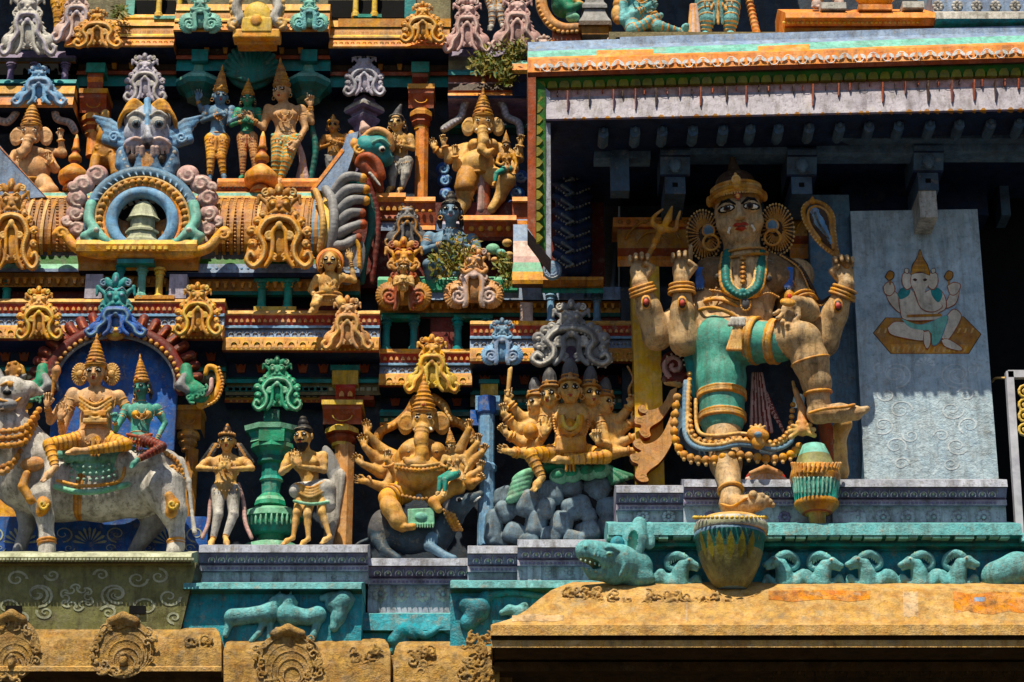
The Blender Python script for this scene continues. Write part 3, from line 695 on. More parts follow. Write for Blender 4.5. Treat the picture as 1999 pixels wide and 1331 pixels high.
cornice('cornice', 440, 742, 606, 60, 'striped cornice over the green pillar')
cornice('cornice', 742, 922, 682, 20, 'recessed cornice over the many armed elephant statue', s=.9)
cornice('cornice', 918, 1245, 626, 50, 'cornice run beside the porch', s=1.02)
m = MB()
for x0, x1, y, c in ((440, 640, 752, 'dullband'), (742, 918, 800, 'tealdark'), (975, 1238, 786, 'dullband')):
    m.mould(x0, x1, [(y, -20), (y+4, -14), (y+12, -14), (y+14, -24), (y+24, -26), (y+28, -20), (y+34, -22), (None, -60)], ['tealmid', 'tealdark', 'navy', c, 'gold', 'rust', 'navy'], dback=-60); row(m, x0+5, x1-5, y+19, -24, 13, 'block', 'olivepale', 3.6, dep=2); row(m, x0+5, x1-5, y+31, -20, 11, 'bead', 'gold', 2.6)
tb(m, 'string_course', 'thin shaded moulding on the niche wall')
# ---- storey of dark openings above the lower cornice
m = MB(); m.box(-420, 700, 500, 610, 8, -60, 'maroon'); m.box(745, 1240, 585, 700, -12, -60, 'maroon'); tb(m, 'window_storey', 'dark red wall with small openings')
for (x0, x1, yt, yb, d) in ((395, 503, 552, 602, 9), (572, 610, 552, 602, 9), (-20, 4, 552, 600, 9), (515, 552, 548, 600, 9), (762, 802, 622, 680, -11), (818, 840, 622, 680, -11), (902, 945, 622, 680, -11), (262, 290, 510, 580, 9), (300, 330, 510, 580, 9), (1045, 1080, 585, 640, -11), (1105, 1160, 585, 640, -11)):
    m = MB(); m.box(x0, x1, yt, yb, d, d-1, 'void'); tb(m, 'opening')
m = MB()
m.mould(-420, 330, [(455, 30), (478, 24), (480, 40), (500, 40), (515, 44), (524, 50), (530, 50), (532, 36), (560, 30), (None, 0)], ['greydark', 'petalgreen', 'greydark', 'petalgreen', 'palegreen', 'bluewhite', 'navy', 'ochre', 'navy'])
m.mould(330, 705, [(455, 30), (478, 24), (480, 40), (505, 40), (515, 48), (532, 52), (540, 50), (545, 34), (568, 26), (575, 30), (580, 20), (None, 0)], ['greydark', 'petalgreen', 'greydark', 'petalgreen', 'bluewhite', 'navy', 'navy', 'ochre', 'tealdark', 'tealdark', 'navy'])
row(m, -40, 330, 548, 35, 16, 'cup', 'gold', 5); row(m, 400, 690, 556, 32, 16, 'cup', 'gold', 5); row(m, 330, 700, 524, 50, 12, 'bead', 'skyblue', 3)
m.mould(738, 1240, [(560, 10), (585, 14), (588, 6), (600, -8), (610, -4), (618, -8), (None, -60)], ['bluewhite', 'navy', 'ochre', 'gold', 'tealdark', 'navy']); row(m, 745, 1235, 597, 2, 15, 'cup', 'gold', 4)
tb(m, 'cornice', 'thin yellow and green band under the barrel roof')
for i, (x, yt, yb, r, d, c) in enumerate([(14, 545, 603, 9, 20, 'teal'), (278, 512, 580, 9, 60, 'tealpale'), (312, 520, 582, 8, 60, 'paleyellow'), (236, 515, 560, 8, 60, 'tealmid'), (512, 545, 602, 9, 30, 'teal'), (563, 545, 602, 9, 30, 'teal'),
        (754, 618, 683, 8, 0, 'tealmid'), (808, 618, 683, 8, 0, 'tealmid'), (894, 618, 683, 8, 0, 'tealmid'), (950, 618, 683, 8, 0, 'tealmid'), (1075, 562, 630, 8, 20, 'skyblue'), (1165, 570, 630, 8, 14, 'steel')]):
    m = MB(); colonette(m, x, yt, yb, r, d, c); o = m.build('colonette', TW, smooth=False); o['label'] = c.replace('mid', '').replace('pale', 'pale ')+' painted colonette between openings'
for x0, x1, yt, yb, d, d0, c in ((495, 578, 598, 606, 42, 0, 'paleyellow'), (742, 826, 681, 688, 12, -20, 'yellow'), (878, 945, 681, 688, 12, -20, 'yellow'), (262, 340, 576, 583, 72, 0, 'gold'), (1000, 1090, 626, 633, 44, 0, 'yellow')):
    m = MB(); m.box(x0, x1, yt, yb, d, d0, c); tb(m, 'sill')
for x0, x1, yt, yb, d, d0, c in ((166, 200, 535, 582, 66, 0, 'lilac'), (330, 364, 535, 582, 66, 0, 'lilac'), (496, 584, 541, 549, 40, 8, 'teal'), (745, 820, 614, 621, 10, -20, 'teal'), (886, 962, 614, 621, 10, -20, 'teal'), (1015, 1040, 590, 628, 30, -10, 'palepink')):
    m = MB(); m.box(x0, x1, yt, yb, d, d0, c); tb(m, 'block')
# projecting bay under the great face
m = MB(); m.mould(150, 385, [(468, 95), (476, 100), (490, 96), (500, 80), (512, 66), (528, 60), (None, 8)], ['paleyellow', 'yellow', 'gold', 'ochre', 'ochre', 'navy'])
row(m, 205, 330, 483, 100, 12, 'block', 'paleyellow', 4, dep=2); m.box(228, 300, 505, 513, 84, 20, 'tealmid'); tb(m, 'balcony', 'yellow corbelled bay under the face arch')
# ---- barrel roof
m = MB(); rr = 74; prof = []
for i in range(15):
    t = math.radians(100-i*12); prof.append((452-70*math.sin(t)*.98, -20+rr*math.cos(t)))
m.mould(-420, 648, prof, 'vaultbrown', dback=-80)
BV = m
for x in list(range(60, 132, 15))+list(range(438, 500, 14))+list(range(598, 640, 14))+[20, 40, 610, 500, 515, 530, 545]:
    pr = [(y, d+5) for (y, d) in prof]; m.mould(x-3, x+3, pr, 'cream' if x % 2 else 'ochre', dback=-80)
    for (y, d) in spline([(a, b, 0) for a, b in prof[1:12]], 2)[::1] and [(q[0], q[1]) for q in spline([(a, b, 0) for a, b in prof[1:12]], 2)]: dome(m, x+7, y, d, 3, 3, 4, 'salmon', 6)
m.mould(636, 652, [(y, d+8) for y, d in prof], 'paleyellow', dback=-80); m.mould(618, 636, [(y, d+4) for y, d in prof], 'steel', dback=-80)
m.mould(-420, 650, [(374, -20), (376, -2), (382, 0), (386, 6), (390, 0)], ['cream', 'tealpale', 'cream', 'orange'])
tb(m, 'barrel_roof', 'brown barrel roof ribbed with beaded bands')
# ---- ledge of the upper tier, and the top cornice
m = MB(); m.mould(425, 735, [(348, -30), (354, -24), (364, -26), (374, -30), (378, -30), (None, -150)], ['orange', 'orange', 'rust', 'yellow', 'navy']); row(m, 430, 600, 366, -24, 8, 'bead', 'darkbrown', 2.5)
m.mould(735, 792, [(376, 0), (384, 6), (394, 0), (418, -10), (426, -6), (430, -10)], ['orange', 'orange', 'rust', 'rust', 'orange']); m.mould(790, 850, [(384, 0), (392, 6), (396, 0), (440, -8), (448, -4)], ['orange', 'orange', 'rust', 'orange'])
row(m, 740, 788, 406, 0, 10, 'petal', 'gold', 4); row(m, 794, 846, 412, 0, 12, 'bead', 'gold', 4)
m.mould(735, 1040, [(432, -20), (437, -12), (450, -12), (452, -20), (560, -24)], ['lilac', 'bluewhite', 'rust', 'maroon'])
m.mould(905, 1008, [(420, 24), (429, 30), (432, 22), (462, 8), (470, 4), (None, -30)], ['orange', 'orange', 'rust', 'maroon', 'navy']); row(m, 912, 1002, 446, 16, 18, 'bead', 'gold', 6)
m.mould(1000, 1040, [(384, 20), (392, 24), (396, 14), (428, 10), (430, 20), (440, 20), (None, -30)], ['orange', 'orange', 'rust', 'bluewhite', 'orange', 'navy'])
tb(m, 'ledge', 'orange ledge carrying the upper row of statues')
def topcornice(x0, x1, y, d, label, big=1):
    m = MB(); e = lambda v: y+v
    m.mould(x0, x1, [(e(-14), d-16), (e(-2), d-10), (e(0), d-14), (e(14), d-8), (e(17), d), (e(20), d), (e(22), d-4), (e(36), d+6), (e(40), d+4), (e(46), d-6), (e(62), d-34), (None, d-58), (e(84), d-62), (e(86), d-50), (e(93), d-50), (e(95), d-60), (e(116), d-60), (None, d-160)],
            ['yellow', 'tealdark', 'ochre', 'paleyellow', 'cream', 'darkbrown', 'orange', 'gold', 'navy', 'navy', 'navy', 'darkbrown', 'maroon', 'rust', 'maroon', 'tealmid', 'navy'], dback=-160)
    row(m, x0+4, x1-4, e(30), d+2, 11, 'wave', 'paleyellow', 5, dep=1.5); row(m, x0+40, x1-40, e(74), d-60, 32, 'cup', 'gold', 8); row(m, x0+4, x1-4, e(10), d-10, 9, 'block', 'salmon', 3, dep=1.5)
    tb(m, 'top_cornice', label)
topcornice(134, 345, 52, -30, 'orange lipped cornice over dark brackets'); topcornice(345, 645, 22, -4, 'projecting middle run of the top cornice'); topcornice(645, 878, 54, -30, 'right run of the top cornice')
m = MB()   # wall above the top cornice with openings
m.box(120, 880, -120, 40, -62, -260, 'dullband')
m.mould(240, 345, [(28, -50), (34, -44), (40, -46)], 'yellow'); m.box(262, 342, 0, 32, -58, -62, 'void'); m.box(640, 800, 0, 34, -58, -62, 'void'); m.box(245, 262, 0, 40, -48, -60, 'tealpale'); m.box(690, 745, 27, 33, -40, -60, 'teal')
for x in (312, 352, 695, 732): colonette(m, x, -30, 30, 6, -46, 'paleyellow')
m.box(300, 365, 30, 36, -40, -60, 'tealpale'); m.box(660, 880, 36, 52, -40, -60, 'gold'); m.box(790, 812, -10, 34, -50, -60, 'tealmid')
tb(m, 'upper_wall', 'wall with dark windows above the top cornice')
# ---- left edge bay behind the snake arch
m = MB()
m.mould(-420, 150, [(100, -60), (112, -50), (120, -55), (124, -70)], ['violet', 'greydark', 'gold']); m.box(-420, 150, 120, 160, -80, -150, 'void')
m.mould(-420, 150, [(155, -40), (162, -34), (166, -40), (168, -30), (182, -26), (186, -30), (190, -24), (204, -18), (210, -24), (None, -140)], ['tealmid', 'tealmid', 'darkbrown', 'yellow', 'gold', 'darkbrown', 'orange', 'salmon', 'navy'])
for x in (22, 68, 128): colonette(m, x, 120, 158, 7, -60, 'violet')
tb(m, 'side_bay', 'narrow bay at the left edge with small violet columns')
# ---- right bay of the upper tier
m = MB()
m.mould(876, 1045, [(96, -50), (110, -42), (118, -46), (136, -48), (140, -36), (146, -36), (148, -44), (160, -48), (163, -36), (176, -30), (180, -34), (186, -26), (192, -28), (None, -140)], ['violet', 'greydark', 'dullband', 'tealmid', 'tealmid', 'darkbrown', 'rust', 'pink', 'darkbrown', 'rust', 'orange', 'navy'])
m.mould(1000, 1045, [(118, -6), (124, 10), (136, 14), (144, 10), (160, -10), (188, -24), (None, -140)], ['tealpale', 'orange', 'gold', 'navy', 'navy', 'navy'])
row(m, 880, 1020, 212, -146, 28, 'block', 'violet', 5); m.box(876, 1045, 244, 249, -120, -150, 'tealdark')
m.mould(1040, 1160, [(96, 40), (104, 60), (116, 64)], ['gold', 'ochre'])
tb(m, 'side_bay', 'short bay with pink and orange bands left of the porch')
# ---- pillars
def pillar(name, label, x, yt, yb, D, capc, shaft, accents, w=18, base=True, capw=1.0, octo=True):
    t = thing(name, label, 'pillar', P(x, yb, D)); H = yb-yt
    m = MB(); W = w*capw
    m.box(x-W*1.55, x+W*1.55, yt, yt+9, D+W*1.6, D-40, accents[0]); 
    m.mould(x-W*1.45, x+W*1.45, [(yt+9, D+W*1.45), (yt+18, D+W*1.45), (yt+30, D+W*1.1), (yt+42, D+W*.85), (yt+48, D+W*.8)], [capc, capc, capc, capc], dback=D-40)
    arc(m, x, yt+30, D+W*1.32, W*.8, 3, accents[0], 180, 360, dep=2, sy=.6)
    m.lathe(x, [(yt+46, w*1.0), (yt+50, w*1.35), (yt+58, w*1.35), (yt+64, w*.95), (yt+70, w*1.15), (yt+80, w*.8), (yt+86, w*.8)], D, [accents[0], accents[0], capc, accents[1], capc, accents[0]], n=8 if octo else 20, ph=.5)
    m.build('capital', t); m = MB()
    m.lathe(x, [(yt+84, w*.80), (yb-(14 if base else 0), w*.80)], D, shaft, n=8 if octo else 20, ph=.5); m.build('shaft', t)
    if base: m = MB(); m.lathe(x, [(yb-14, w*1.1), (yb-8, w*1.25), (yb, w*1.25)], D, accents[1], n=8, ph=.5); m.build('base', t)
    return t
pillar('pillar', 'orange octagonal pillar right of the praying woman statue', 822, 163, 384, -60, 'rust', 'orange', ('gold', 'rust'), 17, base=False)
pillar('pillar', 'short orange pillar right of the left edge elephant statue', 182, 172, 300, -80, 'rust', 'orange', ('gold', 'orange'), 18, base=False)
pillar('pillar', 'stained orange pillar with red capital beside the bearded sage', 668, 780, 1064, 0, 'rust', 'salmon', ('paleyellow', 'rust'), 26, base=False)
m = MB()
m.box(645, 702, 712, 722, 8, -60, 'tealmid'); m.box(648, 699, 722, 750, 6, -60, 'paleyellow'); m.mould(655, 693, [(750, 12), (756, 14), (778, 2), (784, 2)], ['red', 'redpaint', 'rust']); m.box(624, 730, 752, 780, -20, -60, 'rust'); row(m, 658, 692, 768, 10, 12, 'petal', 'salmon', 5); row(m, 706, 728, 768, -20, 12, 'petal', 'salmon', 5)
m.box(935, 975, 740, 748, 8, -60, 'tealmid'); m.box(938, 972, 748, 772, 5, -60, 'paleyellow')
tb(m, 'bracket', 'small painted blocks over the pillars')
# teal corbel capitals under the top cornice
for x, l in ((390, 'teal corbel capital left of the blue skinned statue'), (603, 'teal corbel capital right of the raised hand')):
    t = thing('corbel', l, 'capital', P(x, 180, -90)); m = MB()
    m.box(x-16, x+16, 96, 118, -48, -140, 'tealmid'); m.lathe(x, [(118, 14), (126, 18), (138, 20), (142, 24)], -80, ['teal', 'tealpale', 'tealdark'], n=8, ph=.5); m.build('neck', t)
    m = MB(); m.lathe(x, [(138, 30), (142, 46), (148, 48), (158, 42), (176, 28), (186, 24)], -86, ['tealpale', 'tealpale', 'tealmid', 'tealdark', 'tealdark'], n=8, ph=.5); m.build('cushion', t)
m = MB(); m.box(168, 205, 122, 140, -50, -140, 'teal'); m.mould(172, 202, [(140, -56), (150, -50), (160, -60), (172, -60)], ['rust', 'orange', 'rust']); m.box(803, 838, 120, 140, -50, -140, 'teal'); m.mould(805, 836, [(140, -56), (150, -50), (163, -60)], ['rust', 'maroon']); tb(m, 'bracket', 'teal blocks over the orange pillars')
# ================================================================ mouldings and friezes below the statues
BS = thing('plinth', 'lavender and turquoise plinth mouldings under the lower statues', 'plinth', P(700, 1250, 100))
def lav(x0, x1, y, d, label, h=1.0, low=None, dl=None):
    m = MB(); e = lambda v: y+v*h
    m.mould(x0, x1, [(y-1, d-60), (y, d), (e(14), d+2), (e(16), d-4), (e(34), d-16), (e(38), d-22), (e(40), d-16), (e(50), d-16), (e(52), d-28), (low or e(75), d-30)], ['lavender', 'lavender', 'darkbrown', 'violet', 'violet', 'lilac', 'lilac', 'violet', 'lavender'], dback=-60)
    row(m, x0+5, x1-5, e(26), d-7, 19, 'egg', 'lilac', 9*h, m2='olivepale', dep=5); row(m, x0+4, x1-4, e(45), d-15, 8, 'block', 'violet', 2.6, dep=1.5)
    o = m.build('moulding', BS); o['label'] = label; return m
lav(398, 722, 1064, 150, 'lavender moulding under the sage')
lav(722, 916, 1090, 110, 'recessed lavender moulding under the mouse', low=1196)
lav(914, 1012, 1066, 140, 'short lavender moulding left of the rocks'); lav(1010, 1190, 1054, 158, 'lavender moulding under the rock mound', low=1138)
m = MB(); row(m, 722, 886, 1160, 80, 41, 'flower', 'white', 17, m2='lavender'); row(m, 1055, 1170, 1118, 128, 36, 'flower', 'lavender', 14); row(m, 640, 690, 1127, 120, 24, 'flower', 'lavender', 10)
for x in (410, 470, 560, 618): m.box(x-18, x+18, 1117, 1137, 124, 100, 'lavender')
m.box(1030, 1056, 1095, 1136, 136, 100, 'lavender'); o = m.build('rosette_band', BS)
lav(1200, 1332, 948, 205, 'lavender moulding at the left end of the porch base', h=.95); lav(1330, 1951, 936, 225, 'lavender moulding along the porch base', low=1024)
m = MB(); row(m, 1650, 1945, 1010, 196, 48, 'flower', 'lavender', 17); row(m, 1230, 1330, 1008, 180, 40, 'flower', 'lavender', 14); row(m, 1350, 1640, 1010, 196, 60, 'flower', 'violet', 14); m.box(1625, 1690, 1000, 1022, 200, 180, 'lavender'); m.build('rosette_band', BS)
m = MB()
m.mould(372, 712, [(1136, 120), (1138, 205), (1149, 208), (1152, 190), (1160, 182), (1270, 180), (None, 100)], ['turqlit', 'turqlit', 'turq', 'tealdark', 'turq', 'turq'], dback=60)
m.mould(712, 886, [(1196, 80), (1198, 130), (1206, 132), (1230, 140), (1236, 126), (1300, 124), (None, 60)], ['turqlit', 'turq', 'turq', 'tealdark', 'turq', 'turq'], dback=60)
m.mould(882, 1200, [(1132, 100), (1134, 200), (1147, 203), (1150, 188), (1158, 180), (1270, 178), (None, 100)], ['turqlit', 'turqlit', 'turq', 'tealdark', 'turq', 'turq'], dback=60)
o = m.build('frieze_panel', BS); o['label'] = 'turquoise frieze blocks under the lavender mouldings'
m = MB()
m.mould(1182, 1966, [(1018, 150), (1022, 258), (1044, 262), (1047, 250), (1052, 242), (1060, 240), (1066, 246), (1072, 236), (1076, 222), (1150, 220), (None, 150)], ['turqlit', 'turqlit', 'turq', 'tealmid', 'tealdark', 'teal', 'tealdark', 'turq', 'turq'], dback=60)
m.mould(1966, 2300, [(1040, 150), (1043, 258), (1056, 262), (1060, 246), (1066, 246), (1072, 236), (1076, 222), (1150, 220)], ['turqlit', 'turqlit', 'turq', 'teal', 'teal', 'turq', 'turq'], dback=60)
for i in range(36):                                   # chipped paint flakes along the rim
    x = 1190+i*22+rnd.uniform(-5, 5); m.box(x-9, x+9, 1043, 1049+rnd.uniform(-1, 2), 260, 240, 'tealpale')
o = m.build('frieze_panel', BS); o['label'] = 'long turquoise frieze panel under the porch'
# carved horses and creatures of the frieze: each a thing
def beast(name, label, pts_body, D, mat, legs=(), head=None, extra=(), cat='carving', group='turquoise animal carvings'):
    T = Sc(name, label, cat, pts_body[0][0], pts_body[0][1], D, group); T.cur['v'] = 1.7
    T.cap(pts_body, mat, 6)
    for l in legs: T.cap(l, mat, 4)
    for e in extra: T.tube(e[0], e[1], mat, r2=e[2])
    if head:
        T.cap(head, mat, 4); hx, hy, hd = head[1][:3]; q = head[0]; T.ell(hx, hy, hd+head[1][3]*.85, 2.4, 2.4, 2, 'tealdark'); T.cap([(hx, hy-head[1][3]*.7, hd, 3.4), (hx+2, hy-head[1][3]*1.5, hd-1, 2)], mat, 1)
        for i in range(7): t = i/6; T.cap([(q[0]+(hx-q[0])*t+8, q[1]+(hy-q[1])*t-2, hd+4, 3), (q[0]+(hx-q[0])*t+15, q[1]+(hy-q[1])*t+5, hd, 2)], 'tealpale', 1)
    T.build(); return T
G1 = 'turquoise animals on the lower frieze'
beast('horse_carving', 'turquoise relief of a running horse, left on the block under the sage', [(455, 1205, 4, 18), (500, 1200, 6, 16), (525, 1196, 6, 20), (535, 1180, 8, 12)], 180, 'turqlit', [[(520, 1205, 4, 9), (505, 1235, 4, 6), (490, 1252, 4, 5)], [(450, 1210, 4, 9), (440, 1240, 4, 6)], [(530, 1205, 4, 8), (525, 1245, 4, 5)]], [(535, 1180, 8, 11), (545, 1168, 10, 9), (532, 1172, 12, 6)], group=G1)
beast('horse_carving', 'turquoise relief of a horse looking back, middle of the block under the sage', [(560, 1200, 6, 22), (600, 1205, 6, 15), (620, 1200, 6, 18)], 180, 'turqlit', [[(556, 1215, 4, 8), (550, 1250, 4, 5)], [(620, 1212, 4, 9), (612, 1240, 4, 7), (600, 1255, 4, 5)]], [(558, 1195, 8, 16), (566, 1172, 10, 11), (548, 1168, 12, 9), (538, 1174, 12, 6)], group=G1)
beast('foliage_carving', 'turquoise carved leaf mass at the right of the horse block', [(650, 1180, 4, 16), (670, 1172, 6, 20), (660, 1205, 4, 14), (652, 1225, 6, 9)], 180, 'turqlit', extra=[([(630, 1168, 6), (655, 1160, 8), (690, 1170, 4)], 7, 4)], group=G1)
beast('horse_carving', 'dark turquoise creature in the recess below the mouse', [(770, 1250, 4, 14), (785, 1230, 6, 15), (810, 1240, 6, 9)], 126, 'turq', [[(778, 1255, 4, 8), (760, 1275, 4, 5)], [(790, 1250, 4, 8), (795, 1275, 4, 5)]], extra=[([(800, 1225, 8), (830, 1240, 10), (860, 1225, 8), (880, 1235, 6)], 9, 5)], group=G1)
beast('horse_carving', 'turquoise animal head peeping over the stone at the block under the rocks', [(985, 1228, 4, 14), (1005, 1215, 6, 12), (1015, 1195, 10, 12), (995, 1190, 12, 9), (980, 1196, 12, 6)], 180, 'turqlit', extra=[([(1010, 1188, 10), (1025, 1180, 10), (1030, 1192, 8)], 5, 3)], group=G1)
beast('foliage_carving', 'rough turquoise lump of foliage under the rock mound', [(910, 1180, 2, 18), (935, 1190, 4, 22), (915, 1215, 2, 16), (950, 1165, 2, 14)], 178, 'turq', extra=[([(960, 1160, 4), (1000, 1156, 6), (1060, 1165, 4)], 8, 5)], group=G1)
G2 = 'ram headed turquoise carvings on the porch frieze'
spots = ((1330, 1, 'ram carving', 'first from the boar head'), (1528, -1, '', 'just right of the pot'), (1608, 1, '', 'second right of the pot'), (1690, -1, '', 'facing left'), (1792, -1, '', 'facing left'), (1872, 1, '', 'nearest the elephant'))
labs = ['turquoise ram carving curled between boar head and pot', 'turquoise ram carving in shade just right of the flower pot', 'turquoise ram carving facing right, second from the pot', 'turquoise ram carving facing left, third right of the pot', 'turquoise ram carving facing left, second from the frieze elephant', 'turquoise ram carving facing right next to the frieze elephant']
for (x, s, _, _2), lb in zip(spots, labs):
    T = Sc('ram_carving', lb, 'carving', x, 1140, 222, G2); T.cur['v'] = 1.7; mt = 'turqlit'
    jx, jy = rnd.uniform(-3, 3), rnd.uniform(-4, 3)
    T.cap([(x-s*4, 1138, 14, 19), (x-s*2, 1118, 18, 15), (x+s*4, 1102+jy, 22, 12)], mt, 8); T.cap([(x+s*4, 1102+jy, 22, 12), (x+s*16+jx, 1096+jy, 26, 9.5), (x+s*34+jx, 1103+jy, 28, 5.5)], mt, 4); T.cap([(x+s*14, 1104+jy, 24, 6), (x+s*30, 1110+jy, 26, 4)], mt, 2)
    T.ell(x+s*15, 1091+jy, 34, 3.6, 3.2, 3, 'white'); T.ell(x+s*15, 1091+jy, 37, 1.8, 1.8, 1.5, 'tealdark'); T.cap([(x-s*20, 1138, 10, 18), (x-s*44, 1130+jy, 10, 17), (x-s*62, 1138, 8, 12)], mt, 6); T.cap([(x-s*40, 1120, 20, 10), (x-s*28, 1138, 22, 9)], mt, 3); T.cap([(x+s*14, 1142, 12, 9), (x+s*30, 1128, 14, 7), (x+s*38, 1140, 14, 5)], mt, 4)
    T.part('horn', 1.7); T.tube([(x+s*8, 1088+jy, 26), (x-s*8, 1081+jy, 24), (x-s*24, 1088, 18), (x-s*28, 1102, 14), (x-s*18, 1110, 14), (x-s*10, 1103, 14)], 7.5, mt, r2=4.5)
    for i in range(9): t = i/8; xx = x+s*6-s*t*34; T.ell(xx, 1083+jy+18*t*t, 30-14*t, 1.6, 7, 4, 'tealpale')
    T.build()
T = Sc('elephant_carving', 'turquoise elephant rump cut by the right edge of the frieze', 'carving', 1960, 1140, 222, G2); T.cap([(1945, 1125, 10, 30), (1985, 1112, 14, 34), (2020, 1115, 14, 34)], 'turqlit', 8); T.cap([(1945, 1130, 14, 14), (1935, 1148, 14, 10)], 'turqlit', 4); T.cap([(1985, 1130, 20, 14), (1980, 1150, 20, 11)], 'turqlit', 4); T.build()
T = Sc('boar_head', 'big turquoise boar head with raised ears at the porch corner', 'carving', 1200, 1140, 236); T.cur['v'] = 1.8; mt = 'turqlit'
T.cap([(1235, 1110, 10, 40), (1205, 1098, 34, 34), (1172, 1086, 52, 26), (1150, 1078, 62, 21), (1142, 1074, 66, 18)], mt, 14); T.cap([(1200, 1122, 36, 20), (1160, 1116, 50, 15), (1142, 1104, 58, 9)], mt, 8)
T.ell(1150, 1100, 66, 24, 8, 34, 'tealdark', a=14, op='s'); T.ell(1190, 1080, 70, 10, 8, 8, mt, k=2); T.ell(1189, 1081, 77, 5, 4, 4, 'tealpale'); T.ell(1189, 1081, 80, 2.6, 2.6, 2.6, 'tealdark'); T.ell(1136, 1064, 70, 6, 5, 6, mt, k=2)
for i in range(6): T.ell(1134+i*9, 1093+i*2.4, 84-i*4, 2.4, 3.6, 2.4, 'tealpale'); T.ell(1136+i*9, 1108+i*2, 78-i*4, 2.4, 3.2, 2.4, 'tealpale')
T.tube([(1176, 1072, 72), (1190, 1068, 76), (1206, 1076, 66)], 4, mt); T.ell(1143, 1068, 84, 3.5, 3, 3, 'tealdark'); [T.tube([(1158+k*7, 1064+k*2, 74-k*2), (1162+k*7, 1074+k*2, 80-k*3), (1160+k*7, 1084+k*2, 82-k*3)], 2, mt) for k in range(4)]; [T.tube([(1212+k*10, 1086, 62-k*8), (1218+k*10, 1104, 62-k*8), (1210+k*10, 1124, 56-k*8)], 3.4, mt) for k in range(3)]
T.ell(1245, 1130, 20, 34, 18, 24, mt, k=10)
T.part('ear', 1.8); T.cap([(1232, 1085, 30, 22), (1240, 1050, 30, 24), (1248, 1022, 26, 14)], mt, 8, fy=.6); T.ell(1234, 1058, 46, 11, 30, 8, 'tealdark', a=8, op='s'); T.cap([(1266, 1060, 22, 13), (1268, 1030, 20, 12)], mt, 4, fy=.6); T.cap([(1205, 1060, 40, 14), (1210, 1076, 40, 9)], 'turq', 4); T.build()
# ---- painted pedestal under the bull
PD = thing('painted_pedestal', 'olive pedestal painted with pale scrolls under the white bull', 'pedestal', P(180, 1220, 150))
m = MB(); m.mould(-420, 386, [(1076, 150), (1080, 224), (1087, 228), (1097, 226), (1100, 218), (None, 180)], ['olivepale', 'olivepale', 'olive', 'darkbrown', 'olive'], dback=100)
row(m, -10, 380, 1091, 228, 7, 'block', 'olivepale', 2.6, dep=1.5); m.build('slab', PD)
m = MB(); pr = [(1098, 212), (1230, 206)]
a0, a1, b0, b1 = P(-420, 1098, 205), P(384, 1098, 205), P(-420, 1232, 190), P(352, 1232, 190)
c1, e1 = P(384, 1098, 205)+np.array([0, .6, 0]), P(352, 1232, 190)+np.array([0, .6, 0])
m.add([a0, a1, b1, b0, c1, e1], [(0, 1, 2, 3), (1, 4, 5, 2)], ['olive', 'darkbrown']); m.build('panel', PD)
for x in (26, 268): m = MB(); m.box(x-16, x+16, 1182, 1198, 198, 190, 'void'); m.build('drain_hole', PD)
m = MB()
def dp(y): return 205-15*(y-1098)/134+.9
def scroll(m, x, y, R, s, mat, w=3, turns=1.3, a0=0, dd=None):
    n = int(turns*14); pts = []
    for i in range(n+1):
        t = i/n; th = math.radians(a0)+s*turns*2*math.pi*t; q = R*(1-.85*t); ww = w*(1-.6*t)
        pts.append((x+q*math.cos(th), y+q*.8*math.sin(th), x+(q-ww)*math.cos(th), y+(q-ww)*.8*math.sin(th)))
    vs = []
    for p in pts:
        for k in (0, 2): yy = p[k+1]; d_ = dd(yy) if dd else 0; vs.append(P(p[k], yy, d_))
    m.add(vs, [(2*i, 2*i+1, 2*i+3, 2*i+2) for i in range(n)], mat)
for cx in (150, -60, 360):
    for k in range(12):
        if cx == 150: t = k*math.pi/6; scroll(m, cx+24*math.cos(t), 1166+18*math.sin(t), 15, 1 if k % 2 else -1, 'olivepale', 5, .8, math.degrees(t)-90, dp)
for s in (-1, 1):
    for (ox, oy, R, a) in ((75, 1160, 34, 90), (78, 1160, 26, 60), (62, 1195, 20, 200), (118, 1130, 24, 0), (135, 1185, 30, 120), (110, 1205, 18, 30), (160, 1125, 22, 270), (48, 1122, 18, 180), (180, 1165, 26, 0), (190, 1205, 18, 90)):
        if -10 < 150+s*ox < 358: scroll(m, 150+s*ox, oy, R, s, 'olivepale', 6, 1.4, a, dp)
m.build('painted_scrolls', PD)
BN = thing('blue_backdrop', 'blue painted wall strip with pale scrolls behind the bull legs', 'panel', P(180, 1085, 60))
m = MB(); m.box(-420, 405, 1008, 1090, 60, -40, 'blue'); m.build('strip', BN)
m = MB()
for cx in (175, 40, 330):
    for k in range(9): t = math.radians(10+k*20); m.poly([(cx+8*math.cos(t), 1062-8*math.sin(t)), (cx+30*math.cos(t+.09), 1062-30*math.sin(t+.09)), (cx+34*math.cos(t), 1062-34*math.sin(t)), (cx+30*math.cos(t-.09), 1062-30*math.sin(t-.09))], 61, 60.2, 'olivepale')
    for s in (-1, 1): scroll(m, cx+s*52, 1042, 22, s, 'olivepale', 3.5, 1.4, 90, lambda y: 61); scroll(m, cx+s*40, 1070, 12, -s, 'olivepale', 2.5, 1.3, 0, lambda y: 61)
m.build('painted_scrolls', BN)
paint('ochrewash', (.60, .28, .06), .6, .4, .85, 1.2); paint('palewash', (.60, .44, .28), .5, .3, .85, 1.0)
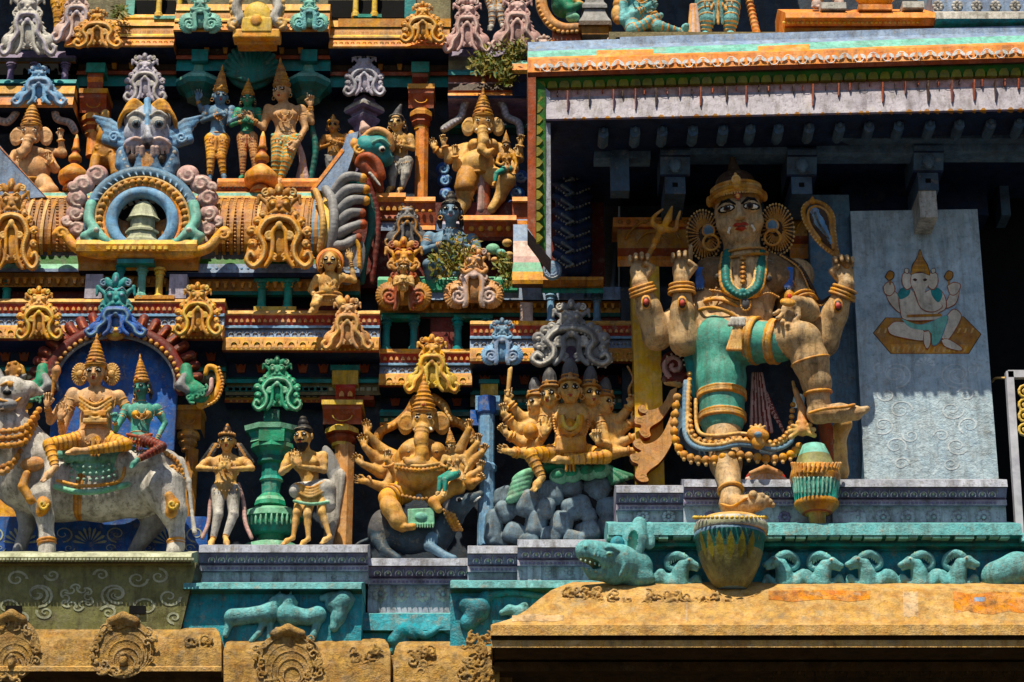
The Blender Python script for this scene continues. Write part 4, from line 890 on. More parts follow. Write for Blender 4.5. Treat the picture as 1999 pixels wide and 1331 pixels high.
# ---- stone eaves at the bottom
def eave(label, x0, x1, y, d, lip=88, name='stone_eave'):
    t = thing(name, label, 'eave', P((x0+x1)/2, y+90, d-40)); m = MB()
    xc = 24; L = []; R = []
    prof = [(0, -46, 20), (2, -30, 10), (10, -14, 4), (26, 2, 0), (50, 12, 0), (lip-12, 18, 0), (lip-10, 22, 0), (lip-2, 22, 0), (lip, 8, 0), (lip+10, -30, 0), (lip+60, -40, 0)]
    L = [(x0+r*1.1, y+a, d+b) for a, b, r in prof]; R = [(x1-r*1.1, y+a, d+b) for a, b, r in prof]
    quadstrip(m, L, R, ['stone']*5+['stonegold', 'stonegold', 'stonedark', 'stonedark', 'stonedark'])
    n = len(L)
    for side, Q in ((0, L), (1, R)):
        A = [P(*q) for q in Q]; B = [a+np.array([0, .8, 0]) for a in A]; m.add(A+B, [(i, i+1, n+i+1, n+i) for i in range(n-1)], 'stone')
    m.build('curved_block', t, smooth=False); return t
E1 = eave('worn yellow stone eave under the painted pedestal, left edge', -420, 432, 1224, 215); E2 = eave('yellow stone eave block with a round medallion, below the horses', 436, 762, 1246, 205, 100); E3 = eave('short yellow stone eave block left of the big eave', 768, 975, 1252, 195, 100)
m = MB(); m.mould(700, 1000, [(1275, 60), (1280, 150), (1400, 155)], ['stone', 'stone']); m.build('backing_block', E3)
def carving(t, name, x, y, d, rx, ry, mat='stone', seed=1, fig=True, label=None):
    T = Sc('tmp', '', '', x, y, d); T.o.parent = None; T.parts[0]['n'] = name; T.cur['v'] = 2.0
    T.ell(x, y, -2, rx, ry, 8, mat)
    for k in range(1, 6): 
        f = 1-k*.15; u = T.mm(x, y, 10); c = T.w(x+k*1.5, y+ry*.1*k, 3.6+k*.5); T.wtor(c, (0, 1, 0.001), rx*f*u, 1.5*u, mat, 0)
    if fig: T.ell(x, y+ry*.35, 12, rx*.3, ry*.34, 10, 'stonedark', op='s'); T.ell(x, y+ry*.42, 8, rx*.13, ry*.2, 8, mat); T.ell(x, y+ry*.2, 10, rx*.08, ry*.09, 6, mat)
    r2 = random.Random(seed)
    for k in range(34):
        a = r2.uniform(0, 2*math.pi); q = r2.uniform(.75, 1.05); T.spiral(x+rx*q*math.cos(a), y+ry*q*math.sin(a), 6, r2.uniform(5, 10), 2.2, mat, 1.0, r2.uniform(0, 360), r2.choice((-1, 1)))
    T.cap([(x-rx*.4, y-ry*.95, 4, 8), (x, y-ry*1.1, 8, 10), (x+rx*.4, y-ry*.95, 4, 8)], mat, 6)
    o = T.build(); ch = list(o.children)[0]; loc = np.array(o.location); ch.parent = t; ch.location = Vector(loc)-t.location; bpy.data.objects.remove(o)
    if label: ch['label'] = label
carving(E1, 'medallion', 240, 1266, 232, 62, 56, seed=2); carving(E1, 'medallion', 22, 1268, 228, 56, 62, seed=3); carving(E2, 'medallion', 562, 1290, 218, 66, 56, seed=4, fig=False)
def lichen(t, x0, x1, y0, y1, d, n, seed, mat='stone'):
    T = Sc('tmp', '', '', x0, y0, d); T.parts[0]['n'] = 'worn_relief'; T.cur['v'] = 1.8; r2 = random.Random(seed)
    for k in range(n):
        x, y = r2.uniform(x0, x1), r2.uniform(y0, y1); T.spiral(x, y, r2.uniform(-2, 2), r2.uniform(6, 13), 2.6, mat, r2.uniform(.6, 1.2), r2.uniform(0, 360), r2.choice((-1, 1)))
    o = T.build(); ch = list(o.children)[0]; loc = np.array(o.location); ch.parent = t; ch.location = Vector(loc)-t.location; bpy.data.objects.remove(o)
lichen(E1, 360, 410, 1245, 1290, 222, 26, 5); lichen(E2, 690, 740, 1262, 1320, 214, 26, 6); lichen(E3, 800, 850, 1262, 1320, 206, 22, 7); lichen(E3, 900, 962, 1240, 1331, 212, 60, 8)
# the big eave under the porch
BE = thing('stone_eave', 'long golden stone eave under the whole porch', 'eave', P(1500, 1265, 240)); m = MB()
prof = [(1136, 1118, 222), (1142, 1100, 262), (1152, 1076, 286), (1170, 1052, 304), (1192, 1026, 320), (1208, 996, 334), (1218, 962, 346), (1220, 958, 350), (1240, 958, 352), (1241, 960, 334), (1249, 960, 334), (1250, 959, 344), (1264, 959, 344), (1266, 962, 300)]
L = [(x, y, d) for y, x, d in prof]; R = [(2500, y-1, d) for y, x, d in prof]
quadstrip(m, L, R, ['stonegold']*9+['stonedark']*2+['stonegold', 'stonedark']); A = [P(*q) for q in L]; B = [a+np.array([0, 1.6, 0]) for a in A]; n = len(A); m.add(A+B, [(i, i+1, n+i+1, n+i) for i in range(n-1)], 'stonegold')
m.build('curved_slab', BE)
m = MB()
fp = lambda x, y: P(x, y, float(np.interp(y, [1136, 1142, 1152, 1170, 1192, 1208, 1218], [222, 262, 286, 304, 320, 334, 346]))+1.2)
def patch(x0, x1, ya, yb, mat, seed, jag=4):
    r2 = random.Random(seed); n = 9; top = [(x0+(x1-x0)*i/n, ya+r2.uniform(-jag, jag)) for i in range(n+1)]; bot = [(x0+(x1-x0)*i/n+r2.uniform(-jag, jag), yb+r2.uniform(-jag, jag)) for i in range(n+1)]
    rows = [[(a[0]+(b[0]-a[0])*k/5, a[1]+(b[1]-a[1])*k/5) for a, b in zip(top, bot)] for k in range(6)]
    m.add([fp(x, y) for rw in rows for x, y in rw], [(k*(n+1)+i, k*(n+1)+i+1, (k+1)*(n+1)+i+1, (k+1)*(n+1)+i) for k in range(5) for i in range(n)], mat)
patch(1860, 2100, 1156, 1196, 'ochrewash', 1); patch(1500, 1700, 1150, 1172, 'ochrewash', 2, 3); patch(1762, 1792, 1144, 1204, 'palewash', 3, 2); patch(1902, 1922, 1162, 1176, 'bluewhite', 4, 3); patch(1338, 1343, 1165, 1212, 'palewash', 5, 1); patch(1000, 1100, 1200, 1212, 'palewash', 6, 2)
m.build('paint_patches', BE)
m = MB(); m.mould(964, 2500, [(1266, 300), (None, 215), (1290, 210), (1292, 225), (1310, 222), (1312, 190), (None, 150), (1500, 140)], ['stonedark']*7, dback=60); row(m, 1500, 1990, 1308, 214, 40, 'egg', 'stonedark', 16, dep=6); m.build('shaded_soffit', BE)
lichen(BE, 1105, 1170, 1150, 1195, 302, 30, 9, 'stonegold'); lichen(BE, 1160, 1430, 1158, 1205, 306, 90, 10, 'stonegold')
# ================================================================ the shaded porch on the right
PO = thing('porch', 'deep shaded porch with painted eave over the giant guardian', 'porch', P(1500, 945, 40))
def X3(x, a, b):           # y along the sloping eave lines; a at x=1035, b at x=1999
    return a+(b-a)*(x-1035)/964
x0, x1 = 1030, 2500
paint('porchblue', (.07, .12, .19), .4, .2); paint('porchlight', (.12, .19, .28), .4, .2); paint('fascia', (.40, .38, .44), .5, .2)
prof = [(82, 50, 250, 'x'), (97, 66, 270, 'bluewhite'), (100, 69, 290, 'bluewhite'), (112, 82, 312, 'tealpale'), (116, 86, 328, 'orange'), (141, 112, 332, 'orange'), (150, 121, 326, 'rust'), (153, 124, 318, 'darkbrown'), (173, 147, 308, 'petalgreen'), (176, 150, 304, 'rust'), (190, 166, 308, 'pink'), (212, 190, 315, 'fascia'), (232, 212, 322, 'fascia'), (236, 216, 318, 'violet')]
m = MB(); L = [(x0 if i < 7 else 1045 if i < 9 else 1066, y, d) for i, (y, y2, d, c) in enumerate(prof)]; R = [(x1, X3(x1, y, y2), d) for y, y2, d, c in prof]
quadstrip(m, L, R, [c for *_, c in prof[1:]])
m.add([P(1030, 82, 250), P(1030, 112, 312), P(1030, 141, 332), P(1030, 141, 330)+np.array([0, .8, 0]), P(1030, 82, 250)+np.array([0, .6, 0])], [(0, 1, 2, 3, 4)], 'orange')
o = m.build('eave', PO); o['label'] = 'eave banded orange, green petals and pale lilac'
m = MB(); leafrow(m, 1040, 2010, X3(1040, 129, 100), 334.5, 27, 'whitewash', y1=X3(2010, 129, 100), s=9)
m.build('vine_pattern', PO)
m = MB()
for i in range(43):
    x = 1055+i*23.2; m.poly([(x-10, X3(x, 172, 146)), (x-9, X3(x, 164, 138)), (x-4, X3(x, 157, 131)), (x, X3(x, 154, 128)), (x+5, X3(x, 157, 131)), (x+9, X3(x, 164, 138)), (x+10, X3(x, 172, 146))], 315, 300, 'petalyellow')
for i in range(14):
    y = 190+i*21; m.poly([(1047, y-9), (1053, y-7), (1060, y), (1053, y+8), (1047, y+10)], 318, 308, 'petalyellow')
m.build('petal_band', PO)
m = MB()                                                      # rust drips and broken edge of the lilac band
for i in range(42):
    x = 1085+i*22+rnd.uniform(-4, 4); l = rnd.uniform(10, 42) if i % 2 else rnd.uniform(5, 16); yt = X3(x, 178, 152); w = rnd.uniform(.8, 1.6)
    m.poly([(x-w, yt), (x+w, yt), (x+w*.6, yt+l), (x-w*.6, yt+l)], 311.5+l*.28+1.0, 300, 'rust' if i % 3 else 'darkbrown')
for i in range(40): x = 1100+i*23+rnd.uniform(-8, 8); r = rnd.uniform(3, 7); yb = X3(x, 233, 213); m.poly([(x-r, yb), (x-r*.3, yb-r*.7), (x+r*.4, yb-r*.6), (x+r, yb)], 325, 312, 'ochre')
m.build('rust_drips', PO)
m = MB()                                                      # left flank of the eave
m.add([P(1030, 150, 328), P(1046, 150, 328), P(1046, 468, 310), P(1030, 445, 308)], [(0, 1, 2, 3)], 'rust'); m.add([P(1046, 153, 320), P(1065, 170, 318), P(1065, 492, 306), P(1046, 468, 308)], [(0, 1, 2, 3)], 'petalgreen')
m.add([P(1065, 172, 314), P(1074, 180, 312), P(1076, 506, 302), P(1065, 494, 304)], [(0, 1, 2, 3)], 'lavender')
A = [P(1030, 141, 330), P(1030, 447, 308), P(1076, 507, 302), P(1076, 234, 296)]; B = [a+np.array([0, .35, 0]) for a in A]; m.add(A+B, [(0, 1, 5, 4), (1, 2, 6, 5), (2, 3, 7, 6)], ['rust', 'navy', 'navy']); m.build('eave_flank', PO)
m = MB()                                                      # soffit, beams, back wall
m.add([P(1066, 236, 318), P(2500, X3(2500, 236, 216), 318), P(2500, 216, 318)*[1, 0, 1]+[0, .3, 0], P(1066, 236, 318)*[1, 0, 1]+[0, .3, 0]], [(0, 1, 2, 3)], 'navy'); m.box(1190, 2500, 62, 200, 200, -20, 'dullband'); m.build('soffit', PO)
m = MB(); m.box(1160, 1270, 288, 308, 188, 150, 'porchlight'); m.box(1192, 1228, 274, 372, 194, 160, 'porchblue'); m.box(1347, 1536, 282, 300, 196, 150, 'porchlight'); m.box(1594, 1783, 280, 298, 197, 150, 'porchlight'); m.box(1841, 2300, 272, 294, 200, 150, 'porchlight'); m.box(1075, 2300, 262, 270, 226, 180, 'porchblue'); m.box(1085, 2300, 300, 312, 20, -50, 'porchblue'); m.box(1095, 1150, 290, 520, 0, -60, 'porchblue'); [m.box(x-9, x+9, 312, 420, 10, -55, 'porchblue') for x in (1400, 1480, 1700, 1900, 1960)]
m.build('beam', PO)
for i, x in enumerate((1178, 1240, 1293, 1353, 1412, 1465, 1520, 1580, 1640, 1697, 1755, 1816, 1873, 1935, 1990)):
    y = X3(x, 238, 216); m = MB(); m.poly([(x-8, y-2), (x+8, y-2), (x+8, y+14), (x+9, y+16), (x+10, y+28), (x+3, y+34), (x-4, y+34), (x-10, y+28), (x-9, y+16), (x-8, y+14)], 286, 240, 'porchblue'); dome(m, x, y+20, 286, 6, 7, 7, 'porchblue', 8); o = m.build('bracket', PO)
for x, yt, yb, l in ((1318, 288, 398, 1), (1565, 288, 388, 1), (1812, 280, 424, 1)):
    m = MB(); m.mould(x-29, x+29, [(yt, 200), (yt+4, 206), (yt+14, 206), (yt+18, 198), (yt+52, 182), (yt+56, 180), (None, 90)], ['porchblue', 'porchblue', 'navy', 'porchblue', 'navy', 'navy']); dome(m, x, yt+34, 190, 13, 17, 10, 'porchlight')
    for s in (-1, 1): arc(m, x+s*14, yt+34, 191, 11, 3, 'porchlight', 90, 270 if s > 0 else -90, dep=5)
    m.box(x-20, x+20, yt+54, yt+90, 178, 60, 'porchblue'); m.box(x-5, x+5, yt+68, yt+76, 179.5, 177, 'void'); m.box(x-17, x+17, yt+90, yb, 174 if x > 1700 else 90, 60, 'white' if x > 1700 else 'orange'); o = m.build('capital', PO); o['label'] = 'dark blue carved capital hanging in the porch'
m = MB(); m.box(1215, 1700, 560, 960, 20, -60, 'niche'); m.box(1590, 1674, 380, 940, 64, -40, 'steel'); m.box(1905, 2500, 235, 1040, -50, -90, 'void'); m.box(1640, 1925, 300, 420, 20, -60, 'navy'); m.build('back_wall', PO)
def opillar(label, x0, x1, y0, y1, d, bulge=True):
    t = thing('porch_pillar', label, 'pillar', P((x0+x1)/2, y1, d)); m = MB(); xm = (x0+x1)/2
    m.box(x0-8, x1+8, y0, y0+18, d+14, d-60, 'orange'); row(m, x0-2, x1+2, y0+9, d+14, 16, 'bead', 'ochre', 5)
    m.mould(x0, x1, [(y0+18, d+8), (y0+24, d+12), (y0+60, d+14), (y0+76, d+2), (y0+84, d-4), (y1, d-6)], ['rust', 'ochre', 'rust', 'orange', 'orange'])
    arc(m, xm, y0+62, d+14, (x1-x0)*.42, 5, 'gold', 20, 160, dep=4); arc(m, xm, y0+62, d+14, (x1-x0)*.25, 4, 'gold', 20, 160, dep=4); m.build('capital', t)
    return t
opillar('carved orange pillar top behind the trident hand', 1205, 1345, 424, 520, 40); opillar('carved orange pillar top behind the club', 1540, 1650, 400, 505, 40)
m = MB(); t = thing('mural', 'pale blue wall panel painted with a seated elephant figure', 'panel', P(1800, 935, 100))
a = P(1660, 412, 96); b = P(1908, 408, 96); c = P(1950, 940, 108); e = P(1688, 942, 108)
m.add([a, b, c, e]+[p+np.array([0, .5, 0]) for p in (a, b, c, e)], [(0, 1, 2, 3), (1, 5, 6, 2), (0, 3, 7, 4), (0, 4, 5, 1)], ['panelblue', 'steeldark', 'steel', 'steel']); m.build('slab', t); PN = t
def pd(y): return 96+12*(y-412)/528
# painted elephant figure: thin layers of paint
m = MB(); lay = [0]
def paintpoly(pts, mat, sm=True, out=None):
    q = [p[:2] for p in spline([(x, y, 0) for x, y in list(pts)+[pts[0]]], 5)][:-1] if sm else pts
    lay[0] += .035
    if out:
        cx = sum(p[0] for p in q)/len(q); cy = sum(p[1] for p in q)/len(q); o_ = [(cx+(p[0]-cx)*(1+2.2/max(8, abs(p[0]-cx)+abs(p[1]-cy))), cy+(p[1]-cy)*(1+2.2/max(8, abs(p[0]-cx)+abs(p[1]-cy)))) for p in q]
        m.add([P(x, y, pd(y)+.3+lay[0]) for x, y in o_], [tuple(range(len(o_)))], out); lay[0] += .035
    m.add([P(x, y, pd(y)+.3+lay[0]) for x, y in q], [tuple(range(len(q)))], mat)
W_ = 'paintskin'
paintpoly([(1706, 650), (1730, 620), (1790, 622), (1880, 618), (1914, 652), (1890, 690), (1740, 690)], 'ochre', False, 'darkbrown'); paintpoly([(1738, 672), (1890, 672), (1888, 690), (1742, 690)], 'gold', False)
for i in range(15): paintpoly([(1716+i*13, 640), (1720+i*13, 640), (1716+i*13, 650), (1712+i*13, 650)], 'cream', False); paintpoly([(1744+i*10, 676), (1748+i*10, 676), (1744+i*10, 687), (1740+i*10, 687)], 'cream', False)
paintpoly([(1738, 562), (1732, 580), (1750, 605), (1768, 612), (1768, 596), (1748, 570)], W_, out='rust'); paintpoly([(1852, 600), (1866, 590), (1872, 566), (1860, 562), (1850, 585), (1840, 600)], W_, out='rust')
paintpoly([(1725, 560), (1732, 552), (1742, 552), (1746, 566), (1738, 576), (1728, 572)], W_, out='rust'); paintpoly([(1850, 558), (1862, 552), (1874, 556), (1868, 572), (1856, 574)], W_, out='rust')
for x in (1735, 1850): paintpoly([(x-1, 530), (x+6, 530), (x+4, 556), (x+1, 556)], 'ochre', False); paintpoly([(x-6, 540), (x, 530), (x+9, 532), (x+8, 542), (x, 546)], 'ochre', out='darkbrown')
paintpoly([(1755, 570), (1770, 562), (1795, 575), (1825, 562), (1842, 575), (1846, 600), (1830, 612), (1838, 622), (1770, 624), (1758, 605)], W_, out='rust')
paintpoly([(1752, 575), (1760, 562), (1776, 564), (1774, 576), (1758, 584)], 'tealmid'); paintpoly([(1816, 564), (1832, 562), (1840, 574), (1832, 590), (1820, 578)], 'tealmid')
paintpoly([(1733, 640), (1750, 628), (1790, 636), (1806, 652), (1802, 664), (1770, 660), (1740, 652)], W_, out='rust'); paintpoly([(1846, 620), (1862, 604), (1876, 616), (1866, 640), (1850, 662), (1838, 655)], W_, out='rust')
paintpoly([(1760, 622), (1800, 634), (1848, 616), (1842, 645), (1832, 668), (1820, 672), (1816, 648), (1780, 640)], 'tealpale', out='steel'); paintpoly([(1804, 648), (1814, 648), (1816, 668), (1810, 680), (1804, 668)], W_, out='rust'); paintpoly([(1838, 664), (1850, 662), (1876, 678), (1872, 684), (1846, 676)], W_, out='rust')
for s in (-1, 1): paintpoly([(1796+s*18, 534), (1796+s*32, 534), (1796+s*34, 552), (1796+s*26, 564), (1796+s*16, 556)], W_, out='rust'); paintpoly([(1796+s*22, 526), (1796+s*28, 524), (1796+s*30, 530), (1796+s*24, 533)], W_, out='darkbrown')
paintpoly([(1780, 534), (1812, 534), (1814, 552), (1806, 568), (1810, 590), (1824, 598), (1836, 592), (1838, 600), (1820, 608), (1798, 600), (1786, 570), (1778, 552)], W_, out='rust')
for s in (-1, 1): paintpoly([(1796+s*5, 546), (1796+s*10, 543), (1796+s*14, 546), (1796+s*9, 549)], 'darkbrown')
paintpoly([(1778, 536), (1782, 518), (1790, 504), (1796, 488), (1802, 504), (1810, 518), (1814, 536), (1796, 530)], 'ochre', out='darkbrown')
for i in range(4): paintpoly([(1782+i*3, 528-i*9), (1810-i*3, 528-i*9), (1809-i*3, 525-i*9), (1783+i*3, 525-i*9)], 'gold', False)
paintpoly([(1770, 614), (1838, 612), (1838, 617), (1770, 619)], 'ochre', False)
m.build('painted_figure', PN)
m = MB(); f = lambda y: pd(y)+.7
for s in (-1, 1):
    for (ox, oy, R, a) in ((60, 730, 36, 90), (62, 732, 24, 60), (78, 770, 20, 200), (50, 800, 26, 0), (84, 830, 24, 120), (60, 870, 24, 30), (90, 720, 16, 270), (30, 850, 18, 180), (48, 905, 18, 0)):
        scroll(m, 1808+s*ox, oy, R, s, 'faintwhite', 3.6, 1.5, a, f)
for k in range(7): t = math.radians(k*30); m.poly([(1806+6*math.cos(t), 712-6*math.sin(t)), (1806+17*math.cos(t+.2), 712-14*math.sin(t+.2)), (1806+20*math.cos(t), 712-17*math.sin(t)), (1806+17*math.cos(t-.2), 712-14*math.sin(t-.2))], f(705), f(705)-.5, 'faintwhite')
m.build('painted_scrolls', PN)
m = MB(); t = thing('yellow_pillar', 'plain yellow pillar at the left edge of the porch', 'pillar', P(1262, 945, 110)); m.box(1238, 1292, 520, 948, 100, 20, 'brightyellow'); m.build('shaft', t)
# silver rail at the right edge
t = thing('metal_gate', 'silver metal gate frame at the right edge', 'gate', P(1990, 1040, 130)); m = MB(); m.box(1968, 2200, 722, 736, 150, 138, 'railsilver')
a, b = P(1964, 724, 150), P(1984, 1040, 150); w2 = np.array([.07, 0, 0]); dd = np.array([0, .07, 0]); m.add([a, a+w2, b+w2, b, a+dd, a+w2+dd, b+w2+dd, b+dd], [(0, 1, 2, 3), (1, 5, 6, 2), (4, 0, 3, 7)], 'railsilver'); m.build('frame', t)
T = Sc('x', '', '', 1992, 760, 146); T.parts[0]['n'] = 'gilt_scroll'
for i in range(4): T.spiral(2000, 765+i*24, 0, 13, 3, 'paleyellow', 1.4, 90 if i % 2 else -90, 1 if i % 2 else -1)
o = T.build(); ch = list(o.children)[0]; loc = np.array(o.location); ch.parent = t; ch.location = Vector(loc)-t.location; bpy.data.objects.remove(o)
T = Sc('iron_hook', 'thin pale iron rod beside the gate', 'hook', 1950, 740, 60); T.tube([(1936, 745, 0), (1945, 738, 30), (1968, 738, 84)], 2.2, 'cream'); T.build()
# things along the porch roof
m = MB(); t = thing('roof_parapet', 'weathered painted parapet on the porch roof', 'parapet', P(1500, 90, 240))
quadstrip(m, [(1195, 74, 150), (1210, 72, 262), (1210, 97, 266), (1205, 100, 240)], [(2500, 34, 150), (2500, 36, 262), (2500, 58, 266), (2500, 60, 240)], ['cream', 'bluewhite', 'darkbrown']); m.build('strip', t)
m = MB(); quadstrip(m, [(1290, 96, 300), (1290, 110, 324)], [(1700, 86, 300), (1700, 96, 324)], ['tealpale']); quadstrip(m, [(1165, 98, 302), (1165, 115, 326)], [(1275, 96, 302), (1275, 112, 326)], ['orange']); quadstrip(m, [(1480, 90, 303), (1480, 103, 327)], [(1580, 86, 303), (1580, 100, 327)], ['orange']); m.build('paint_patch', t)
m = MB(); t = thing('orange_plinth', 'bright orange stepped plinth on the porch roof', 'plinth', P(1650, 70, 200)); m.mould(1518, 1806, [(18, 150), (24, 258), (34, 262), (38, 250), (50, 244), (54, 236), (66, 232)], ['orange', 'orange', 'gold', 'orange', 'rust', 'ochre'], dback=100); row(m, 1526, 1796, 44, 248, 9, 'bead', 'paleyellow', 3.2); m.build('plinth_block', t)
m = MB(); t = thing('blue_plinth', 'sky blue plinth with white rosettes at the top right corner', 'plinth', P(1900, 70, 200)); m.mould(1806, 2400, [(-60, 200), (-20, 240), (22, 244), (24, 268), (36, 270), (38, 262), (62, 236), (64, 250), (80, 252)], ['skyblue', 'bluewhite', 'white', 'white', 'turq', 'turq', 'turq', 'turq'], dback=100); row(m, 1812, 2000, 11, 244, 37, 'flower', 'white', 12, m2='white'); row(m, 1815, 2010, 71, 252, 15, 'bead', 'skyblue', 4); m.build('plinth_block', t)
# ================================================================ the giant guardian of the porch
T = Sc('guardian_statue', 'giant fanged guardian statue in teal shorts with one leg raised under the porch', 'statue', 1425, 985, 150); T.cur['v'] = 1.7
paint('chestbrown', (.20, .13, .075), .7, .3); sk = 'skinpale'
T.cap([(1428, 640, 0, 62), (1450, 580, 6, 58), (1462, 540, 4, 60)], sk, 20, fy=.75)
T.ell(1466, 536, 0, 100, 42, 42, 'chestbrown', k=18); T.ell(1386, 532, 2, 30, 30, 28, 'chestbrown', k=12); T.ell(1556, 538, -4, 34, 34, 28, sk, k=12); T.ell(1452, 615, 24, 56, 40, 34, sk, k=16)
for x, y in ((1403, 538), (1506, 542)): T.ell(x, y, 26, 42, 32, 24, 'chestbrown', k=14)
for x, y in ((1402, 540), (1500, 544)): T.ell(x, y, 51, 7, 7, 4, 'hair'); 
T.ell(1456, 622, 58, 5, 5, 5, 'darkbrown')
T.cap([(1452, 520, 8, 40), (1448, 480, 14, 36)], sk, 10)
H = Head(T, 1442, 421, 34, 116, -5, 14, -4); f = H
f.ell(0, .06, -.06, .40, .44, .42, sk); f.ell(0, -.20, .05, .37, .31, .32, sk, .12); f.ell(0, -.41, .19, .20, .10, .14, sk, .1)
for s in (-1, 1): f.ell(s*.24, -.15, .20, .16, .16, .13, sk, .08)
f.cap([(0, .12, .34, .04), (0, -.06, .43, .055)], sk, .05); f.ell(0, -.10, .43, .085, .055, .07, sk, .03)
for s in (-1, 1): f.ell(s*.06, -.11, .42, .04, .035, .05, sk, .02)
f.ell(0, -.25, .32, .17, .07, .08, sk, .05)
f.cap([(-.16, -.245, .33, .014), (-.06, -.22, .395, .034), (0, -.23, .40, .026), (.06, -.22, .395, .034), (.16, -.245, .33, .014)], 'lips', .01)
f.cap([(-.12, -.27, .34, .014), (0, -.295, .40, .042), (.12, -.27, .34, .014)], 'lips', .01)
f.ell(0, -.26, .425, .12, .008, .02, 'darkbrown')
for s in (-1, 1):
    f.cap([(s*.19, -.26, .36, .022), (s*.22, -.33, .36, .018), (s*.19, -.37, .36, .006)], 'eyewhite')
    a = 10*s
    f.ell(s*.205, .075, .31, .155, .105, .10, sk, .03, 'u', a); f.ell(s*.205, .07, .335, .148, .076, .092, 'black', 0, 'u', a); f.ell(s*.205, .066, .348, .130, .056, .092, 'eyewhite', 0, 'u', a)
    f.ell(s*.19-.01, .07, .437, .060, .064, .022, 'darkbrown'); f.ell(s*.19-.01, .07, .452, .034, .036, .018, 'black'); f.ell(s*.19+.005, .085, .466, .009, .009, .008, 'eyewhite')
    f.cap([(s*.06, .14, .38, .016), (s*.16, .215, .37, .024), (s*.27, .205, .31, .02), (s*.35, .13, .22, .008)], 'black')
f.ell(0, .26, .385, .055, .065, .03, 'red'); f.ell(0, .26, .41, .03, .035, .02, 'yellow')
# arms
sh1 = (1385, 548, 0)
def arm(s0, el, wr, r, hd, pose, th, sz=62, yw=0):
    T.cap([(*s0, r*1.15), (*el, r*1.0)], sk, 8); T.cap([(*el, r*1.02), (el[0]*.5+wr[0]*.5, el[1]*.5+wr[1]*.5, el[2]*.5+wr[2]*.5+3, r*.88), (*wr, r*.58)], sk, 8)
    hand(T, wr, hd, sz, sk, pose, th, yw)
arm((1372, 590, -10), (1283, 655, 10), (1249, 552, 44), 28, 92, 'curl', 1, 96); arm((1382, 570, -4), (1335, 668, 30), (1330, 548, 50), 26, 88, 'point', 1, 96)
arm((1545, 590, -20), (1608, 668, 0), (1652, 556, 40), 28, 94, 'curl', -1, 96)
arm((1552, 560, 0), (1578, 608, 34), (1554, 588, 116), 20, 232, 'relax', -1, 84, 0)
# legs
T.cap([(1400, 660, 20, 46), (1530, 664, 90, 34), (1570, 664, 104, 32)], sk, 14); T.cap([(1570, 664, 104, 32), (1582, 705, 98, 35), (1594, 748, 92, 28), (1598, 780, 88, 21)], sk, 10)
T.ell(1566, 652, 118, 26, 22, 22, sk, k=10)
T.cap([(1598, 786, 88, 22), (1600, 806, 86, 20)], sk, 8); T.cap([(1594, 808, 84, 19), (1640, 806, 92, 18), (1670, 806, 98, 15)], sk, 8)
for i, (x, y) in enumerate(((1692, 798), (1687, 803), (1680, 808), (1672, 811), (1664, 813))): T.cap([(1655, 806, 96, 9), (x, y, 104-i*1.5, 6.2-i*.5)], sk, 2); T.ell(x, y, 105-i*1.5, 6.5-i*.4, 6-i*.4, 6, sk)
T.cap([(1405, 700, 20, 48), (1410, 800, 28, 38), (1412, 850, 34, 33), (1417, 905, 62, 30), (1427, 962, 106, 19)], sk, 10)
T.cap([(1427, 966, 112, 20), (1424, 984, 116, 19), (1458, 986, 142, 19), (1480, 980, 150, 18)], sk, 8)
for i, (x, y, r) in enumerate(((1470, 966, 8.5), (1487, 968, 6.5), (1496, 973, 6), (1503, 979, 5.6), (1508, 986, 5.2))): T.cap([(1466, 978, 148, 10), (x, y, 160-i*2, r)], sk, 3); T.ell(x, y, 162-i*2, r*1.05, r*1.05, r, sk)
# shorts
T.part('shorts', 1.8)
T.cap([(1400, 652, 12, 40), (1402, 666, 22, 48), (1460, 668, 58, 42), (1522, 667, 84, 40)], 'bodyteal', 12); T.cap([(1402, 668, 18, 50), (1408, 740, 26, 47), (1410, 820, 30, 43)], 'bodyteal', 10); T.cap([(1370, 700, -10, 34), (1376, 760, -6, 28)], 'tealmid', 8)
for (p, q, t, r_) in (((1460, 664, 58), (1522, 667, 84), .20, 45), ((1460, 664, 58), (1522, 667, 84), .85, 42), ((1408, 740, 26), (1410, 820, 30), .42, 46), ((1408, 740, 26), (1410, 820, 30), .95, 44)):
    for dt, c, rr in ((-.06, 'gold', 3.4), (.0, 'cream', 3.0), (.06, 'gold', 3.4)): T.ring(p, q, t+dt*(1 if q[1] > 700 else 1.5), r_, rr, c)
T.ring((1418, 606, 4), (1404, 660, 14), .1, 52, 3.6, 'cream'); T.ring((1420, 606, 0), (1400, 650, 20), .40, 53, 3.5, 'gold'); T.ring((1420, 600, 0), (1396, 656, 20), .68, 53, 4, 'gold')
T.part('tassel', 1.7)
for i in range(6): T.cap([(1436+i*2, 632, 96, 3), (1420+i*5.2, 680, 100, 3)], 'cream', 0); T.ell(1420+i*5.2, 682, 100, 3.6, 4, 3.6, 'gold')
for i in range(5): T.cap([(1430+i*5, 624, 98, 6), (1424+i*7, 634, 100, 4)], 'white', 1)
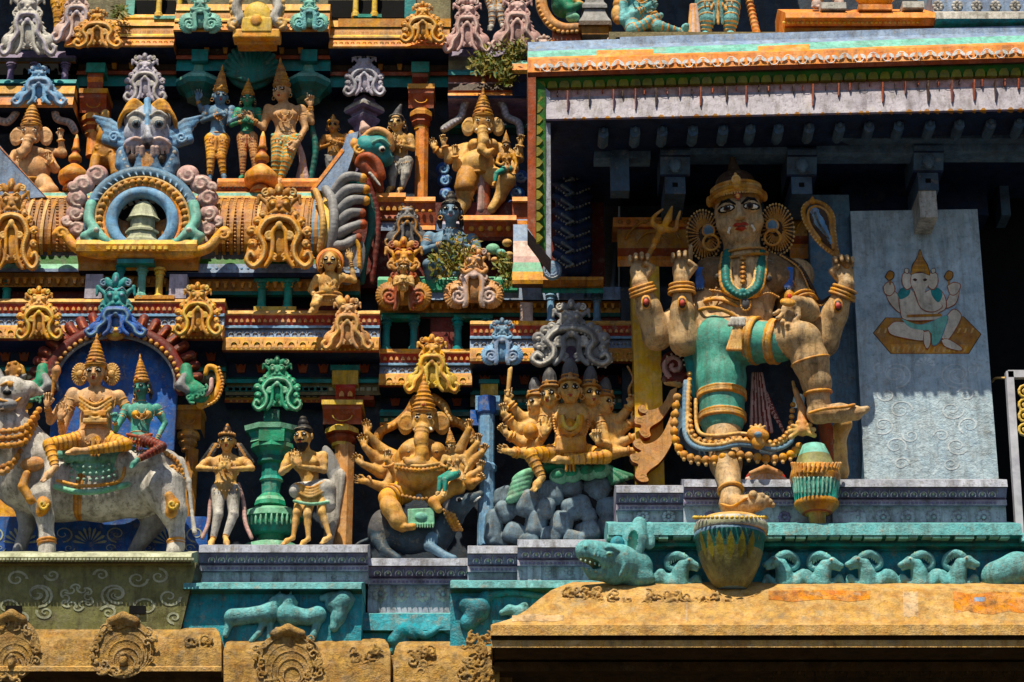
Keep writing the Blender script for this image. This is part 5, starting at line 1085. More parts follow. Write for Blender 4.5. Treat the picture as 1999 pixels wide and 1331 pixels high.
# crown
T.part('crown', 1.7); H.T = T
H.tor(0, .27, -.02, (0, .25, 1), .42, .032, 'gold'); H.tor(0, .34, -.03, (0, .22, 1), .43, .04, 'ochre'); H.ell(0, .34, -.08, .42, .30, .42, 'ochre'); H.ell(0, .55, -.10, .34, .26, .34, 'darkbrown')
H.tor(0, .45, -.05, (0, .2, 1), .41, .03, 'gold')
for i in range(-14, 15):
    t = i*.105; H.ell(.43*math.sin(t), .305+.02*math.cos(t), .42*math.cos(t)-.03, .018, .026, .02, 'cream'); H.ell(.42*math.sin(t), .46, .40*math.cos(t)-.05, .022, .04, .02, 'cream'); H.cap([(.42*math.sin(t), .36, .42*math.cos(t)-.04, .012), (.42*math.sin(t), .43, .41*math.cos(t)-.05, .012)], 'gold', 0)
H.ell(0, .50, .38, .075, .12, .05, 'gold'); H.tor(0, .55, .40, (0, 1, 0), .06, .018, 'cream'); H.ell(0, .42, .42, .05, .05, .04, 'gold'); H.ell(0, .62, .38, .03, .05, .03, 'gold'); H.cap([(0, .7, -.08, .14), (0, 1.0, -.1, .05)], 'darkbrown', 0)
for s in (-1, 1): H.ell(s*.46, .30, -.06, .06, .10, .06, 'gold')
for s, c in ((-1, (-.61, -.26, -.10)), (1, (.62, -.28, -.10))):
    T.part('hair_disc', 1.7); H.T = T
    H.ell(c[0], c[1], c[2], .27, .42, .08, 'darkbrown')
    for i in range(34):
        t = 2*math.pi*i/34; ca, sa = math.cos(t), math.sin(t)
        H.cap([(c[0]+.10*ca, c[1]+.15*sa, c[2]+.09, .012), (c[0]+.25*ca, c[1]+.38*sa, c[2]+.06, .016)], 'ochre', 0); H.ell(c[0]+.285*ca, c[1]+.43*sa, c[2]+.04, .022, .026, .022, 'cream')
    H.ell(c[0]-s*.08, c[1]+.05, c[2]+.12, .09, .13, .05, 'steel'); H.T.wtor(H.p(c[0]-s*.08, c[1]+.05, c[2]+.14), H.F, .10*H.m, .018*H.m, 'gold'); H.T.wtor(H.p(c[0]-s*.1, c[1]-.16, c[2]+.16), H.F, .13*H.m, .024*H.m, 'gold')
# necklaces
T.part('jewellery', 1.7)
U = [(1420, 494, 30), (1416, 530, 52), (1422, 560, 60), (1448, 576, 66), (1476, 562, 62), (1484, 530, 52), (1486, 494, 30)]
T.tube(U, 9, 'tealdark'); T.tube([(x+(x-1450)*.30, y+6*(y > 540), d) for x, y, d in U], 3.6, 'gold'); T.tube([(x-(x-1450)*.28, y-7*(y > 540), d+2) for x, y, d in U], 3, 'cream'); T.beads([(x, y, d+8) for x, y, d in U], 3, 'tealmid', 8); T.ell(1450, 568, 72, 6, 6, 5, 'tealmid')
for i in range(6): T.ell(1450, 505+i*9, 50+i*2.6, 7-i*.3, 4.5, 5, 'ochre'); T.ell(1450, 505+i*9, 55+i*2.6, 3, 2, 2, 'gold')
T.ring((1452, 500, 8), (1448, 470, 14), .2, 44, 2.6, 'gold'); T.ring((1452, 500, 8), (1448, 470, 14), -.25, 50, 3.2, 'ochre')
T.beads([(1386, 566, 50), (1410, 570, 56), (1432, 580, 62), (1470, 580, 62), (1500, 572, 56), (1520, 580, 46)], 2.6, 'gold'); T.beads([(1385, 585, 44), (1398, 562, 50)], 2.6, 'gold'); T.ell(1455, 592, 66, 9, 11, 6, 'greydark'); T.beads([(1446, 588, 66), (1448, 602, 66), (1456, 606, 66), (1464, 600, 66), (1465, 588, 66)], 2.4, 'gold')
for x in (1366, 1538): T.box(x, 545, 30, 9, 22, 10, 'blue', a=4); [T.cap([(x-5+i*5, 526, 38, 1.5), (x-5+i*5, 564, 38, 1.5)], 'skyblue', 0) for i in range(3)]
T.tube([(1520, 496, 20), (1560, 520, 24), (1584, 560, 26), (1600, 590, 20), (1622, 580, 10)], 4, 'darkbrown'); T.beads([(1524, 498, 24), (1560, 524, 30), (1580, 565, 32), (1598, 596, 26), (1620, 586, 14)], 2.4, 'gold')
T.beads([(1545, 540, 26), (1556, 560, 28), (1590, 566, 22)], 2.6, 'gold')
for (el, wr) in (((1283, 655, 10), (1249, 552, 44)), ((1335, 668, 30), (1330, 548, 50)), ((1608, 668, 0), (1652, 556, 40))):
    for t, r_ in ((.80, 25), (.86, 24), (.93, 22.5)): T.ring(el, wr, t, r_, 3.2, 'gold')
    m_ = [el[i]*.36+wr[i]*.64 for i in range(3)]; T.ell(m_[0], m_[1], m_[2]+27, 10, 15, 4, 'gold'); T.ell(m_[0], m_[1], m_[2]+30, 7, 11, 3, 'darkbrown'); T.ell(m_[0], m_[1], m_[2]+32, 5, 6, 4, 'red')
T.ell(1541, 580, 30, 11, 16, 12, 'gold'); T.ell(1541, 580, 41, 5, 7, 4, 'red'); T.ring((1552, 560, 0), (1578, 608, 30), .55, 26, 3, 'gold'); T.ring((1552, 560, 0), (1578, 608, 30), .7, 26, 3, 'gold')
T.ell(1538, 590, 134, 16, 9, 4, 'gold', a=8); T.ell(1538, 590, 137, 12, 6.5, 3, 'yellow', a=8)
T.ring((1582, 705, 98), (1594, 748, 92), .0, 37, 2.6, 'gold'); T.ell(1613, 724, 96, 7, 9, 7, 'gold'); T.ring((1594, 748, 92), (1598, 780, 88), .6, 26, 3.4, 'gold'); T.tube([(1580, 806, 110), (1610, 798, 112), (1650, 794, 116), (1668, 790, 112)], 3, 'gold'); T.ring((1418, 905, 84), (1427, 962, 108), .92, 23, 4, 'gold'); T.tube([(1408, 984, 134), (1430, 988, 146), (1458, 972, 164)], 2.6, 'gold')
# garlands and skirt
T.part('skirt', 1.9)
T.cap([(1336, 770, -30, 14), (1336, 850, -16, 18), (1380, 888, 0, 16), (1440, 880, 6, 16), (1510, 888, 4, 16), (1552, 850, -6, 16), (1560, 780, -20, 12)], 'steeldark', 8)
T.ell(1440, 880, -10, 100, 28, 20, 'steeldark')
for i in range(9): T.cap([(1470+i*2, 730, 20, 4), (1466+i*5, 850-i, 26, 4)], 'maroon' if i % 2 else 'pink', 0)
for i in range(14): t = i/13; T.cap([(1490+t*8, 760+t*10, 22, 3), (1498+t*34, 790+56*t, 24, 3)], 'maroon' if i % 2 else 'pink', 0)
T.part('garland', 1.7)
g1 = [(1322, 776, 20), (1317, 815, 26), (1318, 855, 34), (1336, 888, 44), (1380, 898, 54), (1412, 892, 60), (1442, 887, 62), (1475, 892, 60), (1508, 896, 54), (1542, 888, 44), (1560, 872, 34)]
g1 = [(x, y, d+(26 if 1340 < x < 1550 else 10)) for x, y, d in g1]; T.beads(g1, 8.5, 'gold', 17); T.beads([(x, y+9, d+3) for x, y, d in g1], 4, 'cream', 17)
g2 = [(1338, 745, 20), (1336, 790, 30), (1338, 850, 42), (1362, 874, 54), (1400, 876, 64), (1440, 868, 70), (1480, 872, 66), (1512, 878, 58), (1540, 866, 48), (1548, 850, 42)]
g2 = [(x, y, d+(24 if 1340 < x < 1540 else 8)) for x, y, d in g2]; T.tube(g2, 4.5, 'steel'); T.tube([(x+(1440-x)*.07, y-8*(y > 840), d+3) for x, y, d in g2], 3.6, 'cream')
g3 = [(1346, 730, 20), (1346, 800, 32), (1352, 845, 44), (1376, 862, 58), (1410, 862, 70), (1440, 856, 74), (1480, 862, 70), (1515, 862, 60), (1540, 840, 48), (1548, 790, 36)]
g3 = [(x, y, d+(20 if 1350 < x < 1540 else 6)) for x, y, d in g3]; T.beads(g3, 5.4, 'gold', 12); T.beads([(x, y, d+5) for x, y, d in g3], 2.4, 'cream', 12)
T.tube([(1358, 780, 34), (1360, 830, 46), (1372, 848, 56), (1410, 850, 76), (1444, 846, 76), (1480, 852, 74)], 3.6, 'cream')
T.ell(1480, 848, 100, 22, 14, 10, 'gold', a=12); T.ell(1480, 862, 100, 13, 16, 9, 'gold'); T.ell(1480, 848, 110, 7, 6, 5, 'steel'); [T.cap([(1480, 840, 102, 4), (1466+i*9, 828+abs(i-1.5)*3, 100, 3)], 'cream', 0) for i in range(4)]
T.part('tassel', 1.7)
for i in range(8): a = math.radians(200-i*30); T.cap([(1562, 838, 70, 6), (1566+24*math.cos(a), 846-22*math.sin(a)*1, 74, 5)], 'cream', 1)
T.cap([(1552, 760, 60, 5), (1566, 800, 66, 8), (1566, 840, 70, 12)], 'salmon', 3); T.tube([(1548, 745, 50), (1556, 780, 62), (1572, 815, 72)], 3, 'cream')
T.build()
T = Sc('trident', 'bronze trident held up in the outer left hand of the guardian', 'trident', 1262, 505, 200); T.cur['v'] = 1.7
T.cap([(1256, 520, 0, 5), (1290, 448, 4, 6)], 'ochre', 2); T.ell(1280, 470, 4, 10, 7, 9, 'gold', a=-60); T.ell(1275, 482, 4, 8, 5, 8, 'gold', a=-60); T.ell(1291, 448, 8, 9, 9, 7, 'gold')
T.tube([(1292, 446, 6), (1276, 438, 6), (1276, 424, 6), (1294, 408, 6)], 6, 'gold', r2=2); T.cap([(1294, 446, 6, 6), (1304, 428, 8, 8), (1312, 403, 8, 2)], 'gold', 1); T.tube([(1296, 448, 6), (1318, 448, 6), (1322, 430, 6), (1328, 412, 6)], 6, 'gold', r2=2); T.build()
T = Sc('paddle_mace', 'drop shaped gold rimmed blue paddle held by the right hand of the guardian', 'paddle', 1640, 500, 190); T.cur['v'] = 1.7
bp = [(1632, 500, 0), (1600, 474, 2), (1576, 440, 4), (1568, 414, 4), (1576, 398, 4), (1594, 394, 4), (1614, 404, 4), (1626, 424, 4), (1628, 452, 3), (1634, 496, 0)]
T.cap([(1636, 498, -2, 5), (1612, 460, 0, 16), (1598, 424, 0, 24)], 'darkbrown', 2, fy=.4); T.tube(bp, 4.2, 'ochre'); T.beads([(x+(x-1603)*.10, y+(y-430)*.06, d+2) for x, y, d in bp], 2.6, 'cream', 7); T.tube([(x+(1604-x)*.25, y+(438-y)*.2, d+3) for x, y, d in bp[1:]], 2, 'gold')
T.cap([(1624, 474, 4, 3), (1600, 434, 6, 10), (1591, 414, 6, 9)], 'skyblue', 1, fy=.6); T.ell(1590, 412, 12, 6, 6, 5, 'bluewhite'); T.tube([(1590, 412, 14), (1598, 434, 14), (1618, 466, 10)], 2, 'steeldark'); T.cap([(1585, 394, 4, 7), (1586, 386, 4, 3)], 'gold', 0); T.cap([(1632, 495, 2, 6), (1652, 520, 6, 7)], 'ochre', 2); T.build()
t = thing('lotus_pot', 'dark green lotus pot with yellow petals under the standing foot', 'pot', P(1426, 1140, 250)); m = MB()
m.lathe(1426, [(996, 58), (1000, 70), (1006, 73), (1016, 72), (1020, 70)], 278, ['cream', 'white', 'olivepale', 'white'], n=40); [dome(m, 1426+71*math.sin(a), 1010, 278+71*math.cos(a), 4, 4, 4, 'paleyellow', 8) for a in [i*.14-1.5 for i in range(22)]]; m.build('rim', t, True)
m = MB(); m.lathe(1426, [(1018, 69), (1026, 70), (1034, 68), (1060, 63), (1085, 56), (1110, 46), (1130, 36), (1142, 28)], 278, ['steel', 'tealdark', 'tealdark', 'olive', 'olive', 'olive', 'olive'], n=40); m.build('bowl', t, True)
m = MB()
for i in range(9):
    a = -1.35+i*.34; c = math.cos(a); s_ = math.sin(a); vs = []
    for (u, y) in ((0, 1034), (-.10, 1052), (-.13, 1070), (0, 1090), (.13, 1070), (.10, 1052)):
        r = np.interp(y, [1018, 1034, 1060, 1085, 1110], [70.5, 70, 65, 58, 48]); vs.append(P(1426+r*math.sin(a+u), y, 278+r*math.cos(a+u)))
    m.add(vs, [(0, 1, 2, 3, 4, 5)], 'petalyellow')
m.build('petals', t)
t = thing('club', 'ribbed gold and teal club standing upright below the raised foot', 'club', P(1593, 1020, 235)); m = MB()
pr = [(862, 22), (880, 32), (900, 40), (902, 46), (915, 50), (928, 46), (930, 46), (965, 42), (968, 44), (976, 42), (980, 38), (992, 30), (996, 24), (998, 17), (1022, 16)]
m.lathe(1593, pr, 238, ['tealpale', 'olive', 'gold', 'gold', 'ochre', 'tealdark', 'teal', 'gold', 'gold', 'ochre', 'ochre', 'rust', 'gold', 'cream'], n=28); m.build('shaft', t, True)
T = Sc('x', '', '', 1593, 915, 238); T.parts[0]['n'] = 'ribs'
for i in range(16): a = -1.5+i*.2; T.cap([(1593+43*math.sin(a-.06), 922, 46*math.cos(a), 3.2), (1593+48*math.sin(a+.06), 904, 48*math.cos(a), 3)], 'gold', 0); T.cap([(1593+46*math.sin(a), 932, 46*math.cos(a), 2.4), (1593+42*math.sin(a), 962, 42*math.cos(a), 2.4)], 'tealpale', 0)
def adopt(T, t):
    o = T.build()
    for ch in list(o.children): loc = np.array(o.location); ch.parent = t; ch.location = Vector(loc)-t.location
    bpy.data.objects.remove(o)
adopt(T, t)
T = Sc('horn_bracket', 'cream curling horn bracket between the club and the foot', 'bracket', 1640, 880, 150); T.cap([(1636, 920, 10, 22), (1630, 880, 14, 22), (1634, 850, 24, 18), (1648, 828, 40, 16)], 'cream', 8); T.cap([(1610, 830, 40, 14), (1622, 900, 20, 12)], 'rust', 4); T.build()
T = Sc('shell_fan', 'small salmon shell shaped fan beside the standing foot', 'ornament', 1492, 950, 190)
T.ell(1495, 936, -4, 40, 24, 12, 'red')
for i in range(13): a = math.radians(190+i*13.3); T.cap([(1495, 918, 8, 3), (1495+38*math.cos(a), 932-22*math.sin(a)*1, 8, 4.4)], 'salmon' if i % 2 else 'palepink', 0)
T.cap([(1466, 924, 12, 5), (1495, 914, 16, 8), (1524, 924, 12, 5)], 'salmon', 2); T.build()
T = Sc('scroll_disc', 'dark red spiral disc beside the hip of the guardian', 'ornament', 1318, 712, 120); T.ell(1316, 712, 0, 27, 28, 14, 'maroon'); T.spiral(1316, 714, 12, 22, 5, 'pink', 1.3, 120, 1); T.beads([(1298, 704, 18), (1304, 694, 18), (1318, 690, 18), (1332, 698, 18), (1336, 712, 18)], 2.6, 'white', 9)
T.cap([(1298, 740, 4, 8), (1330, 742, 6, 9), (1350, 726, 6, 6)], 'maroon', 4); T.cap([(1300, 748, 4, 4), (1325, 750, 6, 7), (1346, 742, 6, 4)], 'cream', 3); T.build()
t = thing('flame_bracket', 'flat salmon flame bracket with curled tips against the yellow pillar', 'bracket', P(1290, 940, 110)); m = MB()
def flame(pts): m.poly([p[:2] for p in spline([(x, y, 0) for x, y in pts], 4)], 128, 108, 'salmon', 'rust')
flame([(1322, 755), (1318, 778), (1305, 800), (1290, 820), (1272, 832), (1268, 840), (1270, 850), (1258, 854), (1248, 842), (1252, 830), (1240, 826), (1240, 815), (1254, 812), (1262, 808), (1250, 804), (1246, 794), (1256, 790), (1264, 800), (1284, 796), (1298, 782), (1308, 762)])
flame([(1324, 800), (1322, 830), (1310, 868), (1290, 900), (1270, 916), (1262, 926), (1266, 938), (1252, 940), (1240, 930), (1242, 916), (1246, 906), (1234, 900), (1230, 888), (1244, 884), (1252, 880), (1240, 872), (1236, 862), (1248, 856), (1258, 866), (1276, 862), (1292, 848), (1304, 824), (1314, 800)])
m.build('flame_board', t)
m = MB(); [scroll(m, x, y, 9, s, 'cream', 2.4, 1.2, 0, lambda y: 128.6) for x, y, s in ((1256, 800, 1), (1248, 820, -1), (1258, 846, 1), (1246, 866, -1), (1240, 892, 1), (1254, 930, -1))]; m.build('painted_curls', t)
# ================================================================ lower row, left to right
# ---- white bull
T = Sc('bull_statue', 'big white bull statue carrying the seated couple on a turquoise cloth', 'statue', 190, 1080, 120); T.cur['v'] = 2.0; w_ = 'white'
T.cap([(50, 935, 10, 62), (120, 950, 14, 66), (200, 958, 14, 58), (270, 945, 14, 62), (310, 925, 10, 52)], w_, 20, fy=.8)
T.cap([(60, 900, 20, 60), (20, 850, 36, 50), (5, 810, 46, 40)], w_, 14); T.ell(20, 770, 60, 38, 36, 36, w_, k=10); T.ell(-10, 800, 70, 26, 22, 24, w_, k=10)
T.ell(14, 766, 96, 9, 6, 5, 'black'); T.cap([(34, 752, 56, 12), (58, 760, 54, 16), (80, 766, 50, 6)], w_, 5); T.cap([(4, 742, 60, 8), (-2, 722, 60, 4)], 'grey', 2); T.cap([(30, 742, 60, 8), (50, 732, 60, 3)], 'grey', 2)
T.cap([(80, 975, 50, 30), (88, 1010, 54, 17), (92, 1052, 54, 14), (92, 1070, 54, 15), (90, 1086, 60, 16)], w_, 8); T.cap([(52, 985, -10, 26), (52, 1030, -10, 14), (36, 1080, -6, 13)], 'grey', 8)
T.cap([(318, 955, 40, 46), (338, 1000, 46, 26), (346, 1046, 48, 13), (344, 1066, 50, 15), (340, 1078, 56, 16)], w_, 10); T.cap([(290, 985, -14, 34), (300, 1020, -14, 22), (262, 1076, -10, 13)], 'grey', 8)
T.cap([(352, 900, 10, 9), (368, 940, 14, 6), (374, 1000, 14, 4), (380, 1040, 14, 5)], w_, 3)
T.cap([(250, 905, 60, 26), (300, 900, 56, 24)], w_, 14); T.ell(14, 790, 92, 20, 12, 12, 'grey', k=4); T.ell(4, 800, 100, 6, 4, 4, 'darkbrown', k=0)
T.part('harness', 1.8)
T.tube([(-16, 772, 92), (6, 782, 102), (30, 784, 92), (46, 770, 70)], 2.6, 'gold'); T.tube([(2, 752, 96), (18, 746, 92), (36, 752, 82)], 2.6, 'gold'); T.ell(20, 750, 94, 6, 6, 4, 'gold'); T.ell(26, 722, 66, 16, 18, 8, 'ochre'); [T.ell(26+13*math.cos(k), 722+15*math.sin(k), 72, 4, 4, 3, 'gold') for k in range(6)]
for x0 in (78, 330): T.cap([(x0, 968, 62 if x0 < 100 else 84, 9), (x0+8, 985, 72 if x0 < 100 else 80, 13), (x0+4, 1000, 66 if x0 < 100 else 76, 12)], 'gold', 3); T.spiral(x0+6, 985, 84 if x0 < 100 else 92, 10, 3, 'paleyellow', 1.2)
for p, q, t, r_ in (((88, 1010, 54), (92, 1070, 54), .75, 16), ((338, 1000, 46), (344, 1066, 50), .85, 15)): T.ring(p, q, t, r_, 3.4, 'gold'); T.ring(p, q, t+.1, r_, 3, 'ochre')
for i in range(6): T.ring((150+i*4, 955, 14), (160+i*4, 956, 14), 0, 60, 3.2, 'gold' if i % 2 else 'ochre', fl=.82)
T.cap([(52, 925, 70, 8), (44, 950, 72, 9), (60, 975, 70, 9), (76, 980, 66, 7)], 'gold', 3); T.spiral(308, 902, 62, 11, 3.4, 'gold', 1.3); T.spiral(338, 915, 58, 11, 3.4, 'gold', 1.3); T.beads([(318, 880, 50), (345, 900, 40), (358, 935, 30), (356, 970, 20)], 5, 'gold')
for k in range(5): T.beads([(78-k*6, 830+k*4, 50), (50-k*5, 868+k*7, 78), (10, 880+k*10, 92), (-30, 880+k*12, 90)] if k > 2 else [(76-k*4, 800+k*14, 56), (48, 834+k*14, 86), (8, 842+k*14, 96), (-30, 836+k*14, 94)], 6.5, 'ochre' if k % 2 else 'gold', 12)
T.part('saddle_cloth', 1.8)
T.ell(192, 918, 26, 90, 40, 44, 'tealpale'); T.box(192, 888, 44, 78, 12, 24, 'tealpale', rr=8, k=8)
T.tube([(108, 950, 72), (150, 960, 84), (200, 958, 84), (250, 945, 78)], 5.5, 'palegreen'); T.tube([(112, 938, 76), (155, 948, 88), (200, 946, 90), (238, 934, 84), (244, 890, 72)], 3.4, 'gold')
for r_ in range(3): T.beads([(128, 930-r_*12, 62), (165, 936-r_*12, 70), (200, 934-r_*12, 71), (236, 924-r_*12, 64)], 3.6, 'tealpale', 13)
for i in range(5): T.ell(136+i*22, 896, 68, 13, 8, 6, 'palegreen')
T.ell(62, 905, 66, 24, 16, 12, 'salmon'); T.build()
T = human('shiva_rider_statue', 'crowned cream rider in yellow trousers, the larger of the couple on the bull', 170, (186, 728, 34), 50, ((143, 768, 16), (232, 772, 16)), (186, 852, 20),
    [(0, (98, 822, 10), (92, 792, 34), 88, 'curl', 1), (0, (122, 842, 24), (118, 818, 52), 88, 'open', 1), (1, (262, 822, 10), (268, 800, 24), 80, 'relax', -1)],
    [(-26, (96, 868, 50), (108, 912, 60), (84, 938, 76)), (26, (246, 868, 50), (168, 880, 66), (132, 884, 72))], crht=.95, halo=('ochre', 'cream'), skin='skinpink', build=False, pitch=10, fat=1.15)
T.part('breastplate', 1.7); [T.tube([(156, 775+i*7, 40), (186, 790+i*9, 50), (216, 775+i*7, 40)], 3, 'cream' if i % 2 else 'gold') for i in range(4)]; T.box(186, 808, 46, 22, 6, 6, 'gold'); T.box(186, 822, 46, 24, 5, 6, 'cream'); T.build()
T = Sc('bulb_staff', 'short orange bulb topped staff in the raised hand of the bull rider', 'staff', 104, 780, 205); T.cap([(100, 782, 0, 3), (106, 742, 2, 4)], 'ochre', 0); T.cap([(107, 740, 2, 6), (110, 724, 4, 9), (112, 718, 4, 6)], 'salmon', 3); T.build()
human('parvati_rider_statue', 'turquoise skinned goddess riding behind the larger figure on the bull', 176, (276, 756, 26), 38, ((247, 796, 16), (306, 796, 16)), (272, 852, 16),
    [(0, (226, 838, 30), (224, 822, 44), 100, 'fist', 1), (1, (322, 826, 10), (304, 862, 26), -110, 'relax', 1)], [(0, (316, 872, 40), (268, 898, 54), (256, 912, 60))], skin='bodyteal', cloth='maroon', stripe='rust', crht=1.1, fem=True, halter='yellow', hair='hair', yaw=-25, eye=1.0)
# ---- arch over the couple
T = Sc('prabhavali_arch', 'maroon scalloped arch with blue backdrop framing the bull riders', 'arch', 215, 860, 60); T.parts[0]['n'] = 'backdrop'; T.cur['v'] = 2.2
T.ell(222, 770, 4, 124, 122, 6, 'blue'); T.box(222, 820, 4, 122, 64, 6, 'blue')
T.part('arch_band', 1.8)
arcp = [(100, 760, 30)]+[(226-130*math.cos(math.radians(a)), 752-108*math.sin(math.radians(a)), 34) for a in range(10, 171, 16)]+[(354, 760, 30)]
T.tube(arcp, 13, 'maroon'); T.beads([(226+(x-226)*.96, 752+(y-752)*.95, d+12) for x, y, d in arcp], 4.5, 'gold', 13); T.tube([(226+(x-226)*.90, 752+(y-752)*.88, d+4) for x, y, d in arcp], 3, 'grey')
T.part('scalloped_rim', 1.8)
for a in range(2, 180, 9):
    if not 78 < a < 102: T.cap([(226-140*math.cos(math.radians(a)), 752-118*math.sin(math.radians(a)), 28, 10), (226-162*math.cos(math.radians(a)), 752-138*math.sin(math.radians(a)), 20, 10)], 'maroon', 2); T.cap([(226-146*math.cos(math.radians(a)), 752-124*math.sin(math.radians(a)), 38, 3), (226-160*math.cos(math.radians(a)), 752-137*math.sin(math.radians(a)), 30, 3)], 'rust', 0)
T.part('jewel_drop', 1.8); T.ell(226, 650, 44, 20, 16, 8, 'gold'); T.ell(226, 648, 52, 12, 9, 6, 'paleyellow'); T.ell(226, 645, 58, 5, 4, 4, 'salmon'); T.build()
for s, x, l in ((-1, 62, 'green peacock like creature at the left foot of the bull rider arch'), (1, 385, 'green creature with yellow plume at the right foot of the bull rider arch')):
    T = Sc('makara_ornament', l, 'ornament', x, 790, 80, 'green creatures at the arch feet'); T.parts[0]['n'] = 'creature'; T.cur['v'] = 1.8
    T.cap([(x-s*22, 720, 20, 12), (x-s*20, 745, 26, 13), (x-s*6, 765, 24, 16), (x+s*10, 775, 20, 15)], 'green', 6); T.cap([(x-s*26, 735, 34, 7), (x-s*34, 752, 38, 9), (x-s*20, 762, 36, 6)], 'grey', 4); T.cap([(x-s*4, 750, 30, 8), (x+s*8, 760, 30, 9)], 'green', 3)
    for k in range(7): T.spiral(x-s*16+s*k*5, 775-k*3+(k % 2)*9, 36, 7, 2.6, 'green', 1.0, k*50, s)
    T.part('plume', 1.8); T.tube([(x+s*6, 790, 16), (x+s*30, 778, 20), (x+s*44, 750, 22), (x+s*38, 722, 22), (x+s*22, 716, 22), (x+s*16, 730, 22)], 8, 'yellow', r2=4); T.beads([(x+s*10, 796, 24), (x+s*38, 780, 28), (x+s*50, 748, 30), (x+s*42, 718, 28)], 3.5, 'gold'); T.tube([(x+s*14, 772, 30), (x+s*26, 760, 32), (x+s*28, 740, 30)], 4, 'pink'); T.build()
pillar('pillar', 'ochre pillar right of the bull rider arch', 368, 790, 1010, 30, 'ochre', 'ochre', ('gold', 'gold'), 17, base=False)
m = MB(); t = thing('yellow_post', 'plain yellow post behind the front legs of the bull', 'post', P(22, 1050, 40)); m.box(2, 44, 800, 1052, 40, 0, 'yellow'); m.build('shaft', t)
# ---- worshipper, baluster, sage
T = human('worshipper_statue', 'praying statue in white leggings with long side curls between bull and green pillar', 70, (443, 861, 30), 40, ((410, 898, 14), (476, 898, 14)), (440, 952, 14),
    [(0, (388, 914, 22), (430, 916, 46), 78, 'open', 1), (1, (492, 914, 22), (446, 916, 46), 102, 'open', -1)], [(-14, (426, 1004, 26), (416, 1052, 22), (410, 1066, 40)), (14, (456, 1004, 26), (440, 1048, 28), (444, 1068, 46))], skin='cream', cloth='white', stripe=None, cr='low', crm=('ochre', 'darkbrown'), build=False, sash=False)
T.part('hair', 1.7)
for s in (-1, 1):
    for k in range(3): T.tube([(443+s*(16+k*5), 868, 16), (443+s*(26+k*6), 886, 18), (443+s*(34+k*8), 902, 16)], 4, 'ochre' if k % 2 else 'hair')
T.part('scarf', 1.8); [T.tube([(443+s*22, 945, 10), (443+s*32, 980, 8), (443+s*36, 1020, 10), (443+s*48, 1050, 14)], 4, 'pink') for s in (-1, 1)]; T.build()
t = thing('green_baluster', 'tall turned green pedestal column with crest between worshipper and sage', 'pillar', P(530, 1060, 30)); m = MB()
m.lathe(530, [(822, 56), (832, 54), (838, 46), (850, 40), (856, 42)], 30, ['palegreen', 'green', 'teal', 'palegreen'], n=8, ph=.5, sq=.7); m.box(505, 555, 836, 860, 62, 20, 'green'); m.box(515, 545, 798, 822, 50, 20, 'tealdark'); m.build('capital', t)
m = MB(); m.lathe(530, [(858, 42), (866, 44), (878, 34), (886, 28), (896, 30), (902, 20), (926, 20), (932, 24), (936, 20), (960, 18), (966, 26), (972, 30), (980, 32), (982, 26)], 30, ['green', 'green', 'teal', 'tealdark', 'green', 'teal', 'teal', 'palegreen', 'teal', 'green', 'palegreen', 'green'], n=10, ph=.5, sq=.8); m.build('shaft', t)
m = MB(); m.lathe(530, [(986, 44), (990, 60), (1000, 62), (1004, 56), (1018, 54), (1034, 42), (1040, 26), (1052, 24), (1054, 52), (1064, 56)], 34, ['palegreen', 'palegreen', 'green', 'green', 'teal', 'teal', 'green', 'palegreen', 'palegreen'], n=24, sq=.7)
for i in range(15): a = -1.4+i*.2; q = P(530+56*math.sin(a), 1018, 34+38*math.cos(a)); dome(m, 530+54*math.sin(a), 1012, 34+39*math.cos(a), 3, 14, 4, 'palegreen', 6)
m.build('bowl_base', t)
nasi('pillar_crest', 'glossy green scroll crest on top of the green baluster', 541, 800, 92, 106, 50, 'green', 'palegreen', style=0, group=None)
T = human('sage_statue', 'bearded three legged sage with hair bun praying beside the green baluster', 72, (592, 852, 34), 44, ((566, 892, 14), (630, 890, 14)), (608, 955, 10),
    [(0, (550, 922, 20), (574, 906, 46), 96, 'open', 1), (1, (632, 918, 22), (584, 910, 48), 100, 'open', -1)],
    [(-18, (580, 1000, 22), (572, 1050, 24), (552, 1062, 36)), (0, (600, 1005, 30), (602, 1052, 34), (586, 1066, 46)), (20, (628, 1000, 24), (644, 1048, 26), (628, 1060, 40))], skin='cream', cr='bun', crm=('hair', 'hair'), trousers=None, beard='hair', moustache='hair', fat=.85, build=False, legr=.8, jewel=None, yaw=-18)
T.part('loincloth', 1.8); T.cap([(580, 958, 14, 16), (634, 954, 10, 20)], 'white', 6); T.cap([(634, 960, 6, 22), (640, 985, 8, 16)], 'white', 6); [T.tube([(578+i*2, 944+i*6, 26), (606, 952+i*6, 32), (634, 940+i*6, 24)], 2.6, 'gold' if i == 0 else 'cream') for i in range(4)]; T.tube([(574, 978, 30), (606, 984, 34), (640, 980, 24)], 3, 'palegreen'); T.build()
T = Sc('grey_drape', 'weathered grey drape hanging behind the sage', 'drape', 650, 1000, 20); T.ell(648, 912, 0, 15, 46, 7, 'grey', a=-20); T.cap([(660, 930, 0, 16), (648, 1010, 0, 14), (640, 1060, 0, 10)], 'white', 6, fy=.5); T.build()
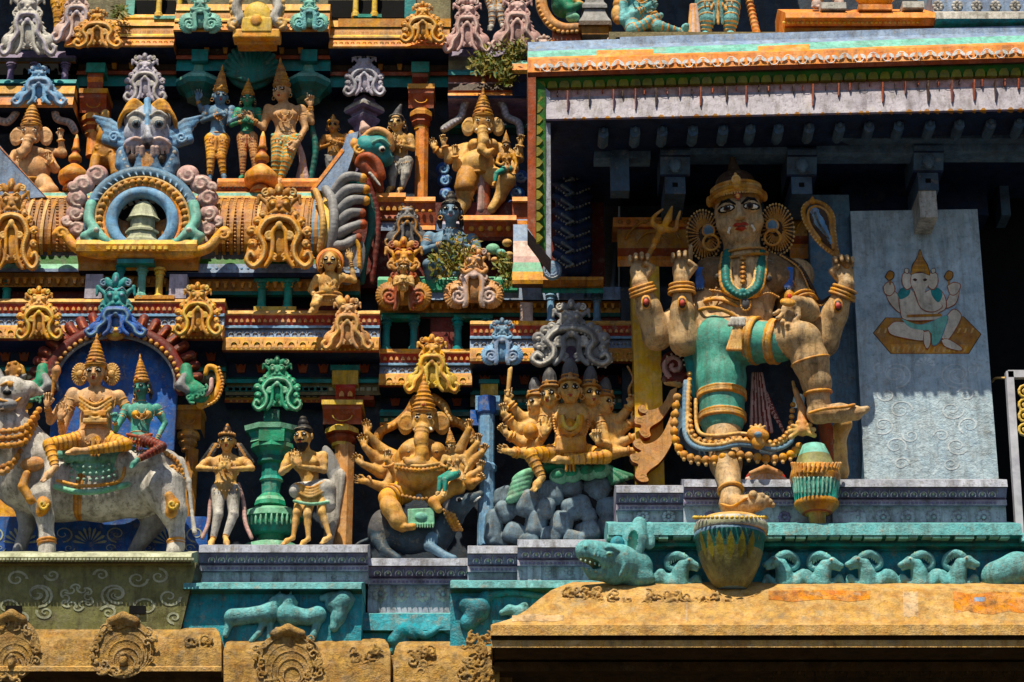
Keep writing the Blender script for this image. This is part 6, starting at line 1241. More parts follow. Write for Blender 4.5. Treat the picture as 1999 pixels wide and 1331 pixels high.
# ---- many armed elephant headed statue on a mouse
G = 'skin'
T = Sc('ganesha_statue', 'many armed elephant headed statue riding a grey mouse in the lower niche', 'statue', 822, 1000, 40); T.cur['v'] = 1.6
T.ell(820, 888, 20, 44, 34, 34, G); T.ell(820, 925, 34, 49, 36, 42, G, k=10); T.cap([(788, 900, 8, 22), (852, 902, 8, 22)], G, 10)
for x in (797, 852): T.ell(x, 880, 42, 18, 17, 16, G, k=4); T.ell(x, 882, 57, 2.5, 2.5, 2, 'darkbrown')
elephant_head(T, 827, 822, 40, 60, G, [(824, 838, 62, 14), (822, 860, 66, 13), (824, 885, 66, 12), (818, 904, 68, 10.5), (800, 904, 70, 8), (790, 896, 70, 5)], ('gold', 'ochre'))
T.cur = T.parts[0]
T.cap([(788, 960, 20, 24), (758, 972, 44, 20)], 'yellow', 8); T.ell(758, 985, 52, 17, 17, 18, G, k=3); T.cap([(765, 995, 54, 20), (778, 1018, 56, 16), (786, 1030, 58, 9)], G, 8); T.cap([(784, 1030, 60, 8), (806, 1028, 68, 7)], G, 3)
T.cap([(850, 962, 20, 26), (880, 955, 40, 20)], G, 8); T.ell(892, 952, 48, 17, 17, 17, G, k=3); T.cap([(880, 960, 44, 14), (846, 980, 56, 10), (856, 994, 60, 8)], G, 6)
for x, y, hx, hy, dg in ((728, 868, 716, 845, 96), (722, 890, 712, 872, 110), (728, 912, 708, 906, 140), (738, 944, 716, 940, 170), (765, 925, 756, 898, 92)):
    T.cap([(782, 895, -6 if hx < 750 else 14, 12), (x+16, y+10, -2 if hx < 750 else 24, 12), (hx, hy, 14 if hx < 750 else 44, 6.5)], G, 5); hand(T, (hx, hy, 14 if hx < 750 else 44), dg, 36, G, 'curl' if hx > 750 else 'relax', 1)
for x, y, hx, hy, dg in ((905, 870, 916, 838, 88), (915, 890, 932, 866, 80), (918, 905, 940, 884, 60), (914, 930, 936, 918, 70), (925, 935, 930, 940, 40)):
    T.cap([(862, 895, -6, 12), (x-8, y+10, 4, 11), (hx, hy, 14, 6.5)], G, 5); hand(T, (hx, hy, 14), dg, 34, G, 'hold', -1)
T.part('jewellery', 1.6); T.beads([(774, 912, 58), (795, 916, 72), (822, 918, 78), (850, 914, 72), (868, 908, 56)], 4.5, 'gold', 8); T.tube([(772, 906, 58), (795, 908, 72), (822, 910, 78), (850, 906, 72), (868, 902, 56)], 3, 'cream'); T.ring((742, 935, 4), (716, 940, 14), .8, 9, 2.4, 'gold'); T.ring((765, 925, 24), (756, 898, 44), .7, 10, 3, 'gold'); T.ring((788, 960, 20), (758, 972, 44), .6, 22, 3.2, 'gold'); T.ring((788, 960, 20), (758, 972, 44), .85, 21, 3, 'ochre')
T.beads([(786, 968, 50), (822, 974, 60), (856, 968, 50)], 4, 'ochre', 8); T.build()
T = human('goddess_statue', 'tiny seated goddess in a teal skirt on the elephant figures knee over the mouse', 90, (880, 872, 20), 24, ((868, 892, 14), (902, 892, 14)), (886, 922, 20),
    [(0, (862, 908, 20), (872, 912, 30), 60, 'fist', 1), (1, (912, 912, 20), (906, 928, 26), -90, 'fist', 1)], [(-6, (860, 934, 40), (856, 962, 40), (852, 966, 46)), (4, (870, 936, 42), (868, 962, 42), (864, 968, 48))], skin='cream', cloth='teal', stripe=None, fem=True, yaw=-20, sash=False, vox=1.4)
T = Sc('snake_arch', 'scaly twin snake garland arching over the lower elephant statue', 'arch', 825, 780, 20); T.parts[0]['n'] = 'snake'
for s, c in ((-1, [(812, 778, 8), (796, 806, 8), (772, 828, 6), (744, 842, 4), (736, 858, 2)]), (1, [(846, 776, 12), (866, 792, 12), (876, 815, 12), (900, 828, 10), (916, 842, 8), (922, 862, 6)])):
    q = spline(c, 6); T.cap([(x, y, d, 8.5) for x, y, d in q], 'ochre', 2)
    for i, (x, y, d) in enumerate(q): T.ell(x+(i % 2*4-2), y, d+8, 3.4, 3.4, 2.4, 'cream' if s > 0 else 'gold')
T.build()
T = Sc('mouse_statue', 'long snouted grey mouse statue with green saddle cloth and gold collar', 'statue', 825, 1085, 50); T.cur['v'] = 1.7; g_ = 'steeldark'
T.cap([(752, 1040, 4, 34), (800, 1048, 10, 32), (850, 1044, 10, 32), (880, 1010, 14, 26)], g_, 12, fy=.8); T.ell(748, 1030, 6, 28, 36, 26, 'greydark', k=6)
T.cap([(880, 1000, 20, 26), (898, 986, 30, 21), (918, 976, 34, 12), (938, 964, 36, 7)], g_, 8); T.ell(896, 976, 48, 7, 6, 5, 'eyewhite'); T.ell(897, 976, 52, 4, 4, 3, 'black'); T.cap([(915, 985, 42, 2), (938, 970, 42, 1.6)], 'eyewhite', 0)
T.ell(872, 984, 40, 10, 12, 4, 'grey'); T.cap([(740, 1056, 16, 16), (750, 1074, 26, 11), (776, 1090, 40, 8)], g_, 5); T.cap([(844, 1050, 26, 14), (838, 1066, 32, 10), (874, 1088, 46, 8), (886, 1090, 50, 7)], 'steel', 5); T.tube([(728, 1050, 0), (700, 1062, 0), (690, 1078, 0)], 4, g_)
T.part('saddle_cloth', 1.7); T.box(822, 1010, 44, 26, 17, 6, 'palegreen', a=-3); T.ell(822, 1008, 51, 12, 8, 3, 'tealpale'); [T.cap([(800+i*5, 1022, 50, 1.6), (800+i*5, 1030, 50, 1.6)], 'palegreen', 0) for i in range(10)]
T.part('collar', 1.7); [T.beads([(866+k*7, 996+k*3, 46), (874+k*7, 1014+k*3, 44), (886+k*5, 1034, 34)], 3.6, 'gold' if k % 2 else 'ochre', 7) for k in range(4)]; T.build()
# ---- blue column, five headed statue on rocks
t = thing('blue_column', 'sky blue half column between the mouse niche and the rock mound', 'pillar', P(950, 1050, 40)); m = MB()
m.lathe(950, [(770, 20), (800, 20), (806, 16), (900, 16), (904, 20), (912, 20), (918, 16), (1062, 18)], 24, ['blue', 'blue', 'skyblue', 'skyblue', 'skyblue', 'skyblue', 'skyblue'], n=10); m.box(928, 976, 772, 800, 30, 0, 'skyblue'); m.box(918, 946, 800, 830, 20, -10, 'blue'); m.build('shaft', t)
T = Sc('rock_mound', 'blue grey mound of rounded boulders under the five headed statue', 'rocks', 1080, 1070, 40); T.parts[0]['n'] = 'boulders'; T.cur['v'] = 2.0
rr_ = random.Random(3)
T.ell(1085, 1010, -8, 128, 66, 44, 'black'); T.ell(1130, 980, -8, 100, 60, 40, 'black')  # black core in the gaps stands in for shade between the boulders
for (x, y, rx, ry, a) in ((990, 1000, 26, 24, -30), (962, 1030, 18, 34, 0), (1005, 1045, 26, 22, 10), (970, 1058, 24, 18, 0), (1030, 985, 24, 28, 20), (1045, 1025, 22, 30, 0), (1075, 965, 26, 26, -10), (1115, 955, 24, 22, 0), (1125, 995, 32, 24, 0), (1095, 1025, 24, 26, 0), (1165, 955, 30, 28, 10), (1190, 995, 30, 22, 0), (1150, 1040, 26, 22, 0), (1185, 1030, 24, 20, 0), (1210, 965, 22, 26, 0), (1015, 960, 22, 22, 0), (1075, 1050, 22, 18, 0), (1120, 1055, 24, 16, 0), (985, 970, 16, 20, 20), (1065, 995, 18, 20, 0), (1150, 1010, 16, 14, 0), (1035, 1060, 20, 16, 0)):
    dz = 44*max(.05, 1-((x-1085)/140)**2-((y-1010)/90)**2*.4)-14; T.box(x, y, dz+rr_.uniform(-5, 6), rx*.94, ry*.94, 26, 'rockblue', a=a+rr_.uniform(-20, 20), yw=rr_.uniform(-14, 14)-(x-1085)*.2, rr=min(rx, ry)*.66, k=0)
T.build()
T = Sc('leaf_cushion', 'bright green draped leaf cushion spread over the rock mound', 'cushion', 1100, 940, 60); T.cur['v'] = 1.7; T.parts[0]['n'] = 'leaf_folds'
for k in range(5): T.ell(1022-k*3, 928+k*10, 22-k*1, 26, 10, 12, 'palegreen', a=-28)
for k, (x, y) in enumerate(((1092, 930), (1118, 926), (1148, 922), (1172, 918))): T.ell(x, y, 24, 20, 16, 14, 'palegreen', a=-10); T.ell(x-2, y-4, 32, 14, 10, 8, 'green', a=-10)
for k in range(5): T.cap([(1182+k*3, 916, 14, 5), (1196+k*9, 942-k*3, 14, 6)], 'palegreen' if k % 2 else 'green', 2)
T.ell(1120, 914, 4, 80, 12, 24, 'green'); T.build()
C = 'cream'
T = human('five_headed_statue', 'cream five headed many armed statue with dark piled hair seated on rocks', 66, (1113, 762, 42), 54, ((1068, 802, 14), (1162, 802, 14)), (1113, 878, 20),
    [(0, (1046, 872, 26), (1062, 848, 56), 86, 'open', 1), (1, (1186, 868, 20), (1166, 862, 66), 92, 'fist', -1)],
    [(-20, (1036, 888, 54), (1058, 932, 58), (1042, 956, 72)), (26, (1182, 892, 54), (1104, 898, 66), (1080, 900, 72))], skin=C, cloth='yellow', cr='jata', crm=('greydark', 'ochre'), build=False, fat=1.05, halo=None, pitch=8)
T.cur = T.parts[0]
HS = []
for x, y, d, h, yw in ((1074, 773, 26, 49, -22), (1047, 788, 10, 45, -60), (1152, 771, 26, 49, 22), (1180, 788, 10, 45, 55)):
    H = Head(T, x, y, d, h, yw, 8); face(H, C); T.cap([(x, y+12, d-6, 12), (1113+(x-1113)*.5, 806, 6, 14)], C, 4); HS.append(H)
for a in (((1075, 806, 0), (1020, 818, 0), (990, 782, 16), 84, 'point'), ((1070, 812, 0), (1012, 842, 4), (984, 808, 18), 100, 'hold'), ((1070, 820, 0), (1022, 866, 6), (988, 846, 20), 130, 'hold'), ((1070, 828, 0), (1034, 886, 6), (996, 882, 26), 165, 'relax')):
    T.cap([(*a[0], 13), (*a[1], 12), (*a[2], 7)], C, 5); hand(T, a[2], a[3], 36, C, a[4], 1); T.ring(a[1], a[2], .8, 9, 2.4, 'gold'); T.ring(a[1], a[2], .65, 10, 2.2, 'gold')
for a in (((1155, 806, 0), (1208, 822, 0), (1232, 790, 16), 84, 'hold'), ((1160, 812, 0), (1206, 846, 0), (1236, 822, 14), 60, 'relax'), ((1160, 820, 0), (1204, 868, 0), (1240, 852, 12), 40, 'relax'), ((1160, 830, 0), (1196, 884, 6), (1236, 880, 12), 10, 'relax')):
    T.cap([(*a[0], 13), (*a[1], 12), (*a[2], 7)], C, 5); hand(T, a[2], a[3], 34, C, a[4], -1); T.ring(a[1], a[2], .8, 9, 2.4, 'gold')
T.ell(1036, 842, 34, 15, 16, 14, 'gold', k=0); T.box(1114, 868, 44, 30, 16, 8, 'gold', rr=5)
T.part('pectoral', 1.6); T.tube([(1092, 812, 40), (1096, 836, 50), (1113, 848, 54), (1131, 836, 50), (1135, 812, 40)], 4, 'gold'); T.tube([(1098, 812, 44), (1102, 830, 52), (1113, 838, 55), (1125, 830, 52), (1129, 812, 44)], 3, 'paleyellow'); T.ell(1113, 828, 50, 11, 12, 6, 'ochre'); T.ell(1113, 828, 56, 5, 5, 3, 'gold'); T.beads([(1080, 806, 30), (1084, 840, 40), (1100, 866, 44)], 3, 'gold'); T.beads([(1148, 806, 30), (1146, 840, 40), (1130, 866, 44)], 3, 'gold'); T.tube([(1088, 868, 40), (1113, 874, 48), (1140, 868, 40)], 4, 'gold'); T.ell(1113, 856, 50, 5, 5, 4, 'gold')
T.part('side_crowns', 1.6)
for H in HS: crown(H, 'jata', 'greydark', 'ochre')
T.build()
T = Sc('scepter', 'thin pale scepter held high beside the five headed statue', 'scepter', 995, 770, 85); T.cap([(991, 772, 0, 4), (996, 722, 0, 5), (998, 718, 0, 3)], 'cream', 0); T.build()
T = Sc('flame_wand', 'thin curling bronze wand near the yellow porch pillar', 'wand', 1232, 780, 84); T.tube([(1232, 782, 0), (1228, 760, 0), (1236, 740, 0), (1230, 724, 0), (1224, 714, 0)], 3, 'ochre', r2=1.5); T.build()
# ================================================================ upper row
V = 'statues standing on the upper ledge'
human('vishnu_statue', 'blue skinned crowned statue in yellow striped trousers left of the green shell', -62, (430, 188, 22), 36, ((405, 213, 10), (452, 213, 10)), (424, 268, 8),
    [(1, (448, 240, 18), (474, 224, 26), 10, 'relax', 1), (0, (396, 236, 8), (430, 222, 34), 10, 'fist', 1), (0, (394, 216, 0), (386, 196, 6), 90, 'open', 1)], [(-12, (412, 306, 14), (410, 344, 10), (408, 350, 20)), (12, (432, 306, 14), (436, 342, 10), (438, 350, 20))], skin='steel', cloth='yellow', crht=1.15, group=V, yaw=14)
human('green_goddess_statue', 'short green skinned goddess between the two taller crowned statues', -60, (484, 193, 22), 31, ((464, 216, 10), (504, 216, 10)), (482, 264, 8),
    [(0, (452, 244, 16), (474, 236, 30), 30, 'fist', 1), (1, (512, 244, 14), (494, 240, 30), 140, 'fist', -1)], [(-9, (474, 304, 12), (474, 344, 8), (468, 352, 18)), (10, (496, 304, 12), (500, 344, 8), (504, 352, 18))], skin='green', cloth='salmon', stripe='rust', crht=.8, fem=True, halter='palegreen', hair='hair', group=V)
T = human('shiva_groom_statue', 'tall cream crowned statue with one hand raised right of the green shell', -56, (550, 179, 24), 42, ((524, 212, 12), (588, 214, 12)), (558, 268, 10),
    [(0, (514, 250, 16), (494, 234, 26), 150, 'relax', 1), (1, (596, 250, 14), (582, 276, 30), -130, 'relax', 1), (1, (608, 238, 4), (606, 206, 14), 90, 'point', -1)], [(-14, (540, 312, 18), (536, 350, 12), (532, 358, 24)), (12, (560, 314, 22), (548, 350, 18), (544, 360, 30))], skin='skinpink', cloth='yellow', stripe='palegreen', crht=1.05, group=V, build=False, yaw=-20)
T.part('sash', 1.8); [T.tube([(578, 275, 10), (590, 310, 4), (582+k*8, 352, 2)], 6, 'salmon' if k % 2 else 'pink') for k in range(3)]; T.tube([(606, 240, -6), (616, 290, -8), (606, 350, -10)], 6, 'tealdark'); T.build()
human('attendant_statue', 'small brown attendant statue in shade right of the raised hand', -90, (650, 246, 16), 28, ((634, 268, 8), (676, 266, 8)), (652, 306, 6), [(0, (622, 290, 10), (648, 280, 26), 10, 'fist', 1), (1, (682, 284, 12), (656, 276, 28), 170, 'fist', -1)], [(-8, (646, 340, 8), (644, 366, 6), (642, 370, 12)), (8, (660, 340, 8), (662, 366, 6), (664, 370, 12))], skin='ochre', cloth='grey', stripe=None, cr='low', crm=('gold', 'ochre'))
T = human('praying_woman_statue', 'praying woman statue in white leggings leaning against the orange pillar', -40, (774, 240, 22), 36, ((758, 268, 14), (800, 268, 8)), (784, 312, 10), [(1, (806, 290, 16), (768, 282, 36), 90, 'open', -1), (0, (752, 288, 22), (762, 282, 38), 86, 'open', 1)], [(-9, (766, 342, 16), (766, 366, 12), (756, 374, 22)), (10, (792, 340, 18), (784, 368, 14), (776, 376, 26))], skin='cream', cloth='white', stripe=None, cr=None, fem=True, hair='hair', yaw=-12, build=False)
T.part('hair_cone', 1.6); T.H.T = T; T.H.cap([(0, .4, -.1, .28), (.1, .7, -.1, .18), (.25, 1.0, -.1, .08)], 'greydark'); T.H.tor(0, .32, 0, (0, .2, 1), .36, .05, 'greydark'); T.build()
def small_ganesha(name, label, D, cx, cy, h, trunk, arms, bel, legs, cr=('gold', 'ochre'), skin='cream', stand=False):
    T = Sc(name, label, 'statue', cx, cy+h*3, D); T.cur['v'] = 1.6
    bx, by, br = bel; T.ell(bx, by, 12, br, br*.9, br*.85, skin); T.ell(cx, cy+h*.95, 4, br*.95, br*.7, br*.65, skin, k=8)
    for s in (-1, 1): T.ell(cx+s*br*.5, cy+h*.85, 10, br*.42, br*.4, br*.6, skin, k=3)
    for a in arms: T.cap([(*a[0], h*.18), (*a[1], h*.17), (*a[2], h*.09)], skin, 4); hand(T, a[2], a[3], h*.6, skin, a[4], 1 if a[2][0] < cx else -1); T.ring(a[1], a[2], .8, h*.13, h*.04, 'gold')
    for l in legs: T.cap([(*q, r) for q, r in l], skin, 5)
    elephant_head(T, cx, cy, 22, h, skin, trunk, cr); T.part('jewellery', 1.6)
    T.beads([(bx-br*.95, by-br*.3, 14), (bx-br*.5, by-br*.25, br*.8), (bx, by-br*.2, br), (bx+br*.5, by-br*.25, br*.8), (bx+br*.95, by-br*.3, 14)], h*.055, 'darkbrown'); T.ring((bx, by+br*.7, 8), (bx, by+br, 8), 0, br*.75, h*.07, 'ochre')
    return T
T = small_ganesha('ganesha_statue', 'standing elephant headed statue with a goddess on its hip, upper niche beside the porch', -50, 943, 243, 50, [(942, 254, 46, 11), (944, 276, 50, 10), (940, 292, 52, 8), (952, 300, 54, 6.5), (962, 292, 54, 4)],
    [((912, 286, 0), (876, 312, 0), (866, 280, 14), 100, 'hold'), ((912, 292, 4), (892, 326, 14), (888, 300, 30), 90, 'hold'), ((974, 286, 0), (1014, 310, 0), (1016, 280, 10), 80, 'hold'), ((976, 294, 4), (1004, 330, 10), (1010, 300, 20), 80, 'hold'), ((912, 286, -6), (862, 300, -6), (848, 290, 4), 110, 'relax')],
    (934, 322, 33), [[((915, 345, 12), 22), ((908, 370, 24), 19), ((906, 398, 18), 13), ((898, 414, 24), 10)], [((958, 345, 12), 22), ((988, 352, 36), 18), ((976, 385, 28), 11), ((960, 408, 32), 9)]])
T.part('garment', 1.8); T.cap([(915, 345, 14, 24), (908, 366, 26, 21)], 'ochre', 6); T.cap([(940, 345, 20, 6), (938, 410, 14, 9)], 'pink', 3); T.cap([(952, 345, 20, 6), (950, 408, 14, 7)], 'rust', 3); T.ring((912, 355, 14), (906, 398, 18), .3, 21, 3, 'gold'); T.ring((912, 355, 14), (906, 398, 18), .8, 15, 3, 'gold'); T.build()
T = human('goddess_statue', 'tiny goddess in a green skirt sitting on the upper elephant statue near the porch', -10, (988, 285, 16), 20, ((976, 302, 10), (1002, 302, 10)), (990, 328, 12), [(0, (970, 318, 14), (978, 322, 24), 30, 'fist', 1), (1, (1008, 320, 14), (1004, 334, 20), -90, 'fist', 1)], [(-4, (970, 338, 26), (966, 356, 26), (962, 362, 30))], skin='gold', cloth='teal', stripe=None, sash=False, vox=1.4, fem=True)
T = Sc('snake_arch', 'grey snake garland arching over the upper elephant statue beside the porch', 'arch', 943, 200, -60); T.parts[0]['n'] = 'snake'
q = spline([(866, 252, 6), (884, 240, 8), (900, 228, 8), (908, 202, 10), (926, 188, 12), (944, 182, 14), (964, 188, 12), (982, 206, 10), (990, 228, 8), (1012, 240, 8), (1016, 262, 6)], 6); T.cap([(x, y, d, 7) for x, y, d in q], 'grey', 2)
for i, (x, y, d) in enumerate(q): T.ell(x+(i % 2*4-2), y, d+6, 3, 3, 2.4, 'lilac')
T.part('finial', 1.7); T.cap([(943, 180, 14, 8), (943, 168, 14, 6), (944, 156, 14, 4)], 'cream', 2); [T.cap([(943+s*8, 184, 14, 6), (943+s*28, 180, 12, 7), (943+s*42, 178, 10, 3)], 'palegreen', 3) for s in (-1, 1)]; T.build()
T = Sc('cloud_carving', 'blue curled cloud carving behind the legs of the upper elephant statue', 'carving', 940, 400, -110); T.parts[0]['n'] = 'curls'
for (x, y) in ((868, 352), (872, 378), (878, 402), (866, 330), (890, 390), (1000, 352), (1010, 378), (1004, 402), (1022, 396), (1016, 345), (870, 425), (860, 450)): T.ell(x, y, 0, 15, 14, 10, 'blue'); T.spiral(x, y, 9, 11, 3, 'skyblue', 1.3, rr_.uniform(0, 360), 1)
T.build()
T = small_ganesha('ganesha_statue', 'pale elephant headed statue under the snake arch at the far left edge', -50, 60, 262, 50, [(56, 272, 44, 11), (50, 290, 48, 9), (44, 300, 50, 7), (36, 294, 50, 5)],
    [((30, 300, 4), (14, 332, 14), (30, 322, 34), 60, 'hold'), ((92, 300, 4), (108, 330, 14), (96, 312, 34), 100, 'hold'), ((92, 296, -4), (122, 300, 0), (118, 268, 10), 88, 'hold')], (62, 334, 36), [[((40, 360, 18), 20), ((20, 372, 30), 14), ((60, 378, 34), 9)], [((84, 360, 18), 20), ((100, 374, 30), 14), ((64, 382, 34), 9)]], skin='skinpink'); T.build()
T = Sc('snake_arch', 'pink grey snake arch over the elephant statue at the left edge', 'arch', 62, 200, -56); T.parts[0]['n'] = 'snake'
q = spline([(-10, 232, 4), (14, 238, 6), (30, 222, 8), (38, 204, 10), (60, 192, 14), (92, 192, 12), (106, 212, 10), (112, 232, 8), (136, 240, 6), (146, 256, 4)], 6); T.cap([(x, y, d, 7) for x, y, d in q], 'palepink', 2)
for i, (x, y, d) in enumerate(q): T.ell(x+(i % 2*4-2), y, d+6, 3, 3, 2.4, 'grey')
T.cap([(74, 190, 12, 6), (74, 168, 14, 4)], 'salmon', 2); T.build()
T = Sc('lion_cub_carving', 'weathered yellow brown lion figure left of the great demon face', 'carving', 205, 330, -70); T.ell(205, 300, 0, 26, 32, 20, 'ochre'); T.ell(208, 270, 10, 20, 22, 18, 'ochre', k=5); T.cap([(200, 250, 6, 12), (206, 222, 6, 9)], 'cream', 5); T.cap([(188, 310, 10, 11), (182, 338, 14, 10)], 'gold', 4); T.cap([(222, 310, 10, 11), (226, 338, 14, 10)], 'gold', 4); [T.spiral(190+k*9, 285+(k % 2)*14, 18, 7, 2.4, 'gold', 1, k*60) for k in range(4)]; T.build()
# praying blue man, dwarf
T = human('praying_man_statue', 'blue grey man with folded hands above the dry plant', -10, (880, 414, 30), 48, ((838, 462, 10), (922, 462, 10)), (876, 532, 4), [(0, (826, 490, 20), (868, 474, 46), 76, 'open', 1), (1, (934, 490, 20), (884, 474, 46), 104, 'open', -1)], [(-14, (836, 516, 40), (838, 556, 20), None), (16, (918, 520, 40), (912, 560, 20), None)], skin='steel', cr='bun', crm=('hair', 'hair'), trousers=None, feet=False, hair='hair', cloth='steel', pitch=6); 
T = human('dwarf_statue', 'plump cream dwarf statue with one arm raised before the barrel roof', 62, (644, 510, 26), 40, ((620, 544, 10), (666, 540, 10)), (640, 580, 10), [(0, (606, 566, 10), (616, 578, 26), -20, 'fist', 1, .9), (1, (692, 548, 4), (684, 508, 10), 92, 'open', -1, .9)], [(-18, (614, 596, 30), (616, 606, 26), (604, 610, 36)), (18, (668, 592, 30), (672, 606, 26), (676, 610, 36))], skin='cream', cr=None, trousers=None, belly=.9, fat=1.15, cloth='cream', legr=.9, hair='ochre', moustache='hair', build=False)
T.part('hood', 1.7); T.ell(644, 512, 4, 28, 30, 8, 'orange'); T.ell(644, 512, 9, 23, 25, 8, 'rust'); T.part('belt', 1.7); T.ring((640, 572, 10), (640, 590, 10), .3, 26, 3.4, 'gold', fl=.8); T.ring((640, 572, 10), (640, 590, 10), .7, 26, 3, 'ochre', fl=.8); T.build()
# ================================================================ the great demon face and its horseshoe arch
T = Sc('demon_face', 'huge bulging eyed lilac demon face with blue wings above the horseshoe arch', 'carving', 290, 340, 0); T.cur['v'] = 1.8; T.parts[0]['n'] = 'face'; l_ = 'lavender'
T.ell(288, 262, 10, 48, 40, 34, l_); T.ell(288, 234, 8, 46, 30, 30, l_, k=8)
for s in (-1, 1):
    T.ell(288+s*22, 238, 36, 16, 17, 14, 'white', k=2); T.ell(288+s*22, 242, 47, 8, 9, 6, 'steeldark'); T.ell(288+s*22, 242, 51, 4, 5, 5, 'black'); T.tube([(288+s*8, 226, 44), (288+s*22, 218, 50), (288+s*38, 228, 42)], 3.4, 'white')
    T.ell(288+s*24, 280, 38, 22, 12, 16, 'lilac', k=6); T.tube([(288+s*6, 278, 46), (288+s*24, 270, 54), (288+s*44, 284, 40)], 4, 'palepink')
    for i in range(4): T.cap([(288+s*(10+i*9), 288, 50-i*3, 5.4), (288+s*(11+i*9), 302-i*2, 48-i*3, 3)], 'palepink', 1)
    T.cap([(288+s*10, 300, 36, 12), (288+s*14, 330, 34, 12), (288+s*34, 345, 26, 9)], 'dustyblue', 5); T.cap([(288+s*52, 322, 24, 12), (288+s*46, 300, 22, 14), (288+s*40, 340, 24, 14)], 'dustyblue', 5); T.ell(288+s*26, 308, 36, 12, 12, 8, 'darkbrown')
    for k in range(5): T.ell(288+s*(40+k*3), 326-k*7, 34, 5, 5, 4, 'skyblue' if k % 2 else 'white')
T.cap([(288, 250, 46, 6), (288, 265, 54, 8)], l_, 4); T.ell(288, 270, 54, 12, 8, 8, l_, k=3); T.cap([(288, 196, 30, 7), (288, 225, 40, 6), (288, 250, 44, 4)], 'skyblue', 3); [T.cap([(288+(i-1)*8, 300, 44, 5), (288+(i-1)*10, 342, 40, 5)], 'salmon', 2) for i in range(3)]
T.part('mane', 1.8)
for s in (-1, 1):
    for i in range(6): T.tube([(288+s*12, 206+i*2, 26), (288+s*(26+i*3), 196+i*4, 34), (288+s*(40+i*3), 206+i*6, 28), (288+s*(50+i*1), 228+i*5, 18)], 5, 'gold' if i % 2 else 'yellow', r2=2)
T.part('wing', 1.8)
for s in (-1, 1):
    for i in range(7): T.cap([(288+s*46, 256+i*5, 14, 8), (288+s*(74+i*1.5), 246+i*6-8, 8, 7), (288+s*(104-i*6), 228+i*8, 4, 4)], 'skyblue' if i % 2 else 'dustyblue', 3)
    T.spiral(288+s*66, 268, 22, 11, 3, 'skyblue', 1.5, 0, s)
T.build()
T = Sc('horseshoe_arch', 'blue and gold beaded horseshoe arch with lilac petals around a dark opening', 'arch', 278, 480, 40); T.parts[0]['n'] = 'arch_ring'; T.cur['v'] = 1.9
def ap(R, a, sy=.93): return (278+R*math.cos(math.radians(a)), 432-R*sy*math.sin(math.radians(a)))
A_ = list(range(-50, 231, 8))
T.tube([(*ap(60, a), 30) for a in A_], 11, 'skyblue'); T.part('gold_ring', 1.8); T.tube([(*ap(75, a), 32) for a in A_], 3.5, 'orange'); T.beads([(*ap(84, a), 36) for a in A_], 6.2, 'gold', 12.5); T.tube([(*ap(92, a), 34) for a in A_], 2.6, 'cream')
T.part('outer_ring', 1.9); T.tube([(*ap(103, a), 20) for a in range(-20, 201, 8)], 11, 'steel'); [T.cap([(*ap(97, a), 33, 2), (*ap(110, a+3), 28, 2)], 'skyblue', 0) for a in range(-16, 200, 8)]
T.part('opening', 2); T.ell(278, 425, 6, 48, 48, 6, 'void')
T.part('petals', 1.8)
for s in (0, 1):
    for a, R, r_ in ((-8, 128, 19), (8, 132, 19), (22, 138, 21), (36, 142, 22), (50, 138, 22), (-22, 122, 18), (0, 148, 12), (30, 156, 12)):
        aa = a if s == 0 else 180-a; x, y = ap(R, aa, .86); T.ell(x, y, 8, r_, r_*.9, 12, 'pink'); T.spiral(x, y, 18, r_*.7, 3.4, 'palepink', 1.2, rr_.uniform(0, 360), 1 if s else -1)
T.part('crocodile_foot', 1.8)
for s in (-1, 1):
    T.tube([(278+s*100, 400, 30), (278+s*104, 430, 40), (278+s*90, 450, 48), (278+s*72, 470, 50), (278+s*50, 484, 44)], 11, 'tealpale', r2=7); T.cap([(278+s*96, 455, 46, 12), (278+s*112, 462, 44, 9), (278+s*100, 476, 44, 9)], 'tealpale', 5); T.ell(278+s*90, 448, 60, 5, 5, 4, 'white'); [T.tube([(278+s*(60+k*6), 468, 52), (278+s*(66+k*8), 486, 50), (278+s*(92+k*6), 490-k*5, 44)], 3, 'teal') for k in range(3)]
T.part('boat_scroll', 1.9)
for s in (-1, 1): T.tube([(278+s*50, 494, 40), (278+s*90, 494, 44), (278+s*128, 484, 44), (278+s*148, 462, 42), (278+s*160, 450, 40), (278+s*170, 458, 40)], 12, 'yellow', r2=7); T.spiral(278+s*158, 456, 48, 12, 4, 'gold', 1.2, 0, s)
T.cap([(220, 496, 40, 10), (336, 496, 40, 10)], 'gold', 3); T.build()
finial('stone_shrine', 'little pale stone shrine tower inside the horseshoe arch', 278, [(392, 12), (400, 22), (410, 27), (416, 30), (419, 34), (421, 24), (440, 24), (442, 33), (446, 33), (448, 26), (458, 30), (462, 38), (474, 40), (484, 42)], 62, ['olivepale']*13, 'shrine', n=8, parts='tower', sq=.7)
